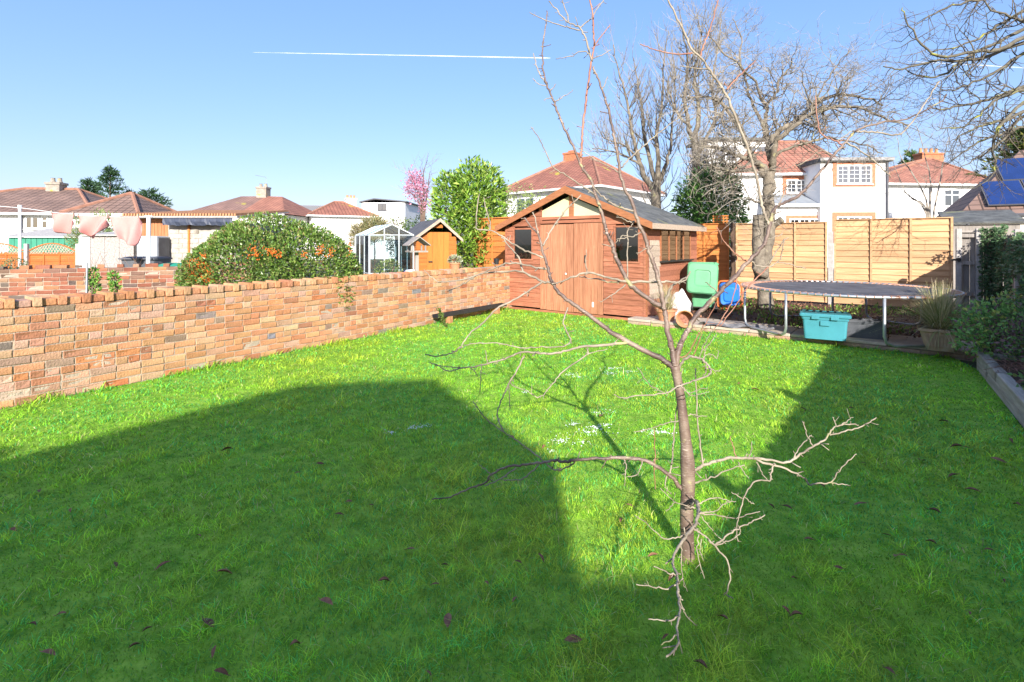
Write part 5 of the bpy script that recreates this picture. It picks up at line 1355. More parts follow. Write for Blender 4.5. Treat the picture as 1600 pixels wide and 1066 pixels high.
# frame: x runs away to the right along one wall, y runs back along the other
ez = c.z
MB().box(-8.2, 0, 0, 8.0, 0, ez - 0.02).build('wall', m_white, h4)
rf = hip_roof(h4, -8.2, 0, 0, 8.0, ez, ez + 2.55, -5.2, -3.0, 4.0, m_tile_moss, 0.4)
chimney(rf, -5.0, 4.3, ez + 1.6, ez + 3.15, 0.9, 0.9, m_chim, 0)
MB().box(-5.2, -4.8, 4.1, 4.5, ez + 3.12, ez + 3.28).build('chimney_pot', m_chim, rf)
window(h4, -1.7, -1.0, ez - 1.0, ez - 0.35, 0, 1, 1, 0.06)
window(h4, -6.6, -5.0, ez - 1.6, ez - 0.4, 0, 2, 1, 0.06)
# --- red roofed white house to the side with four chimney pots
O6 = (P(1388, 300, 33).x, 33.0, 0); R6 = 0.10
def f6(px, py, yo=0): return facade(px, py, O6, R6, yo)
h6 = thing('house', 'white house with plain red hipped roof and four chimney pots in a row', 'house', O6, R6)
wx1, ez6 = f6(1552, 289)
MB().box(-1.5, wx1 + 0.2, 0, 8.5, 0, ez6 - 0.02).build('wall', m_white, h6)
apx, apz = f6(1455, 249, 4.25)
rf = hip_roof(h6, -1.5, wx1 + 0.2, 0, 8.5, ez6, apz, apx - 0.35, apx + 0.05, 4.25, m_tile_orange, 0.35)
cx0, cz1 = f6(1434, 240, 6.2); cx1, _ = f6(1467, 240, 6.2)
chimney(rf, (cx0 + cx1) / 2, 6.2, apz - 1.2, cz1 + 0.05, cx1 - cx0, 0.8, m_chim, 4, poth=0.4, potr=0.13)
a_ = f6(1474, 296); b_ = f6(1499, 323)
window(h6, a_[0], b_[0], b_[1], a_[1], 0, 2, 2, 0.07, bars=0.68)
dx_, _ = f6(1452, 300); MB().tube([(dx_, -0.08, ez6 - 0.2), (dx_, -0.08, 0)], 0.05, 6).build('drainpipe', m_dkgut, h6)
dx_, _ = f6(1541, 300); MB().tube([(dx_, -0.08, ez6 - 0.2), (dx_, -0.08, 0)], 0.05, 6).build('drainpipe', m_dkgut, h6)
# --- bungalow with solar panels
O7 = tuple(P(1497, 336, 17.0)[:2]) + (0,); R7 = -0.58
h7 = thing('house', 'cream bungalow with blue solar panels on its brown tiled roof', 'house', O7, R7)
ez7 = 2.42; L7 = 9.0; S7 = math.tan(math.radians(33))
MB().box(0.35, L7, 0.35, 7, 0, ez7).build('wall', m_cream_w, h7)
mb_r = [[Vector((0, 0, ez7)), Vector((L7, 0, ez7)), Vector((L7, 3.9, ez7 + 3.9 * S7)), Vector((2.3, 3.9, ez7 + 3.9 * S7))], [Vector((0, 7.3, ez7)), Vector((0, 0, ez7)), Vector((2.3, 3.9, ez7 + 3.9 * S7))], [Vector((L7, 7.3, ez7)), Vector((0, 7.3, ez7)), Vector((2.3, 3.9, ez7 + 3.9 * S7)), Vector((L7, 3.9, ez7 + 3.9 * S7))]]
rf = uv_poly_mesh('roof', mb_r, m_tile_brown, h7)
MB().box(0, L7, -0.02, 0.10, ez7 - 0.14, ez7 - 0.005).build('fascia', m_fasc, h7)
MB().tube([(0, -0.07, ez7 - 0.03), (L7, -0.07, ez7 - 0.03)], 0.055, 6).build('gutter', m_dkgut, h7)
MB().tube([(0.2, -0.07, ez7 - 0.05), (0.25, 0.05, ez7 - 0.35), (0.42, 0.28, ez7 - 0.5), (0.42, 0.28, 0)], 0.04, 6).build('drainpipe', m_dkgut, h7)
m_solar = mat('solar_cell', (0.012, 0.03, 0.13), 0.2, 0.2, 2, spec=0.6, coat=0.5)
sd = Vector((0, math.cos(math.atan(S7)), math.sin(math.atan(S7)))); sn = Vector((0, -sd.z, sd.y))
for j in range(2):
    for i in range(5):
        x0 = 0.80 + i * 1.06 + j * 0.62; o0 = Vector((x0, 0, ez7)) + sd * (0.45 + j * 1.70) + sn * 0.06
        mb = MB(); w_, h_ = 1.03, 1.66
        vs = [o0, o0 + Vector((w_, 0, 0)), o0 + Vector((w_, 0, 0)) + sd * h_, o0 + sd * h_]; vs2 = [v + sn * 0.04 for v in vs]
        mb.add(vs + vs2, [(3, 2, 1, 0), (4, 5, 6, 7), (0, 1, 5, 4), (1, 2, 6, 5), (2, 3, 7, 6), (3, 0, 4, 7)]); sp = mb.build('solar_panel', m_dkgut, rf)
        mb = MB(); k = 0.03; vs = [o0 + Vector((k, 0, 0)) + sd * k, o0 + Vector((w_ - k, 0, 0)) + sd * k, o0 + Vector((w_ - k, 0, 0)) + sd * (h_ - k), o0 + Vector((k, 0, 0)) + sd * (h_ - k)]
        mb.add([v + sn * 0.043 for v in vs], [(0, 1, 2, 3)]); 
        # panels share the roof as their part; the blue cells are the panel's face
        mb.build('cell_face', m_solar, rf)
# --- bungalow at the far left
O1 = tuple(P(0, 332, 27.0)[:2]) + (0,); R1 = 0.18
def f1(px, py, yo=0): return facade(px, py, O1, R1, yo)
h1 = thing('house', 'white bungalow with brown tiled hipped roof and a broad grey chimney', 'house', O1, R1)
ez1_ = f1(60, 333)[1]; xr = f1(120, 333)[0]
MB().box(-6, xr, 0, 8, 0, ez1_ - 0.02).build('wall', m_white, h1)
ra = f1(42, 295, 4)[0]; rb = f1(105, 297, 4)[0]; rz1 = f1(42, 295, 4)[1]
rf = hip_roof(h1, -6, xr + 0.6, 0, 8, ez1_, rz1, ra, rb + 0.6, 4, m_tile_brown, 0.35)
cx_, cz_ = f1(90, 285, 4.0); chimney(rf, cx_, 3.9, rz1 - 0.6, cz_, 0.72, 0.7, m_chim_grey, 2, m_chim_grey, 0.14, 0.28)
a_ = f1(40, 338); b_ = f1(62, 358); window(h1, a_[0], b_[0], b_[1], a_[1], 0, 2, 1, 0.07)
a_ = f1(65, 338); b_ = f1(76, 358); window(h1, a_[0], b_[0], b_[1], a_[1], 0, 1, 2, 0.07, bars=0.65)
dx_, _ = f1(35, 335); MB().tube([(dx_, -0.08, ez1_ - 0.1), (dx_, -0.08, 0)], 0.05, 6).build('drainpipe', m_dkgut, h1)
c = P(165, 334, 24.5)
h1b = thing('house', 'low white annexe with brown tiled hipped roof beside the bungalow with grey chimney', 'house', (c.x, c.y, 0), 0.1)
MB().box(-1.5, 1.35, 0, 4, 0, c.z - 0.02).build('wall', m_white, h1b)
hip_roof(h1b, -1.5, 1.35, 0, 4, c.z, c.z + 1.15, -0.05, 0.0, 2.0, m_tile_brown, 0.3)
# --- semis with mossy brown and orange halves
c = P(368, 335, 42)
h2 = thing('house', 'far bungalow pair with a brown roof half, an orange half and a shared chimney', 'house', (c.x, c.y, 0), -0.05)
MB().box(-4.2, 3.9, 0, 8, 0, c.z - 0.02).build('wall', m_white, h2)
A = Vector((-4.6, -0.4, c.z)); M0 = Vector((0.4, -0.4, c.z)); B = Vector((4.3, -0.4, c.z)); zr2 = c.z + 1.85
RA = Vector((-1.9, 4, zr2)); RM = Vector((0.4, 4, zr2 - 0.0)); RB = Vector((1.9, 4, zr2 - 0.05)); C2 = Vector((4.3, 8.4, c.z)); D2 = Vector((-4.6, 8.4, c.z))
uv_poly_mesh('brown_roof', [[A, M0, RM, RA], [D2, A, RA]], m_tile_mossb, h2)
uv_poly_mesh('orange_roof', [[M0, B, RB, RM], [B, C2, RB], [C2, D2, RA, RB]], m_tile_orange, h2)
MB().box(-4.6, 4.3, -0.45, -0.35, c.z - 0.12, c.z - 0.003).build('gutter', m_fasc, h2)
chimney(h2, 0.15, 4, zr2 - 0.5, zr2 + 0.85, 0.9, 0.8, m_chim_grey, 2, m_chim_grey, 0.16, 0.3)
MB().tube([(0.4, 4, zr2 + 0.8), (0.4, 4, zr2 + 1.7), (-0.6, 4, zr2 + 1.9)], 0.02, 5).build('aerial', m_galv, h2)
# --- small red hipped house and the white dormer next to it
c = P(528, 337, 46)
h3 = thing('house', 'far white house with bright red hipped roof and white chimney beyond the bush', 'house', (c.x, c.y, 0), 0.5)
MB().box(-2.2, 3.2, 0, 6, 0, c.z - 0.02).build('wall', m_white, h3)
rf = hip_roof(h3, -2.2, 3.2, 0, 6, c.z, c.z + 1.45, 0.2, 1.0, 3.0, m_tile_moss, 0.35)
chimney(rf, 1.75, 3.2, c.z + 0.7, c.z + 1.9, 0.95, 0.8, m_white, 3, m_pot, 0.14, 0.3)
c = P(600, 345, 48)
h3b = thing('house', 'far white flat-roofed dormer with one small dark-framed window', 'house', (c.x, c.y, 0), -0.06)
MB().box(-2.1, 2.0, 0, 6, 0, c.z + 1.7).build('wall', m_white, h3b)
mb = MB(); mb.prism([(-2.3, c.z + 1.7), (-0.9, c.z + 2.0), (2.2, c.z + 1.72), (2.2, c.z + 1.82), (-0.9, c.z + 2.1), (-2.3, c.z + 1.8)], 'y', -0.2, 6.2); mb.build('roof', m_dkgut, h3b)
window(h3b, -0.6, 0.25, c.z + 0.95, c.z + 1.6, 0, 2, 1, 0.06, m=m_dkgut)
c = P(490, 330, 50)
bar_ = thing('barn', 'far pale corrugated roof just visible above the round bush', 'barn', (c.x, c.y, 0), 0.2)
MB().box(-1.9, 1.9, 0, 5, 0, c.z - 0.1).build('wall', m_conc, bar_)
mb = MB(); n_ = 24
for i in range(n_):
    x0 = -2 + 4 * i / n_; x1 = -2 + 4 * (i + 0.55) / n_
    mb.prism([(-0.3, c.z - 0.08), (2.5, c.z + 0.7), (2.5, c.z + 0.76), (-0.3, c.z - 0.02)], 'x', x0, x1)
mb.build('roof_ribs', m_conc, bar_); mb = MB(); mb.prism([(-0.3, c.z - 0.11), (2.5, c.z + 0.67), (2.5, c.z + 0.69), (-0.3, c.z - 0.085)], 'x', -2, 2); mb.build('roof', m_galv, bar_)
# --- little rotunda far behind, terraces of roofs
# ------------------------------------------------------------------ next-door garden
m_green_shed = mat('green_paint', (0.05, 0.25, 0.16), 0.6, 0.15, 6)
c = P(72, 384, 20.5)
gs = thing('garden_shed', 'low dark green shed with flat felt roof behind the wavy fence panels', 'shed', (c.x, c.y, 0), 0.1)
MB().box(-1.35, 1.3, 0, 2.2, 0, 1.72).build('wall', m_green_shed, gs)
for i in range(13): MB().box(-1.35 + i * 0.205, -1.35 + i * 0.205 + 0.19, -0.02, -0.001, 0.02, 1.70).build('plank', m_green_shed, gs)
mb = MB(); mb.prism([(-0.15, 1.73), (2.4, 2.15), (2.4, 2.19), (-0.15, 1.77)], 'x', -1.5, 1.45); mb.build('roof', m_conc, gs)
def wavy_panel(xa, xb, Y, label, ztop, zb=0.05):
    a_ = P(xa, 400, Y); b_ = P(xb, 400, Y); L = b_.x - a_.x
    t = thing('wavy_fence', label, 'fence', (a_.x, Y, zb), 0.0, 'orange fences with lattice tops next door')
    H = ztop - zb; n = 12; cv = lambda u: 0.32 - 0.20 * math.sin(PI * u) ** 1.0
    for i in range(n):
        z0 = i * 0.104
        MB().box(0.02, L - 0.02, -0.006, 0.012, z0, z0 + 0.11 if i % 2 else z0 + 0.100).build('board', m_wavy, t) if z0 < H - 0.42 else None
    for u in (0.02, 0.33, 0.66, 0.98): MB().box(L * u - 0.02, L * u + 0.02, -0.03, -0.008, 0, H - 0.34).build('batten', m_wavy, t)
    mb = MB(); pts = [(0.02 + (L - 0.04) * k / 16, -0.01, H - 0.30 + 0.24 * math.sin(PI * k / 16)) for k in range(17)]
    for k in range(16): mb.bar(pts[k], pts[k + 1], 0.04, 0.035)
    mb.build('curved_rail', m_wavy, t)
    mb = MB(); MBm = [(p[0], p[1], H - 0.42) for p in pts]
    for k in range(16): mb.bar(MBm[k], MBm[k + 1], 0.035, 0.04)
    mb.build('lower_rail', m_wavy, t)
    mb = MB()
    for k in range(0, 15):
        u0 = k / 15; x0 = 0.04 + (L - 0.08) * u0
        for s_ in (-1, 1):
            x1 = min(max(x0 + s_ * 0.22, 0.03), L - 0.03); h1 = 0.12 + 0.24 * math.sin(PI * ((x0 + x1) / 2) / L); mb.bar((x0, -0.006 - 0.012 * (s_ > 0), H - 0.42), (x1, -0.006 - 0.012 * (s_ > 0), H - 0.42 + h1), 0.010, 0.022)
    o = mb.build('lattice', m_bare, t); o['kind'] = 'stuff'
    return t
wavy_panel(-42, 38, 17.0, 'orange wavy-topped fence panel at the edge beside the white shrub', 1.55)
wavy_panel(45, 119, 17.0, 'orange wavy-topped fence panel beside the pebble-dashed garage', 1.55)
for px_ in (41.5, 122):
    q = P(px_, 400, 16.95); mb = MB(); mb.box(-0.06, 0.06, -0.05, 0.05, 0, 1.5); o = mb.build('fence_post', m_conc, bevel=0.01); o.location = (q.x, q.y, -0.02)
    tag(o, 'pale concrete post ' + ('between two wavy orange fence panels' if px_ < 100 else 'between wavy orange panel and white garage corner'), 'fence post')
m_pebble = mat('pebble_dash', (0.36, 0.325, 0.295), 0.95, 0.5, 26, 0.8, 60, col2=(0.56, 0.51, 0.47))
c = P(124, 369, 16.0); c2 = P(209, 369, 16.0)
gar = thing('garage', 'low pebble-dashed concrete garage with a white corner next door', 'garage', (c.x, c.y, 0), 0)
gw = c2.x - c.x
for i in range(3): MB().box(0.34 + (gw - 0.34) * i / 3 + 0.004, 0.34 + (gw - 0.34) * (i + 1) / 3 - 0.004, 0, 0.06, 0, c.z).build('panel', m_pebble, gar)
MB().box(0, 0.335, -0.02, 0.3, 0, c.z + 0.0).build('corner_panel', m_white, gar)
MB().box(0.336, gw, 0.062, 3.5, 0, c.z - 0.02).build('wall', m_pebble, gar)
mb = MB(); mb.prism([(-0.1, c.z + 0.005), (3.6, c.z + 0.35), (3.6, c.z + 0.39), (-0.1, c.z + 0.045)], 'x', 0.1, gw + 0.1); mb.build('roof', m_conc, gar)
# outbuilding with brown doors
m_browndoor = mat('brown_door', (0.40, 0.17, 0.075), 0.7, 0.25, 2.5, 0.3, 20, stretch=(8, 8, 1), rnd=0.1)
m_blockwall = mat('pale_block_wall', (0.42, 0.385, 0.33), 0.95, 0.3, 6, 0.6, 30, spots=(0.22, 0.19, 0.15), spot_scale=3, spot_lo=0.62)
c = P(214, 380, 15.6)
ob = thing('outbuilding', 'outbuilding with brown double doors, pale block wall and drooping black sheet', 'outbuilding', (c.x, c.y, 0), 0.0)
def fo(px): return P(px, 380, 15.6).x - c.x
zt = P(0, 340, 15.6).z
MB().box(fo(263), fo(372), 0, 0.22, 0, zt - 0.1).build('wall', m_blockwall, ob)
for r_ in range(9):
    zz = 0.9 + r_ * 0.15
    for q in range(3):
        xq = fo(266) + q * 0.30 + (r_ % 2) * 0.1; 
        if zz < zt - 0.35: MB().box(xq, xq + 0.27, -0.02, -0.001, zz, zz + 0.135).build('block', m_blockwall, ob)
for i in range(9):
    x0 = fo(214) + (fo(262) - fo(214)) * i / 9; x1 = fo(214) + (fo(262) - fo(214)) * (i + 1) / 9
    MB().box(x0 + 0.004, x1 - 0.004, 0.02, 0.05, 0.05, zt - 0.12).build('door_plank', m_browndoor, ob)
MB().box(fo(212), fo(263), 0.0, 0.10, zt - 0.118, zt - 0.03).build('lintel', m_browndoor, ob)
MB().box(fo(214), fo(372), 0.23, 3.0, 0, zt - 0.15).build('back_wall', m_blockwall, ob)
mb = MB(); mb.prism([(-0.35, zt - 0.02), (3.2, zt + 0.32), (3.2, zt + 0.37), (-0.35, zt + 0.03)], 'x', fo(205), fo(380)); rf = mb.build('roof', m_conc, ob)
mb = MB()
for i in range(40):
    x0 = fo(205) + (fo(380) - fo(205)) * i / 40; x1 = x0 + (fo(380) - fo(205)) / 40 * 0.6
    mb.prism([(-0.37, zt + 0.03), (3.2, zt + 0.37), (3.2, zt + 0.43), (-0.37, zt + 0.10)], 'x', x0, x1)
mb.build('roof_tiles', m_pot, rf)
mb = MB(); n_ = 30; vs = []; fs = []
for i in range(n_ + 1):
    x = fo(265) + (fo(372) - fo(265)) * i / n_; sg = 0.010 * math.sin(i * 1.7) + 0.012 * math.sin(i * 0.7)
    vs += [(x, -0.30, zt - 0.03), (x, -0.33 + sg, zt - 0.14), (x, -0.31 - sg, zt - 0.25 + sg)]
for i in range(n_):
    for k in (0, 1): q = i * 3 + k; fs.append((q, q + 3, q + 4, q + 1))
mb.add(vs, fs).build('black_sheet', mat('black_sheet', (0.05, 0.06, 0.09), 0.5, 0.3, 6), ob)
MB().box(fo(295), fo(298), -0.06, -0.022, 0.6, zt - 0.22).build('orange_pipe', m_pine_o, ob)
# freezer-like white box and two dark bins, green lid
c = P(229, 400, 15.0)
fz = thing('appliance', 'pale grey upright appliance standing beside the brown outbuilding doors', 'appliance', (c.x, c.y, 0))
MB().box(-0.30, 0.30, 0, 0.55, 0, P(0, 369, 15.0).z).build('case', mat('pale_grey_case', (0.46, 0.50, 0.53), 0.5, 0.05), fz, bevel=0.02)
MB().box(0.301, 0.34, 0.03, 0.5, 0.1, P(0, 372, 15.0).z).build('grille', m_grey_pl, fz)
for i, px_ in enumerate((214, 243)):
    c = P(px_, 400, 14.2)
    bn = thing('wheelie_bin', ['dark grey wheelie bin beneath the last pink pillowcase', 'dark grey wheelie bin beside the washing line post'][i], 'wheelie bin', (c.x, c.y, -0.02), 0.1 - i * 0.35)
    zt_ = P(0, 401, 14.2).z
    mb = MB(); mb.rings([taper_ring(0.42, 0.44, 0.05, 0.04), taper_ring(0.50, 0.56, zt_ - 0.06, 0.04)]); mb.build('bin_body', m_grey_pl, bn)
    mb = MB(); mb.rings([taper_ring(0.56, 0.62, zt_ - 0.058, 0.05), taper_ring(0.56, 0.62, zt_ - 0.02, 0.05), taper_ring(0.4, 0.45, zt_ + 0.02, 0.05)]); mb.build('lid', m_grey_pl, bn)
    MB().box(-0.27, 0.27, -0.36, -0.32, zt_ - 0.05, zt_ - 0.01).build('handle_bar', m_grey_pl, bn)
c = P(270, 412, 13.6)
gl_ = thing('sandpit', 'green plastic lid of a low tub showing above the old brick wall', 'plastic tub', (c.x, c.y, 0))
m_green_pl = mat('green_plastic', (0.03, 0.30, 0.18), 0.45, 0.1)
mb = MB(); mb.lathe([(0.40, 0.0), (0.42, 0.82), (0.46, 0.83), (0.46, 0.88), (0.2, 0.97), (0.0, 0.98)], (0, 0, 0), 20); mb.build('tub_body', m_green_pl, gl_)
# washing line with three pink pillowcases
m_pink = mat('pink_cotton', (0.74, 0.36, 0.32), 0.85, 0.08, 3, trans=0.25)
lp = [P(-60, 318, 12.0), P(31, 325, 12.2), P(80, 331.5, 12.3), P(120, 336.0, 12.4), P(170, 338.5, 12.45), P(233, 338.5, 12.5)]
o = MB().tube(smooth_path(lp, 5), 0.006, 5).build('washing_line', m_white_pvc); tag(o, 'thin white washing line strung between a white post and a pole next door', 'washing line')
def cloth(xa, xb, ytop_a, ytop_b, bottom, Y, label, folds, seed):
    """bottom: list of (px, py) along the lower hem from one side to the other"""
    r = random.Random(seed); nx, nz = 18, 16; vs = []; fs = []
    for i in range(nx + 1):
        u = i / nx; t = P(xa + (xb - xa) * u, ytop_a + (ytop_b - ytop_a) * u, Y)
        k = u * (len(bottom) - 1); j = min(int(k), len(bottom) - 2); f = k - j
        b_ = P(bottom[j][0] * (1 - f) + bottom[j + 1][0] * f, bottom[j][1] * (1 - f) + bottom[j + 1][1] * f, Y)
        for q in range(nz + 1):
            v = q / nz; p = t.lerp(b_, v)
            p.y += folds * v * math.sin(u * 9 + v * 3 + seed) * 0.12 + 0.10 * v * v * math.sin(seed * 1.3 + u * 2)
            vs.append(tuple(p))
    for i in range(nx):
        for q in range(nz): k = i * (nz + 1) + q; fs.append((k, k + 1, k + nz + 2, k + nz + 1))
    root_p = P((xa + xb) / 2, ytop_a, Y)
    t = thing('pillowcase', label, 'pillowcase', root_p)
    o = MB().add(vs, fs).build('cloth', m_pink, t, world=True, smooth=True)
    so = o.modifiers.new('thickness', 'SOLIDIFY'); so.thickness = 0.004
    for px_, py_ in ((xa + 1, ytop_a), (xb - 1, ytop_b)):
        q = P(px_, py_, Y); MB().box(q.x - 0.01, q.x + 0.01, q.y - 0.02, q.y + 0.02, q.z - 0.04, q.z + 0.05).build('peg', m_bare, t, world=True)
cloth(80, 116, 332, 334.5, [(81, 357), (82, 364), (98, 365), (113, 365), (115, 348)], 12.35, 'square pink pillowcase at the end of the washing line, pegged at both corners', 0.6, 1)
cloth(121, 169, 337, 338, [(130, 362), (133, 370), (148, 373), (160, 366), (168, 352)], 12.42, 'pink pillowcase in the middle of the washing line, billowing with a fold', 1.4, 2)
cloth(170, 217, 338.5, 338, [(190, 372), (196, 378), (208, 382), (217, 385), (220, 352)], 12.46, 'pink pillowcase nearest the white washing line post, blown sideways', 1.0, 3)
q = P(231, 380, 12.5); mb = MB(); mb.tube([(0, 0, 0), (0.02, 0, P(0, 338, 12.5).z)], 0.045, 10); mb.tube([(-0.09, 0, P(0, 338.5, 12.5).z), (0.12, 0, P(0, 338.5, 12.5).z)], 0.02, 6)
o = mb.build('line_post', m_fasc); o.location = (q.x, q.y, 0); tag(o, 'white washing line post leaning slightly next door', 'post')
q = P(31, 380, 12.2); mb = MB(); mb.tube([(0, 0, 0), (0, 0, P(0, 321, 12.2).z)], 0.03, 8); mb.tube([(0, 0, P(0, 326, 12.2).z), (0, 0.0, P(0, 320.5, 12.2).z)], 0.04, 8)
o = mb.build('line_pole', m_fasc); o.location = (q.x, q.y, 0); tag(o, 'slim white pole holding up the washing line near the bungalow window', 'pole')
# greenhouse
m_alu = mat('white_aluminium', (0.55, 0.59, 0.59), 0.4, 0.05, metal=0.2)
m_ghglass = glass_mat('greenhouse_glass', tint=(0.82, 0.92, 0.95), refl=0.35, dark=0.95)
c = P(577, 380, 12.6)
gh = thing('greenhouse', 'small white aluminium greenhouse with clear glass beside the round bush', 'greenhouse', (c.x, c.y, 0), math.radians(28))
GW, GD, GE, GR = 1.12, 1.7, P(0, 367, 12.6).z, P(0, 350, 12.6).z
mb = MB()
corners = [(0, 0), (GW, 0), (GW, GD), (0, GD)]
for (x, y) in corners: mb.box(x - 0.02, x + 0.02, y - 0.02, y + 0.02, 0, GE)
for (a_, b_) in (((0, 0, GE), (0, GD, GE)), ((GW, 0, GE), (GW, GD, GE)), ((GW / 2, 0, GR), (GW / 2, GD, GR)), ((0, 0, GE), (GW, 0, GE)), ((0, 0, .75), (GW, 0, .75)), ((0, 0, .75), (0, GD, .75)), ((0, GD, GE), (GW, GD, GE)), ((0, GD, .75), (GW, GD, .75)), ((GW, 0, .75), (GW, GD, .75))): mb.bar(a_, b_, 0.022, 0.022)
for y in (0, GD / 3, GD * 2 / 3, GD):
    for sx_ in (0, GW): mb.bar((sx_, y, GE), (GW / 2, y, GR), 0.03, 0.03); mb.bar((sx_, y, 0), (sx_, y, GE), 0.022, 0.022)
for x in (GW * .33, GW * .66): mb.bar((x, 0, 0), (x, 0, GE + (GR - GE) * .66), 0.025, 0.025)
mb.build('frame', m_alu, gh)
for i in range(3):
    y0, y1 = GD * i / 3 + 0.015, GD * (i + 1) / 3 - 0.015
    for sx_ in (0, GW):
        MB().box(sx_ - 0.002, sx_ + 0.002, y0, y1, 0.05, GE - 0.02).build('pane', m_ghglass, gh)
        MB().add([(sx_, y0, GE + .01), (sx_, y1, GE + .01), (GW / 2, y1, GR + .01), (GW / 2, y0, GR + .01)], [(0, 1, 2, 3)]).build('roof_pane', m_ghglass, gh)
for i in range(3): MB().box(GW * i / 3 + .02, GW * (i + 1) / 3 - .02, -0.002, 0.002, 0.05, GE - .02).build('pane', m_ghglass, gh)
MB().add([(0, 0, GE), (GW, 0, GE), (GW / 2, 0, GR)], [(0, 1, 2)]).build('gable_pane', m_ghglass, gh)
# small orange shed
m_oshed = mat('orange_shed_stain', (0.43, 0.14, 0.027), 0.65, 0.18, 2.5, 0.3, 22, stretch=(1, 10, 10), rnd=0.1)
m_oshed_d = mat('orange_shed_door', (0.48, 0.175, 0.032), 0.65, 0.15, 2.5, 0.3, 22, stretch=(10, 10, 1), rnd=0.08)
c = P(650.5, 380, 12.9)
OS_R = math.radians(24)
osd = thing('garden_shed', 'small bright orange shed with black felt roof beside the greenhouse', 'shed', (c.x, c.y, 0), OS_R)
so_ = (c.x, c.y, 0)
OW = facade(713, 390, so_, OS_R)[0]; OE = facade(651, 371.5, so_, OS_R)[1] + 0.02; oax, orz = facade(686, 344, so_, OS_R); OD = 1.9
z = 0.02; 
while z < orz - 0.05:
    z1 = z + 0.11; xa, xb = 0, OW
    if z1 > OE: f = min(1, (z1 - OE) / (orz - OE)); xa, xb = f * oax, OW - f * (OW - oax)
    d0 = facade(667, 380, so_, OS_R)[0]; d1 = facade(701, 380, so_, OS_R)[0]; dz = facade(684, 362, so_, OS_R)[1]
    for s0, s1 in spans(z, z1, xa, xb, [(d0, d1, 0, dz)]): MB().box(s0, s1, -0.012 + 0.006 * (int(z * 9) % 2), 0.01, z, min(z1, orz) - 0.004).build('board', m_oshed, osd)
    z = z1
for i in range(4):
    a_ = d0 + (d1 - d0) * i / 4; MB().box(a_ + 0.002, d0 + (d1 - d0) * (i + 1) / 4 - 0.002, -0.02, 0.0, 0.05, dz - 0.015).build('door_plank', m_oshed_d, osd)
hx, hz = facade(672, 409, so_, OS_R); MB().box(hx - 0.05, hx + 0.05, -0.05, -0.021, hz - 0.015, hz + 0.015).build('door_handle', m_iron, osd)
z = 0.02
while z < OE - 0.02:
    for s0, s1 in spans(z, z + .11, 0.01, OD, [(0.7, 1.35, OE - 0.55, OE - 0.1)]): MB().box(-0.002, 0.012, s0, s1, z, min(z + 0.106, OE)).build('board', m_oshed, osd)
    z += 0.11
MB().box(0.0, 0.01, 0.7, 1.35, OE - 0.55, OE - 0.1).build('window_pane', m_pane, osd)
MB().box(OW - 0.012, OW, 0.01, OD, 0.02, OE).build('side_wall', m_oshed, osd)
mb = MB(); mb.prism([(0, 0), (OW, 0), (OW, OE), (oax, orz - .04), (0, OE)], 'y', OD - 0.01, OD); mb.build('back_wall', m_oshed, osd)
m_blackfelt = mat('black_felt', (0.10, 0.10, 0.11), 0.9, 0.3, 6, 0.4, 90)
for (xe, ze) in ((-0.14, OE - 0.09), (OW + 0.14, OE - 0.09)):
    mb = MB(); mb.prism([(oax, orz), (xe, ze), (xe, ze + 0.03), (oax, orz + 0.035)], 'y', -0.12, OD + 0.08); mb.build('roof', m_blackfelt, osd)
    mb = MB(); mb.prism([(oax, orz + 0.04), (xe, ze + 0.035), (xe, ze - 0.045), (oax, orz - 0.05)], 'y', -0.142, -0.121); mb.build('barge_board', m_bare, osd)
# bird table and blue-white water barrel
c = P(651, 400, 9.45)
bt = thing('bird_table', 'weathered wooden bird table with pitched roof behind the wall', 'bird table', (c.x, c.y, 0), 0.5)
MB().box(-0.03, 0.03, -0.03, 0.03, 0, 1.33).build('post', m_greywood, bt)
MB().box(-0.17, 0.17, -0.15, 0.15, 1.332, 1.36).build('tray', m_greywood, bt)
for x in (-.13, .13):
    for y in (-.11, .11): MB().box(x - .012, x + .012, y - .012, y + .012, 1.361, 1.46).build('pillar', m_greywood, bt)
for s_ in (-1, 1):
    mb = MB(); mb.prism([(0, 1.60), (s_ * 0.21, 1.45), (s_ * 0.21, 1.465), (0, 1.62)], 'y', -0.19, 0.19); mb.build('roof', m_greywood, bt)
c = P(644, 418, 9.75)
br_ = thing('water_barrel', 'white and blue plastic barrel behind the wall below the bird table', 'barrel', (c.x, c.y, 0))
mb = MB(); mb.lathe([(0.0, 0), (0.13, 0), (0.15, 0.3), (0.15, 0.9), (0.12, 0.99), (0.0, 1.0)], (0, 0, 0), 18); mb.build('barrel_body', m_white_pvc, br_, smooth=True)
for zz in (0.45, 0.85): mb = MB(); mb.lathe([(0.151, zz), (0.153, zz), (0.153, zz + 0.12), (0.151, zz + 0.12)], (0, 0, 0), 18); mb.build('band', m_blue, br_)
# pots on the wall
q = P(711, 421, 10.25)
t = thing('plant_pot', 'small terracotta pot with a pale plant standing behind the wall top', 'plant pot', (q.x, q.y, 0.93))
MB().lathe([(0.0, 0), (0.075, 0), (0.10, 0.15), (0.11, 0.15), (0.11, 0.18), (0.09, 0.18), (0, 0.16)], (0, 0, 0), 16).build('pot_body', m_terra2, t)
q = P(776, 412, 11.35)
t = thing('plant_pot', 'small black plastic pot standing on the end of the brick wall', 'plant pot', (q.x, q.y, q.z - 0.02))
MB().lathe([(0.0, 0), (0.045, 0), (0.06, 0.115), (0.065, 0.115), (0.065, 0.13), (0.05, 0.13), (0, 0.11)], (0, 0, 0), 14).build('pot_body', m_black, t)
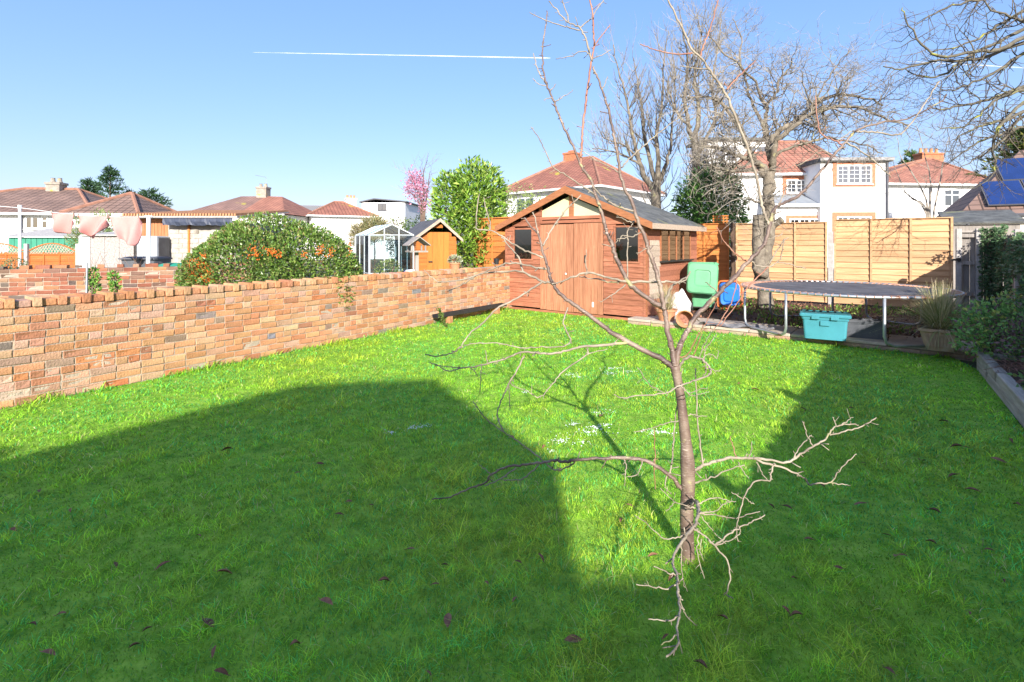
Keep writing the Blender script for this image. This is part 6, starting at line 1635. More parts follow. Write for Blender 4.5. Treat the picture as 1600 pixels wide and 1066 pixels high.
# stake by the wall
q = P(133, 420, 7.0); mb = MB(); mb.tube([(0, 0, 0), (0.03, 0, P(0, 410, 7.0).z)], 0.015, 8); o = mb.build('stake', m_galv); o.location = (q.x, q.y, 0); tag(o, 'thin galvanised metal stake standing between the two brick walls', 'stake')

# ------------------------------------------------------------------ evergreen shrubs
def leafmat(name, rough=0.45, trans=0.22, spec=0.4): return mat(name, (1, 1, 1), rough, 0.0, attr=True, trans=trans, spec=spec)
m_leaf_gloss = leafmat('glossy_leaf', 0.35, 0.2, 0.5)
m_leaf_soft = leafmat('soft_leaf', 0.6, 0.3, 0.3)
m_stem = mat('shrub_stem', (0.16, 0.11, 0.08), 0.85, 0.3, 12)
def tints(n, cols, seed, lo=0.65, hi=1.35):
    r = np.random.default_rng(seed); c = np.array([k[:3] for k in cols]); w = np.array([k[3] if len(k) > 3 else 1.0 for k in cols])
    return c[r.choice(len(c), n, p=w / w.sum())] * r.uniform(lo, hi, n)[:, None]
def shrub(name, label, cat, base, blobs, n, L, W, cols, seed, m=None, shell=0.5, up=0.3, jit=0.8, bumps=0.12, stems=6, zmin=0.05, part='foliage'):
    t = thing(name, label, cat, base)
    p, d = blob_points(blobs, n, shell, bumps, seed)
    k = p[:, 2] > zmin; p = p[k]; d = d[k]
    leaf_mesh(part, p, d, L, W, m or m_leaf_gloss, t, tints(len(p), cols, seed), up=up, jit=jit)
    r = random.Random(seed); mb = MB(); b0 = Vector(base)
    for i in range(stems):
        bl = blobs[r.randrange(len(blobs))]
        e = Vector((bl[0] + r.uniform(-.5, .5) * bl[3], bl[1] + r.uniform(-.5, .5) * bl[4], bl[2] + r.uniform(-.2, .6) * bl[5]))
        s = b0 + Vector((r.uniform(-.12, .12), r.uniform(-.08, .08), 0)); mid = s.lerp(e, 0.5) + Vector((r.uniform(-.1, .1), r.uniform(-.1, .1), 0.1))
        mb.tube(smooth_path([s, mid, e], 3), np.linspace(0.025, 0.008, 7), 5)
    mb.build('stem', m_stem, t, world=True)
    return t
bc = P(432, 400, 8.25)
bush = shrub('firethorn_bush', 'large rounded firethorn bush with orange berries spilling over the wall', 'bush', (bc.x, bc.y, 0),
      [(bc.x, bc.y, 0.78, 1.38, 0.95, 1.16), (bc.x - 0.45, bc.y - 0.1, 0.7, 0.92, 0.9, 1.08), (bc.x + 0.5, bc.y, 0.7, 0.86, 0.85, 1.06)], 46000, 0.052, 0.028,
      [(0.12, 0.22, 0.035, 4), (0.17, 0.27, 0.05, 4), (0.25, 0.32, 0.08, 2), (0.08, 0.15, 0.03, 2), (0.29, 0.26, 0.10, .8), (0.25, 0.14, 0.06, .5)], 41, shell=0.82, bumps=0.055)
m_berry = mat('orange_berry', (0.62, 0.15, 0.02), 0.4, 0.25, 20)
def berries(clusters, parent, seed):
    r = random.Random(seed); mb = MB()
    ico = [(0, 0, 1), (.894, 0, .447), (.276, .851, .447), (-.724, .526, .447), (-.724, -.526, .447), (.276, -.851, .447), (.724, .526, -.447), (-.276, .851, -.447), (-.894, 0, -.447), (-.276, -.851, -.447), (.724, -.526, -.447), (0, 0, -1)]
    fcs = [(0, 1, 2), (0, 2, 3), (0, 3, 4), (0, 4, 5), (0, 5, 1), (1, 6, 2), (2, 7, 3), (3, 8, 4), (4, 9, 5), (5, 10, 1), (6, 7, 2), (7, 8, 3), (8, 9, 4), (9, 10, 5), (10, 6, 1), (6, 11, 7), (7, 11, 8), (8, 11, 9), (9, 11, 10), (10, 11, 6)]
    for c, n, s in clusters:
        for i in range(n):
            q = Vector(c) + Vector((r.gauss(0, s), r.gauss(0, s * .6), r.gauss(0, s))); k = r.uniform(0.007, 0.012)
            mb.add([q + Vector(v) * k for v in ico], fcs)
    o = mb.build('berries', m_berry, parent, world=True, smooth=True); o['kind'] = 'stuff'
cl = []
rb = random.Random(3)
for (px_, py_, n) in ((395, 388, 20), (402, 399, 26), (388, 398, 14), (420, 392, 24), (427, 394, 26), (436, 398, 18), (478, 397, 18), (498, 393, 20), (503, 391, 16), (516, 397, 14), (518, 390, 12), (545, 383, 10), (360, 402, 8), (548, 395, 8)):
    cl.append((P(px_, py_, 7.36 + abs(px_ - 432) * 0.003), n, 0.028))
for i in range(44):
    u = rb.random(); px_ = rb.uniform(297, 332 - 10 * (1 - u)); py_ = 400 + u * 44; cl.append((P(px_, py_, 7.6 + (px_ - 297) * -0.004), 14, 0.03))
berries(cl, bush, 8)
lp_, ld_ = blob_points([(P(312, 425, 7.7).x, 7.7, 1.02, 0.24, 0.22, 0.30)], 1600, 0.3, 0.1, 5)
leaf_mesh('foliage', lp_, ld_, 0.04, 0.02, m_leaf_gloss, bush, tints(len(lp_), [(0.10, 0.19, 0.04), (0.2, 0.24, 0.06), (0.3, 0.16, 0.05)], 5))

c = P(735, 340, 14.3)
shrub('laurel', 'tall bright green laurel standing behind the small orange shed', 'shrub', (c.x, c.y, 0),
      [(c.x - 0.35, c.y, 2.1, 0.75, 0.7, 1.35), (c.x + 0.25, c.y, 2.3, 0.75, 0.7, 1.35), (c.x - 0.1, c.y - 0.1, 1.2, 1.0, 0.7, 1.2), (c.x + 0.05, c.y, 3.0, 0.5, 0.5, 0.85), (c.x - 0.6, c.y, 2.8, 0.42, 0.45, 0.7), (c.x + 0.55, c.y, 2.95, 0.4, 0.4, 0.75)],
      9000, 0.15, 0.055, [(0.16, 0.31, 0.035, 4), (0.25, 0.40, 0.055, 4), (0.36, 0.46, 0.09, 2), (0.08, 0.16, 0.02, 2)], 52, shell=0.55, up=0.55, jit=0.6, bumps=0.16)
c = P(805, 320, 15.6)
shrub('variegated_shrub', 'loose pale yellow-green variegated shrub between the laurel and shed roof', 'shrub', (c.x, c.y, 0),
      [(c.x - 0.2, c.y, 2.3, 0.85, 0.6, 0.95), (c.x + 0.55, c.y, 2.35, 0.55, 0.5, 0.7), (c.x - 0.6, c.y, 2.9, 0.4, 0.4, 0.55), (c.x - 0.4, c.y, 1.5, 0.7, 0.5, 0.6)],
      3300, 0.10, 0.045, [(0.34, 0.40, 0.16, 3), (0.22, 0.30, 0.09, 3), (0.48, 0.50, 0.26, 2), (0.12, 0.20, 0.05, 1)], 53, m_leaf_soft, shell=0.25, bumps=0.25, stems=14)
c = P(1112, 310, 15.2)
shrub('laurel', 'dense dark green laurel bush rising over the fence beside the old apple tree', 'shrub', (c.x, c.y, 0),
      [(c.x, c.y, 2.3, 1.0, 0.8, 1.55), (c.x + 0.25, c.y, 1.5, 0.9, 0.7, 1.3), (c.x - 0.45, c.y, 2.0, 0.65, 0.6, 1.3), (c.x + 0.3, c.y, 3.2, 0.5, 0.5, 0.7)],
      10000, 0.13, 0.05, [(0.05, 0.13, 0.025, 4), (0.085, 0.19, 0.04, 4), (0.14, 0.26, 0.06, 1.5), (0.03, 0.07, 0.015, 2)], 54, shell=0.55, up=0.0, jit=0.6)
c = P(607, 418, 10.6)
shrub('small_shrub', 'small yellow-green shrub in front of the greenhouse', 'shrub', (c.x, c.y, 0), [(c.x, c.y, 0.78, 0.30, 0.28, 0.40), (c.x - .1, c.y, .4, .25, .25, .4)], 1800, 0.05, 0.022, [(0.16, 0.24, 0.06), (0.25, 0.28, 0.10), (0.08, 0.15, 0.04)], 55)
c = P(652, 335, 24)
shrub('conifer_hedge', 'dark and pale green clipped hedge beyond the small orange shed roof', 'hedge', (c.x, c.y, 0), [(c.x, c.y, 1.6, 0.9, 0.7, 1.15), (c.x - 0.9, c.y, 1.7, 0.6, 0.6, 1.1), (c.x + .6, c.y, 1.5, .6, .6, 1.0)], 4200, 0.11, 0.05, [(0.07, 0.13, 0.05), (0.16, 0.22, 0.06), (0.26, 0.20, 0.13)], 56)
c = P(585, 340, 22)
shrub('cordyline', 'straw-coloured spiky shrub in front of the far white dormer', 'shrub', (c.x, c.y, 0), [(c.x, c.y, 2.1, 0.55, 0.5, 0.5), (c.x - .6, c.y, 1.8, .4, .4, .5)], 2600, 0.30, 0.03, [(0.34, 0.30, 0.14), (0.22, 0.24, 0.10), (0.42, 0.36, 0.2)], 57, m_leaf_soft, shell=0.1)
c = P(160, 330, 19)
shrub('bamboo', 'pale green bamboo behind the pink washing and the garage', 'shrub', (c.x, c.y, 0), [(c.x, c.y, 1.9, 1.0, 0.6, 0.75), (c.x - 0.7, c.y, 1.5, 0.6, 0.5, 0.9), (c.x + .3, c.y, 1.1, .6, .5, .8)], 4200, 0.16, 0.025, [(0.22, 0.32, 0.08), (0.30, 0.36, 0.12), (0.12, 0.20, 0.04)], 58, m_leaf_soft, shell=0.2, up=0.5)
c = P(10, 412, 9.3)
shrub('small_shrub', 'small white-flecked shrub behind the older brick wall', 'shrub', (c.x, c.y, 0), [(c.x, c.y + .15, 1.08, 0.20, 0.16, 0.14), (c.x, c.y + .15, .7, .2, .15, .4)], 900, 0.04, 0.02, [(0.18, 0.24, 0.10), (0.5, 0.5, 0.38), (0.10, 0.16, 0.05)], 59)
for (px_, py_, Y, h_, lab) in ((146, 432, 7.1, 0.12, 'bright green self-sown plant behind the wall beside the metal stake'), (178, 436, 7.3, 0.10, 'green sprout with one pale bud behind the wall, further from the stake')):
    c = P(px_, py_, Y)
    shrub('self_sown_plant', lab, 'plant', (c.x, c.y, 0), [(c.x, c.y, c.z, 0.06, 0.06, h_), (c.x + 0.02, c.y, c.z - 0.15, 0.05, 0.05, 0.12)], 260, 0.05, 0.025, [(0.16, 0.34, 0.05), (0.24, 0.42, 0.08)], 60 + px_, stems=3)
q = P(711, 413, 10.25)
shrub('potted_succulent', 'pale grey-green plant growing in the terracotta pot behind the wall', 'plant', (q.x, q.y, 1.09), [(q.x, q.y, 1.17, 0.13, 0.1, 0.07)], 220, 0.06, 0.025, [(0.30, 0.34, 0.20), (0.42, 0.42, 0.30)], 71, stems=2)
# dead stalks above the old wall
mb = MB(); rs = random.Random(5)
for i in range(70):
    u = rs.random(); b_ = Wb0.lerp(Wb1, 0.02 + 0.55 * u) + Vector((-0.2, 0.45, 0.0)); h_ = rs.uniform(1.05, 1.35)
    mb.tube([b_, b_ + Vector((rs.gauss(0, .05), rs.gauss(0, .05), h_ * .7)), b_ + Vector((rs.gauss(0, .14), rs.gauss(0, .1), h_))], [0.006, 0.004, 0.002], 3)
o = mb.build('dead_stalks', mat('dead_stalk', (0.36, 0.22, 0.14), 0.8, 0.3, 9)); tag(o, 'dry reddish-brown plant stalks showing above the older brick wall', 'dead stalks', kind='stuff')
# ivy on the grey fence
n = 9500
r_ = np.random.default_rng(77)
s_ = r_.uniform(0.0, 9.0, n); z_ = r_.uniform(0.2, 1.0, n) ** 0.8 * 2.05
ph = np.sin(s_ * 2.1) * 0.12 + np.sin(s_ * 5.3 + 1) * 0.08
dens = field(s_, z_, 3.0, 9); keep = (z_ < 1.72 + ph) & (dens > -0.35); s_ = s_[keep]; z_ = z_[keep]; n = len(s_)
gn = Vector((gdir.y, -gdir.x, 0))
if gn.x > 0: gn = -gn
off = 0.02 + np.abs(r_.normal(0, 0.035, n))
pp = np.stack([GF0.x + gdir.x * s_ + gn.x * off, GF0.y + gdir.y * s_ + gn.y * off, z_], 1)
k2 = 1500; u2 = r_.uniform(0.36, 0.75, k2); z2 = r_.uniform(0.15, 1.82, k2)
rn = Vector((rdir.y, -rdir.x, 0)); rn = rn if rn.y < 0 else -rn
o2 = 0.05 + np.abs(r_.normal(0, 0.04, k2))
pp = np.concatenate([pp, np.stack([FR.x + rdir.x * u2 + rn.x * o2, FR.y + rdir.y * u2 + rn.y * o2, z2], 1)]); n = len(pp)
t = thing('ivy', 'dark green ivy climbing over the weathered grey fence', 'ivy', tuple(GF0 + gdir * 4))
leaf_mesh('foliage', pp, np.tile(np.array([[gn.x, gn.y, -0.2]]), (n, 1)), 0.055, 0.045, m_leaf_soft, t, tints(n, [(0.10, 0.19, 0.08, 4), (0.15, 0.25, 0.11, 3), (0.27, 0.32, 0.19, 1.2), (0.22, 0.19, 0.12, .6)], 78), up=-0.3, jit=0.6)
# mixed low shrubs in the planter
plm = lambda a_, b_: PL1 + PL_DIR * a_ + PLN * b_
def planter_shrub(name, a_, b_, rx, rz, n, L, W, cols, seed, label, zc=0.3, stems=8):
    c = plm(a_, b_); return shrub(name, label, 'shrub', (c.x, c.y, 0.16), [(c.x, c.y, 0.16 + zc, rx, rx * 0.8, rz), (c.x + rx * .4, c.y + rx * .3, 0.14 + zc * .8, rx * .7, rx * .6, rz * .8)], n, L, W, cols, seed, m_leaf_soft, shell=0.35, stems=stems, zmin=0.1)
planter_shrub('fuchsia_shrub', -0.15, 0.22, 0.50, 0.40, 2100, 0.055, 0.035, [(0.16, 0.32, 0.09, 3), (0.26, 0.44, 0.12, 3), (0.46, 0.50, 0.13, 1), (0.22, 0.13, 0.15, 1)], 81, 'leafy green shrub at the corner of the timber planter by the pale pot')
planter_shrub('purple_shrub', 0.5, 0.48, 0.42, 0.32, 1500, 0.045, 0.028, [(0.22, 0.13, 0.14, 3), (0.18, 0.28, 0.10, 3), (0.40, 0.34, 0.14, 1.2), (0.30, 0.15, 0.13, 1)], 82, 'purple-tinged low shrub with bare stems inside the timber planter')
planter_shrub('bush_rose', -0.2, 0.55, 0.42, 0.5, 1500, 0.05, 0.035, [(0.18, 0.30, 0.10, 3), (0.44, 0.42, 0.10, 1), (0.27, 0.21, 0.15, 2), (0.09, 0.17, 0.07, 2)], 83, 'thin tangled bush against the ivy fence behind the planter', 0.45, 14)
planter_shrub('trailing_plant', 1.6, 0.35, 0.34, 0.18, 800, 0.045, 0.03, [(0.16, 0.29, 0.09, 3), (0.26, 0.14, 0.12, 2), (0.34, 0.40, 0.12, 1)], 84, 'low trailing plant over the edge of the timber planter', 0.12)
c = plm(0.85, 0.35); t = thing('dead_grass', 'tangle of dry brown stems lying on the planter soil', 'dead stems', (c.x, c.y, 0.2)); mb = MB()
for i in range(90):
    a_ = rs.uniform(0, 6.28); p0 = Vector((c.x, c.y, 0.18)) + Vector((rs.gauss(0, .12), rs.gauss(0, .12), rs.uniform(0, .05))); d_ = Vector((math.cos(a_), math.sin(a_), rs.uniform(0, .3))) * rs.uniform(.12, .3)
    mb.tube([p0, p0 + d_ * .5 + Vector((0, 0, .05)), p0 + d_], [0.003, 0.003, 0.002], 3)
o = mb.build('stems', mat('dry_stem', (0.22, 0.12, 0.08), 0.8, 0.3, 9), t, world=True); o['kind'] = 'stuff'
# weeds, leaf litter and low green cover in the bed
n = 5200; r_ = np.random.default_rng(91)
bx = np.array([(p.x, p.y) for p in bed_poly])
x = r_.uniform(2.5, 10.5, n * 3); y = r_.uniform(7.2, 15, n * 3); k = inside(bx, x, y); x = x[k][:n]; y = y[k][:n]
cov = field(x, y, 1.6, 14) + 0.55 * np.exp(-((x - 4.6) ** 2 + (y - 9.6) ** 2) / 3.5) * 2; k = cov > 0.35; x = x[k]; y = y[k]
pp = np.stack([x, y, 0.05 + r_.uniform(0, 0.07, len(x))], 1)
o = leaf_mesh('ground_cover', pp, np.tile([[0, 0, 1.0]], (len(pp), 1)), 0.075, 0.035, m_leaf_soft, None, tints(len(pp), [(0.12, 0.22, 0.04, 3), (0.20, 0.32, 0.06, 3), (0.36, 0.42, 0.12, 1)], 92), jit=0.9)
tag(o, 'low green weeds growing through the soil of the flower bed', 'weeds', kind='stuff')
n = 4200; x = r_.uniform(2.5, 10.5, n * 3); y = r_.uniform(7.2, 14.5, n * 3); k = inside(bx, x, y); x = x[k][:n]; y = y[k][:n]
pp = np.stack([x, y, 0.052 + r_.uniform(0, 0.02, len(x))], 1)
o = leaf_mesh('leaf_litter', pp, np.tile([[0, 0, 0.0]], (len(pp), 1)), 0.07, 0.035, mat('litter_leaf', (1, 1, 1), 0.8, 0.0, attr=True), None, tints(len(pp), [(0.16, 0.07, 0.045), (0.24, 0.12, 0.07), (0.10, 0.055, 0.04)], 93), up=0.05, jit=0.4)
tag(o, 'brown leaf litter covering the soil of the flower bed', 'leaf litter', kind='stuff')

# ------------------------------------------------------------------ bare trees
class Twigs:
    def __init__(s, seed): s.r = random.Random(seed); s.thick = MB(); s.fine = MB(); s.count = 0
    def limb(s, pts, r0, r1, sides=8, sub=4, wob=0.0):
        sm = smooth_path(pts, sub); n = len(sm)
        for i in range(1, n - 1): sm[i] += Vector((s.r.gauss(0, 1), s.r.gauss(0, 1), s.r.gauss(0, 1))) * wob
        rad = [(r0 + (r1 - r0) * (i / (n - 1)) ** 0.8) * s.r.uniform(0.92, 1.08) for i in range(n)]
        s.thick.tube(sm, rad, sides); return sm, rad
    def grow(s, p, d, L, r, lev, up=0.05, spread=0.7, crook=0.25, kids=(3, 5), droop=0.0, segs=4, tip_up=0.0):
        """one branch and its side shoots, down to level 0"""
        R = s.r; pts = [p.copy()]; q = p.copy(); d = d.normalized(); rads = [r]
        for i in range(segs):
            g = Vector((R.gauss(0, crook), R.gauss(0, crook), R.gauss(0, crook) + up - droop * (1 - i / segs) + tip_up * (i / segs)))
            d = (d + g).normalized(); q = q + d * (L / segs); pts.append(q.copy()); rads.append(r * (1 - 0.62 * (i + 1) / segs))
        (s.thick if r > 0.012 else s.fine).tube(pts, rads, 5 if r > 0.02 else 3, cap=False); s.count += 1
        if lev <= 0: return
        for k in range(R.randint(*kids)):
            t = R.uniform(0.2, 1.0); i = min(int(t * segs), segs - 1); b = pts[i].lerp(pts[i + 1], t * segs - i)
            ax = (pts[i + 1] - pts[i]).normalized(); sd = Vector((R.gauss(0, 1), R.gauss(0, 1), R.gauss(0, 1))); sd = (sd - ax * sd.dot(ax)).normalized()
            nd = ax * R.uniform(0.35, 0.9) + sd * spread
            s.grow(b, nd, L * R.uniform(0.45, 0.75), max(r * R.uniform(0.4, 0.6), 0.003), lev - 1, up, spread, crook, kids, droop, max(3, segs - 1), tip_up)
    def along(s, sm, rad, n, L, lev, t0=0.3, **kw):
        for k in range(n):
            i = int(s.r.uniform(t0, 0.999) * (len(sm) - 1)); ax = (sm[i + 1] - sm[i]).normalized()
            sd = Vector((s.r.gauss(0, 1), s.r.gauss(0, 1), s.r.gauss(0, 1))); sd = (sd - ax * sd.dot(ax)).normalized()
            s.grow(sm[i], ax * s.r.uniform(0.2, 0.8) + sd, L * s.r.uniform(0.6, 1.2), max(min(rad[i] * 0.5, 0.02), 0.006), lev, **kw)

m_bark_old = mat('old_bark', (0.165, 0.135, 0.10), 0.9, 0.4, 7, 0.8, 30, col2=(0.29, 0.245, 0.185), spots=(0.40, 0.37, 0.18), spot_scale=5, spot_lo=0.64)
m_twig_old = mat('old_twig', (0.27, 0.23, 0.18), 0.85, 0.35, 8, col2=(0.40, 0.35, 0.285), spots=(0.38, 0.38, 0.2), spot_scale=4, spot_lo=0.64)
m_cut = mat('cut_wood', (0.50, 0.27, 0.14), 0.8, 0.2, 12)

# old apple tree in the bed
AY = 11.3
ab = P(1195, 482, AY); ab.z = 0.05
apple = thing('apple_tree', 'old gnarled bare apple tree with a sawn-off stem in front of the fence', 'tree', ab)
T = Twigs(101)
T.limb([P(1197, 484, AY), P(1194, 450, AY), P(1190, 430, AY), P(1196, 400, AY), P(1201, 370, AY), P(1203, 335, AY), P(1200, 300, AY), P(1200, 270, AY)], 0.175, 0.10, 12, 4, 0.012)
T.limb([P(1193, 442, AY), P(1186, 415, AY - .05), P(1185, 380, AY - .05), P(1185, 336, AY - .05)], 0.15, 0.115, 12, 4, 0.008)
T.limb([P(1196, 430, AY - .15), P(1185, 425, AY - .25), P(1178, 417, AY - .3)], 0.10, 0.06, 8)
T.limb([P(1204, 360, AY), P(1212, 350, AY - .1), P(1222, 343, AY - .2)], 0.06, 0.075, 8)
mains = [
 ([P(1200, 275, AY), P(1190, 258, AY), P(1168, 250, AY - .1), P(1150, 242, AY - .2), P(1128, 234, AY - .3), P(1092, 228, AY - .4)], 0.11, 0.04),
 ([P(1200, 280, AY), P(1185, 262, AY + .1), P(1172, 240, AY + .2), P(1162, 215, AY + .3), P(1148, 190, AY + .3), P(1130, 165, AY + .3), P(1105, 150, AY + .2), P(1075, 152, AY)], 0.11, 0.03),
 ([P(1203, 300, AY), P(1208, 270, AY), P(1205, 240, AY), P(1210, 215, AY + .1), P(1225, 200, AY + .1), P(1245, 185, AY), P(1270, 165, AY - .1), P(1300, 150, AY - .2), P(1340, 150, AY - .3), P(1380, 165, AY - .4)], 0.13, 0.025),
 ([P(1205, 260, AY), P(1210, 225, AY - .2), P(1232, 205, AY - .4), P(1262, 180, AY - .5), P(1300, 168, AY - .6), P(1340, 170, AY - .7), P(1390, 188, AY - .9), P(1420, 195, AY - 1)], 0.10, 0.02),
 ([P(1203, 250, AY), P(1198, 215, AY + .4), P(1196, 185, AY + .5), P(1203, 160, AY + .5), P(1213, 145, AY + .4), P(1215, 128, AY + .4), P(1230, 110, AY + .3), P(1240, 92, AY + .2)], 0.08, 0.02),
 ([P(1196, 215, AY + .4), P(1185, 180, AY + .6), P(1170, 150, AY + .8), P(1165, 120, AY + .8), P(1155, 92, AY + .8), P(1158, 60, AY + .9), P(1145, 30, AY + 1)], 0.06, 0.014),
 ([P(1165, 215, AY + .3), P(1150, 180, AY), P(1135, 170, AY - .3), P(1128, 190, AY - .4), P(1135, 200, AY - .5)], 0.05, 0.02),
 ([P(1180, 265, AY), P(1150, 268, AY - .4), P(1108, 258, AY - .6)], 0.06, 0.035),
 ([P(1205, 300, AY), P(1192, 318, AY - .4), P(1170, 312, AY - .6)], 0.05, 0.03),
 ([P(1203, 250, AY), P(1225, 235, AY - .2), P(1260, 225, AY - .4), P(1300, 215, AY - .5), P(1345, 225, AY - .7), P(1380, 240, AY - .8)], 0.06, 0.015),
 ([P(1200, 170, AY + .5), P(1180, 130, AY + .3), P(1150, 100, AY), P(1120, 70, AY - .1), P(1100, 40, AY - .2)], 0.05, 0.012),
 ([P(1270, 165, AY - .1), P(1290, 130, AY), P(1310, 100, AY), P(1330, 78, AY)], 0.035, 0.010),
]
for pts_, r0, r1 in mains:
    sm, rad = T.limb(pts_, r0 * 0.72, r1 * 0.7, 8, 4, 0.018)
    T.along(sm, rad, int(6 + 26 * len(pts_) / 8), 0.75, 2, 0.35, up=0.03, spread=0.85, crook=0.30, kids=(3, 5), tip_up=0.06)
T.thick.build('trunk', m_bark_old, apple, world=True, smooth=True)
T.fine.build('crown', m_twig_old, apple, world=True)
MB().lathe([(0.0, 0.0), (0.112, 0.0)], P(1185, 335.6, AY - .05), 12).build('saw_cut', m_cut, apple, world=True)
n_apple = T.count

# multi-stemmed pollarded tree behind the fence
def pollard(label, stems, Y, seed, base_px, r0, whips=60, col=m_bark_old):
    b = P(base_px, 380, Y); b.z = -0.02
    t = thing('pollard_tree', label, 'tree', b); T = Twigs(seed)
    for pts_, ra, rb in stems:
        sm, rad = T.limb([P(x, y, Y + dz) for x, y, dz in pts_], ra * 0.72, rb * 0.7, 8, 4, 0.02)
        T.along(sm, rad, whips, 1.1, 1, 0.25, up=0.32, spread=0.5, crook=0.15, kids=(3, 6), segs=5)
    T.thick.build('trunk', col, t, world=True, smooth=True); T.fine.build('crown', m_twig_old, t, world=True)
    return T.count
n_p1 = pollard('tall pale pollarded tree with upright bare whips behind the big shed', [
 ([(1025, 382, 0), (1027, 340, 0), (1024, 305, 0), (1026, 285, 0)], 0.30, 0.22), ([(1026, 300, 0), (1008, 280, 0), (1000, 255, 0), (992, 225, 0), (985, 190, 0), (978, 150, .2), (966, 110, .3), (958, 70, .3)], 0.16, 0.02),
 ([(1026, 290, 0), (1016, 255, .2), (1006, 210, .3), (1004, 175, .4), (998, 140, .4), (990, 90, .4)], 0.14, 0.02), ([(1027, 290, 0), (1030, 250, -.2), (1026, 215, -.3), (1034, 170, -.3), (1036, 110, -.3), (1042, 60, -.3)], 0.15, 0.02),
 ([(1028, 290, 0), (1038, 262, 0), (1048, 230, .2), (1050, 190, .3), (1056, 130, .3), (1048, 70, .3)], 0.12, 0.02), ([(1004, 260, 0), (980, 245, .1), (950, 235, .2), (925, 232, .2)], 0.07, 0.02), ([(1002, 250, 0), (970, 225, 0), (945, 215, .1), (930, 190, .1)], 0.05, 0.015)], 18.0, 201, 1025, 0.3, 26)
n_p2 = pollard('ivy-tangled bare tree with dense twigs beside the dark laurel', [
 ([(1090, 382, 0), (1092, 330, 0), (1086, 290, 0), (1088, 250, 0), (1085, 210, 0)], 0.26, 0.16), ([(1086, 230, 0), (1075, 190, .1), (1070, 150, .2), (1075, 100, .2), (1068, 50, .2), (1060, 10, .2)], 0.12, 0.015), ([(1086, 215, 0), (1092, 170, 0), (1085, 120, 0), (1095, 70, 0), (1090, 20, 0)], 0.13, 0.015),
 ([(1088, 250, 0), (1105, 215, -.2), (1118, 180, -.3), (1112, 130, -.3), (1122, 80, -.3), (1128, 30, -.3)], 0.10, 0.015), ([(1086, 300, 0), (1105, 285, -.3), (1120, 265, -.5)], 0.07, 0.03), ([(1080, 200, 0), (1058, 175, .2), (1045, 140, .2), (1048, 100, .2)], 0.07, 0.015)], 15.8, 202, 1090, 0.26, 30)

# big tree outside the frame whose drooping branches reach in at the top
RY = 9.5
rb_ = Vector((14.6, 9.3, 0.0))
big = thing('ash_tree', 'large bare tree whose drooping upturned branches reach in over the ivy fence', 'tree', rb_)
T = Twigs(303); T.limb([rb_ + Vector((0, 0, -.05)), rb_ + Vector((.1, 0, 2)), rb_ + Vector((0, .1, 4.2)), rb_ + Vector((-.1, 0, 7.0)), rb_ + Vector((0, 0, 9.0))], 0.36, 0.15, 12, 4, 0.02)
heads = [
 ([(1640, 55), (1560, 78), (1535, 80), (1478, 89), (1440, 70), (1415, 30), (1410, 12)], 0.045, .012), ([(1640, 60), (1530, 92), (1470, 95), (1410, 107), (1380, 104)], 0.04, .012),
 ([(1660, -20), (1600, 15), (1560, 40), (1530, 60), (1490, 75), (1450, 80)], 0.04, .01), ([(1650, 10), (1600, 45), (1550, 70), (1510, 90), (1470, 118), (1440, 120), (1415, 108)], 0.04, .012),
 ([(1640, 115), (1590, 140), (1545, 155), (1500, 165), (1470, 172), (1450, 165)], 0.045, .012), ([(1640, 125), (1600, 140), (1560, 155), (1530, 180), (1500, 200), (1465, 198)], 0.04, .01),
 ([(1650, 155), (1600, 175), (1570, 188), (1540, 195), (1515, 205), (1490, 222)], 0.045, .012), ([(1650, 160), (1600, 182), (1565, 210), (1530, 222), (1505, 240), (1488, 250)], 0.04, .01),
 ([(1640, 90), (1600, 85), (1560, 110), (1520, 130), (1490, 140), (1470, 140)], 0.035, .01), ([(1660, -60), (1560, -10), (1500, 5), (1460, 22), (1430, 40)], 0.04, .01),
 ([(1640, 140), (1600, 160), (1560, 200), (1552, 230), (1556, 255), (1545, 280), (1520, 295)], 0.035, .008), ([(1650, 30), (1590, 30), (1550, 15), (1530, -10)], 0.035, .01), ([(1640, 180), (1590, 200), (1560, 225), (1530, 245), (1500, 262)], 0.03, .008)]
for k, (hp, r0, r1) in enumerate(heads):
    Y_ = RY - 0.3 + 0.15 * (k % 5)
    pts_ = [P(x, y, Y_) for x, y in hp]; tz = 3.0 + 0.42 * k; st = rb_ + Vector((0, 0, tz)); pts_ = [st, st.lerp(pts_[0], 0.5) + Vector((0, 0, 0.5))] + pts_
    sm, rad = T.limb(pts_, 0.055, r1 * 0.8, 6, 4, 0.012)
    T.along(sm, rad, 17, 0.55, 1, 0.45, up=-0.03, spread=0.75, crook=0.16, kids=(3, 5), droop=0.16, tip_up=0.42, segs=5)
T.thick.build('trunk', mat('dark_bark', (0.13, 0.115, 0.085), 0.9, 0.35, 7, 0.6, 30, spots=(0.30, 0.30, 0.07), spot_scale=4, spot_lo=0.58), big, world=True, smooth=True)
T.fine.build('crown', mat('dark_twig', (0.115, 0.095, 0.075), 0.85, 0.3, 8), big, world=True)
n_big = T.count
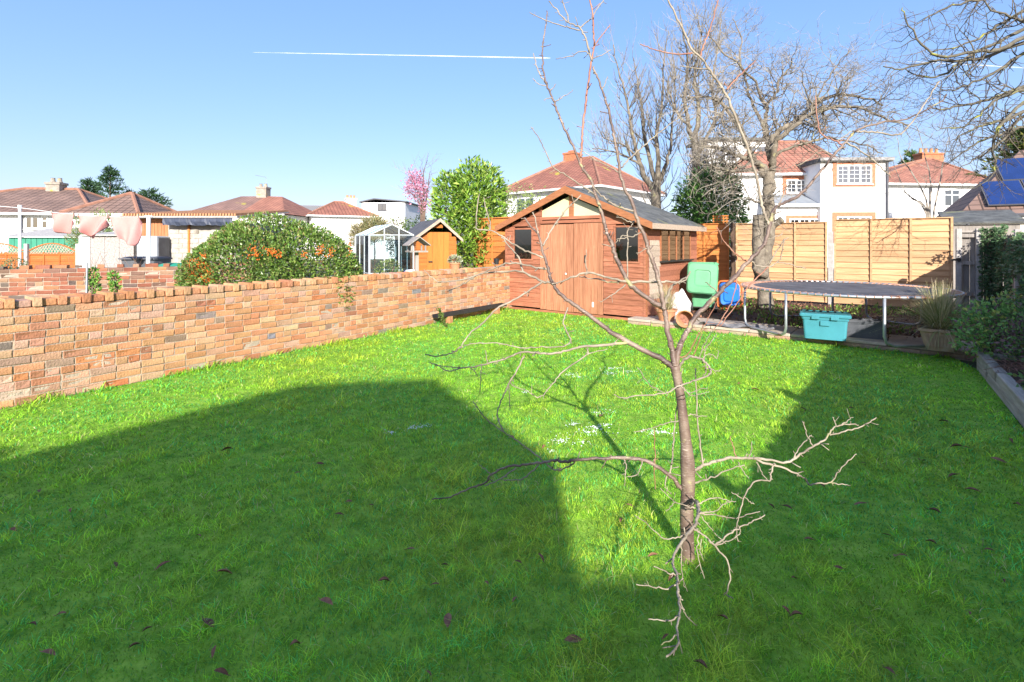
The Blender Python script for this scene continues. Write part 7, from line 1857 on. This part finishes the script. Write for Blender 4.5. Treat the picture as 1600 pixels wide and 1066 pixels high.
# young multi-stemmed tree behind the end fence
def young(label, base_px, Y, stems, seed, n=5, L=0.8, lev=1):
    b = P(base_px, 380, Y); b.z = -0.02; t = thing('young_tree', label, 'tree', b); T = Twigs(seed)
    for st in stems:
        sm, rad = T.limb([b] + [P(x, y, Y + .1 * k) for k, (x, y) in enumerate(st)], 0.035, 0.006, 5, 4, 0.01); T.along(sm, rad, n, L, lev, 0.4, up=0.12, spread=0.6, crook=0.15)
    T.thick.build('trunk', m_twig_old, t, world=True); T.fine.build('crown', m_twig_old, t, world=True)
young('thin bare multi-stemmed young tree behind the fence before the white house with four chimney pots', 1455, 14.5, [[(1453, 330), (1455, 290), (1445, 240), (1430, 195)], [(1450, 330), (1430, 280), (1408, 245), (1402, 215)], [(1460, 330), (1470, 280), (1476, 240), (1482, 215)], [(1450, 335), (1425, 310), (1405, 295)], [(1446, 335), (1415, 300), (1395, 250)]], 401, 4, 0.6)
# far bare crown
young('faint far bare tree rising behind the four chimney pots', 1480, 55, [[(1480, 300), (1478, 250), (1472, 215)], [(1482, 300), (1490, 250), (1500, 212)], [(1478, 290), (1465, 250), (1455, 225)]], 402, 26, 3.2, 1)
# pink blossom tree
c = P(655, 300, 22); bt_ = thing('blossom_tree', 'slender tree covered in pink blossom beside the bright laurel', 'tree', (c.x, c.y, 0)); T = Twigs(501)
for st in ([(660, 335), (655, 305), (645, 280), (638, 262)], [(662, 335), (662, 300), (662, 270), (668, 250)], [(658, 335), (650, 310), (637, 298)], [(664, 330), (668, 295), (672, 268)]):
    sm, rad = T.limb([Vector((c.x, c.y, 0))] + [P(x, y, 22) for x, y in st], 0.06, 0.01, 5); T.along(sm, rad, 9, 0.7, 1, 0.45, up=0.15, spread=0.6, crook=0.15)
T.thick.build('trunk', m_stem, bt_, world=True); T.fine.build('crown', mat('pink_twig', (0.34, 0.22, 0.22), 0.8, 0.2), bt_, world=True)
p_, d_ = blob_points([(c.x - .15, c.y, P(0, 295, 22).z, 0.55, 0.5, 0.62), (c.x - .2, c.y, P(0, 285, 22).z, 0.45, 0.4, 0.6), (c.x + .2, c.y, P(0, 310, 22).z, 0.3, 0.3, 0.7)], 1500, 0.15, 0.3, 6)
leaf_mesh('blossom', p_, d_, 0.07, 0.06, m_leaf_soft, bt_, tints(len(p_), [(0.70, 0.30, 0.42), (0.78, 0.45, 0.55), (0.6, 0.22, 0.34)], 7))
# conifers
def conifer(label, px_, ytop, ybot, Y, rw, seed, cols, n=2600, needle=0.45, ww=0.10):
    b = P(px_, 380, Y); zt_ = P(0, ytop, Y).z; t = thing('conifer', label, 'tree', (b.x, b.y, -0.02)); r = np.random.default_rng(seed)
    MB().tube([(b.x, b.y, -0.05), (b.x, b.y, zt_ * 0.97)], [0.22, 0.04], 7).build('trunk', m_stem, t, world=True)
    zb = P(0, ybot, Y).z; nb_ = 80; P_, D_ = [], []
    for i in range(nb_):
        u = r.uniform(0, 1) ** 0.8; z0 = zb + (zt_ - zb) * u; az = r.uniform(0, 2 * PI); L = rw * (1 - u) ** 0.75 * r.uniform(0.7, 1.1) + 0.12 * rw
        m_ = max(8, int(n / nb_ * (L / rw + .2))); s = r.uniform(0.15, 1, m_); tilt = 0.25 - 0.1 * u
        x = b.x + np.cos(az) * L * s + r.normal(0, .05 * rw, m_); y = b.y + np.sin(az) * L * s + r.normal(0, .05 * rw, m_); z = z0 + L * s * tilt * (0.5 + s * .6) + r.normal(0, .035 * rw, m_)
        P_.append(np.stack([x, y, z], 1)); D_.append(np.tile([[math.cos(az), math.sin(az), 0.35]], (m_, 1)))
    P_ = np.concatenate(P_); D_ = np.concatenate(D_)
    leaf_mesh('crown', P_, D_, needle, ww, m_leaf_soft, t, tints(len(P_), cols, seed), up=0.2, jit=0.5)
pine = [(0.05, 0.11, 0.045), (0.08, 0.16, 0.06), (0.035, 0.07, 0.03)]
conifer('tall dark green pine behind the bungalow with grey chimney', 172, 262, 325, 60, 2.0, 601, pine)
conifer('shorter dark green pine touching the tall pine behind the bungalow', 138, 282, 325, 62, 1.9, 602, pine)
conifer('low dark pine behind the outbuilding roof, beside its taller neighbour', 205, 300, 330, 64, 1.5, 603, pine, 1800)
conifer('spreading mid-sized pine behind the outbuilding roof', 234, 297, 332, 62, 2.3, 604, pine, 2400)
conifer('dark conifer with golden tips behind the solar panel bungalow', 1612, 195, 300, 24, 2.2, 605, [(0.06, 0.11, 0.03), (0.16, 0.19, 0.04), (0.03, 0.06, 0.02), (0.26, 0.26, 0.06)], 5200, 0.30, 0.07)
conifer('small bright green conifer behind the roof with four chimney pots', 1424, 238, 300, 42, 1.2, 606, [(0.08, 0.15, 0.04), (0.14, 0.22, 0.06)], 2000, 0.35, 0.09)
# creeper on the wall foot by the gutter
pp = np.array([tuple(P(684 + 14 * u + rs.gauss(0, 1.5), 482 + 33 * u + rs.gauss(0, 1.5), 9.1)) for u in np.linspace(0, 1, 130)])
t = thing('creeper', 'thin ivy creeper climbing the wall by the black gutter end', 'creeper', (float(pp[-1][0]), float(pp[-1][1]), 0))
leaf_mesh('foliage', pp, np.tile([[0.8, -0.6, 0]], (len(pp), 1)), 0.045, 0.035, m_leaf_soft, t, tints(len(pp), [(0.18, 0.24, 0.06), (0.10, 0.15, 0.04)], 88))

# ------------------------------------------------------------------ contrails high above
def contrail(name, label, a, b, Y, r0, r1, dens, seed):
    m = bpy.data.materials.new(name); m.use_nodes = True; N = m.node_tree.nodes; L = m.node_tree.links; b_ = N['Principled BSDF']
    b_.inputs['Base Color'].default_value = (0.95, 0.95, 0.96, 1); b_.inputs['Roughness'].default_value = 1
    tc = N.new('ShaderNodeTexCoord'); no = N.new('ShaderNodeTexNoise'); no.inputs['Scale'].default_value = 0.0012; no.inputs['Detail'].default_value = 6; L.new(tc.outputs['Object'], no.inputs['Vector'])
    mr = N.new('ShaderNodeMapRange'); mr.inputs[1].default_value = 0.3; mr.inputs[2].default_value = 0.7; mr.inputs[3].default_value = dens * 0.3; mr.inputs[4].default_value = dens; L.new(no.outputs['Fac'], mr.inputs[0])
    lw_ = N.new('ShaderNodeLayerWeight'); lw_.inputs[0].default_value = 0.5; inv = N.new('ShaderNodeMath'); inv.operation = 'SUBTRACT'; inv.inputs[0].default_value = 1.0; L.new(lw_.outputs['Facing'], inv.inputs[1])
    mu = N.new('ShaderNodeMath'); mu.operation = 'MULTIPLY'; L.new(mr.outputs[0], mu.inputs[0]); L.new(inv.outputs[0], mu.inputs[1]); L.new(mu.outputs[0], b_.inputs['Alpha'])
    p0 = P(*a, Y); p1 = P(*b, Y); n = 60; rr = random.Random(seed)
    pts = [p0.lerp(p1, i / n) for i in range(n + 1)]; rad = [(r0 + (r1 - r0) * i / n) * (0.4 + 0.6 * min(1, i / 10)) * rr.uniform(0.85, 1.15) for i in range(n + 1)]
    o = MB().tube(pts, rad, 10, cap=True).build('contrail', m, smooth=True); tag(o, label, 'contrail')
contrail('contrail_ice', 'thin white contrail crossing the blue sky above the rooftops', (395, 82), (860, 91), 24000, 18, 32, 0.5, 1)
contrail('contrail_ice_faint', 'short white contrail seen through the drooping bare branches', (1418, 96), (1600, 106), 24000, 25, 30, 0.5, 2)
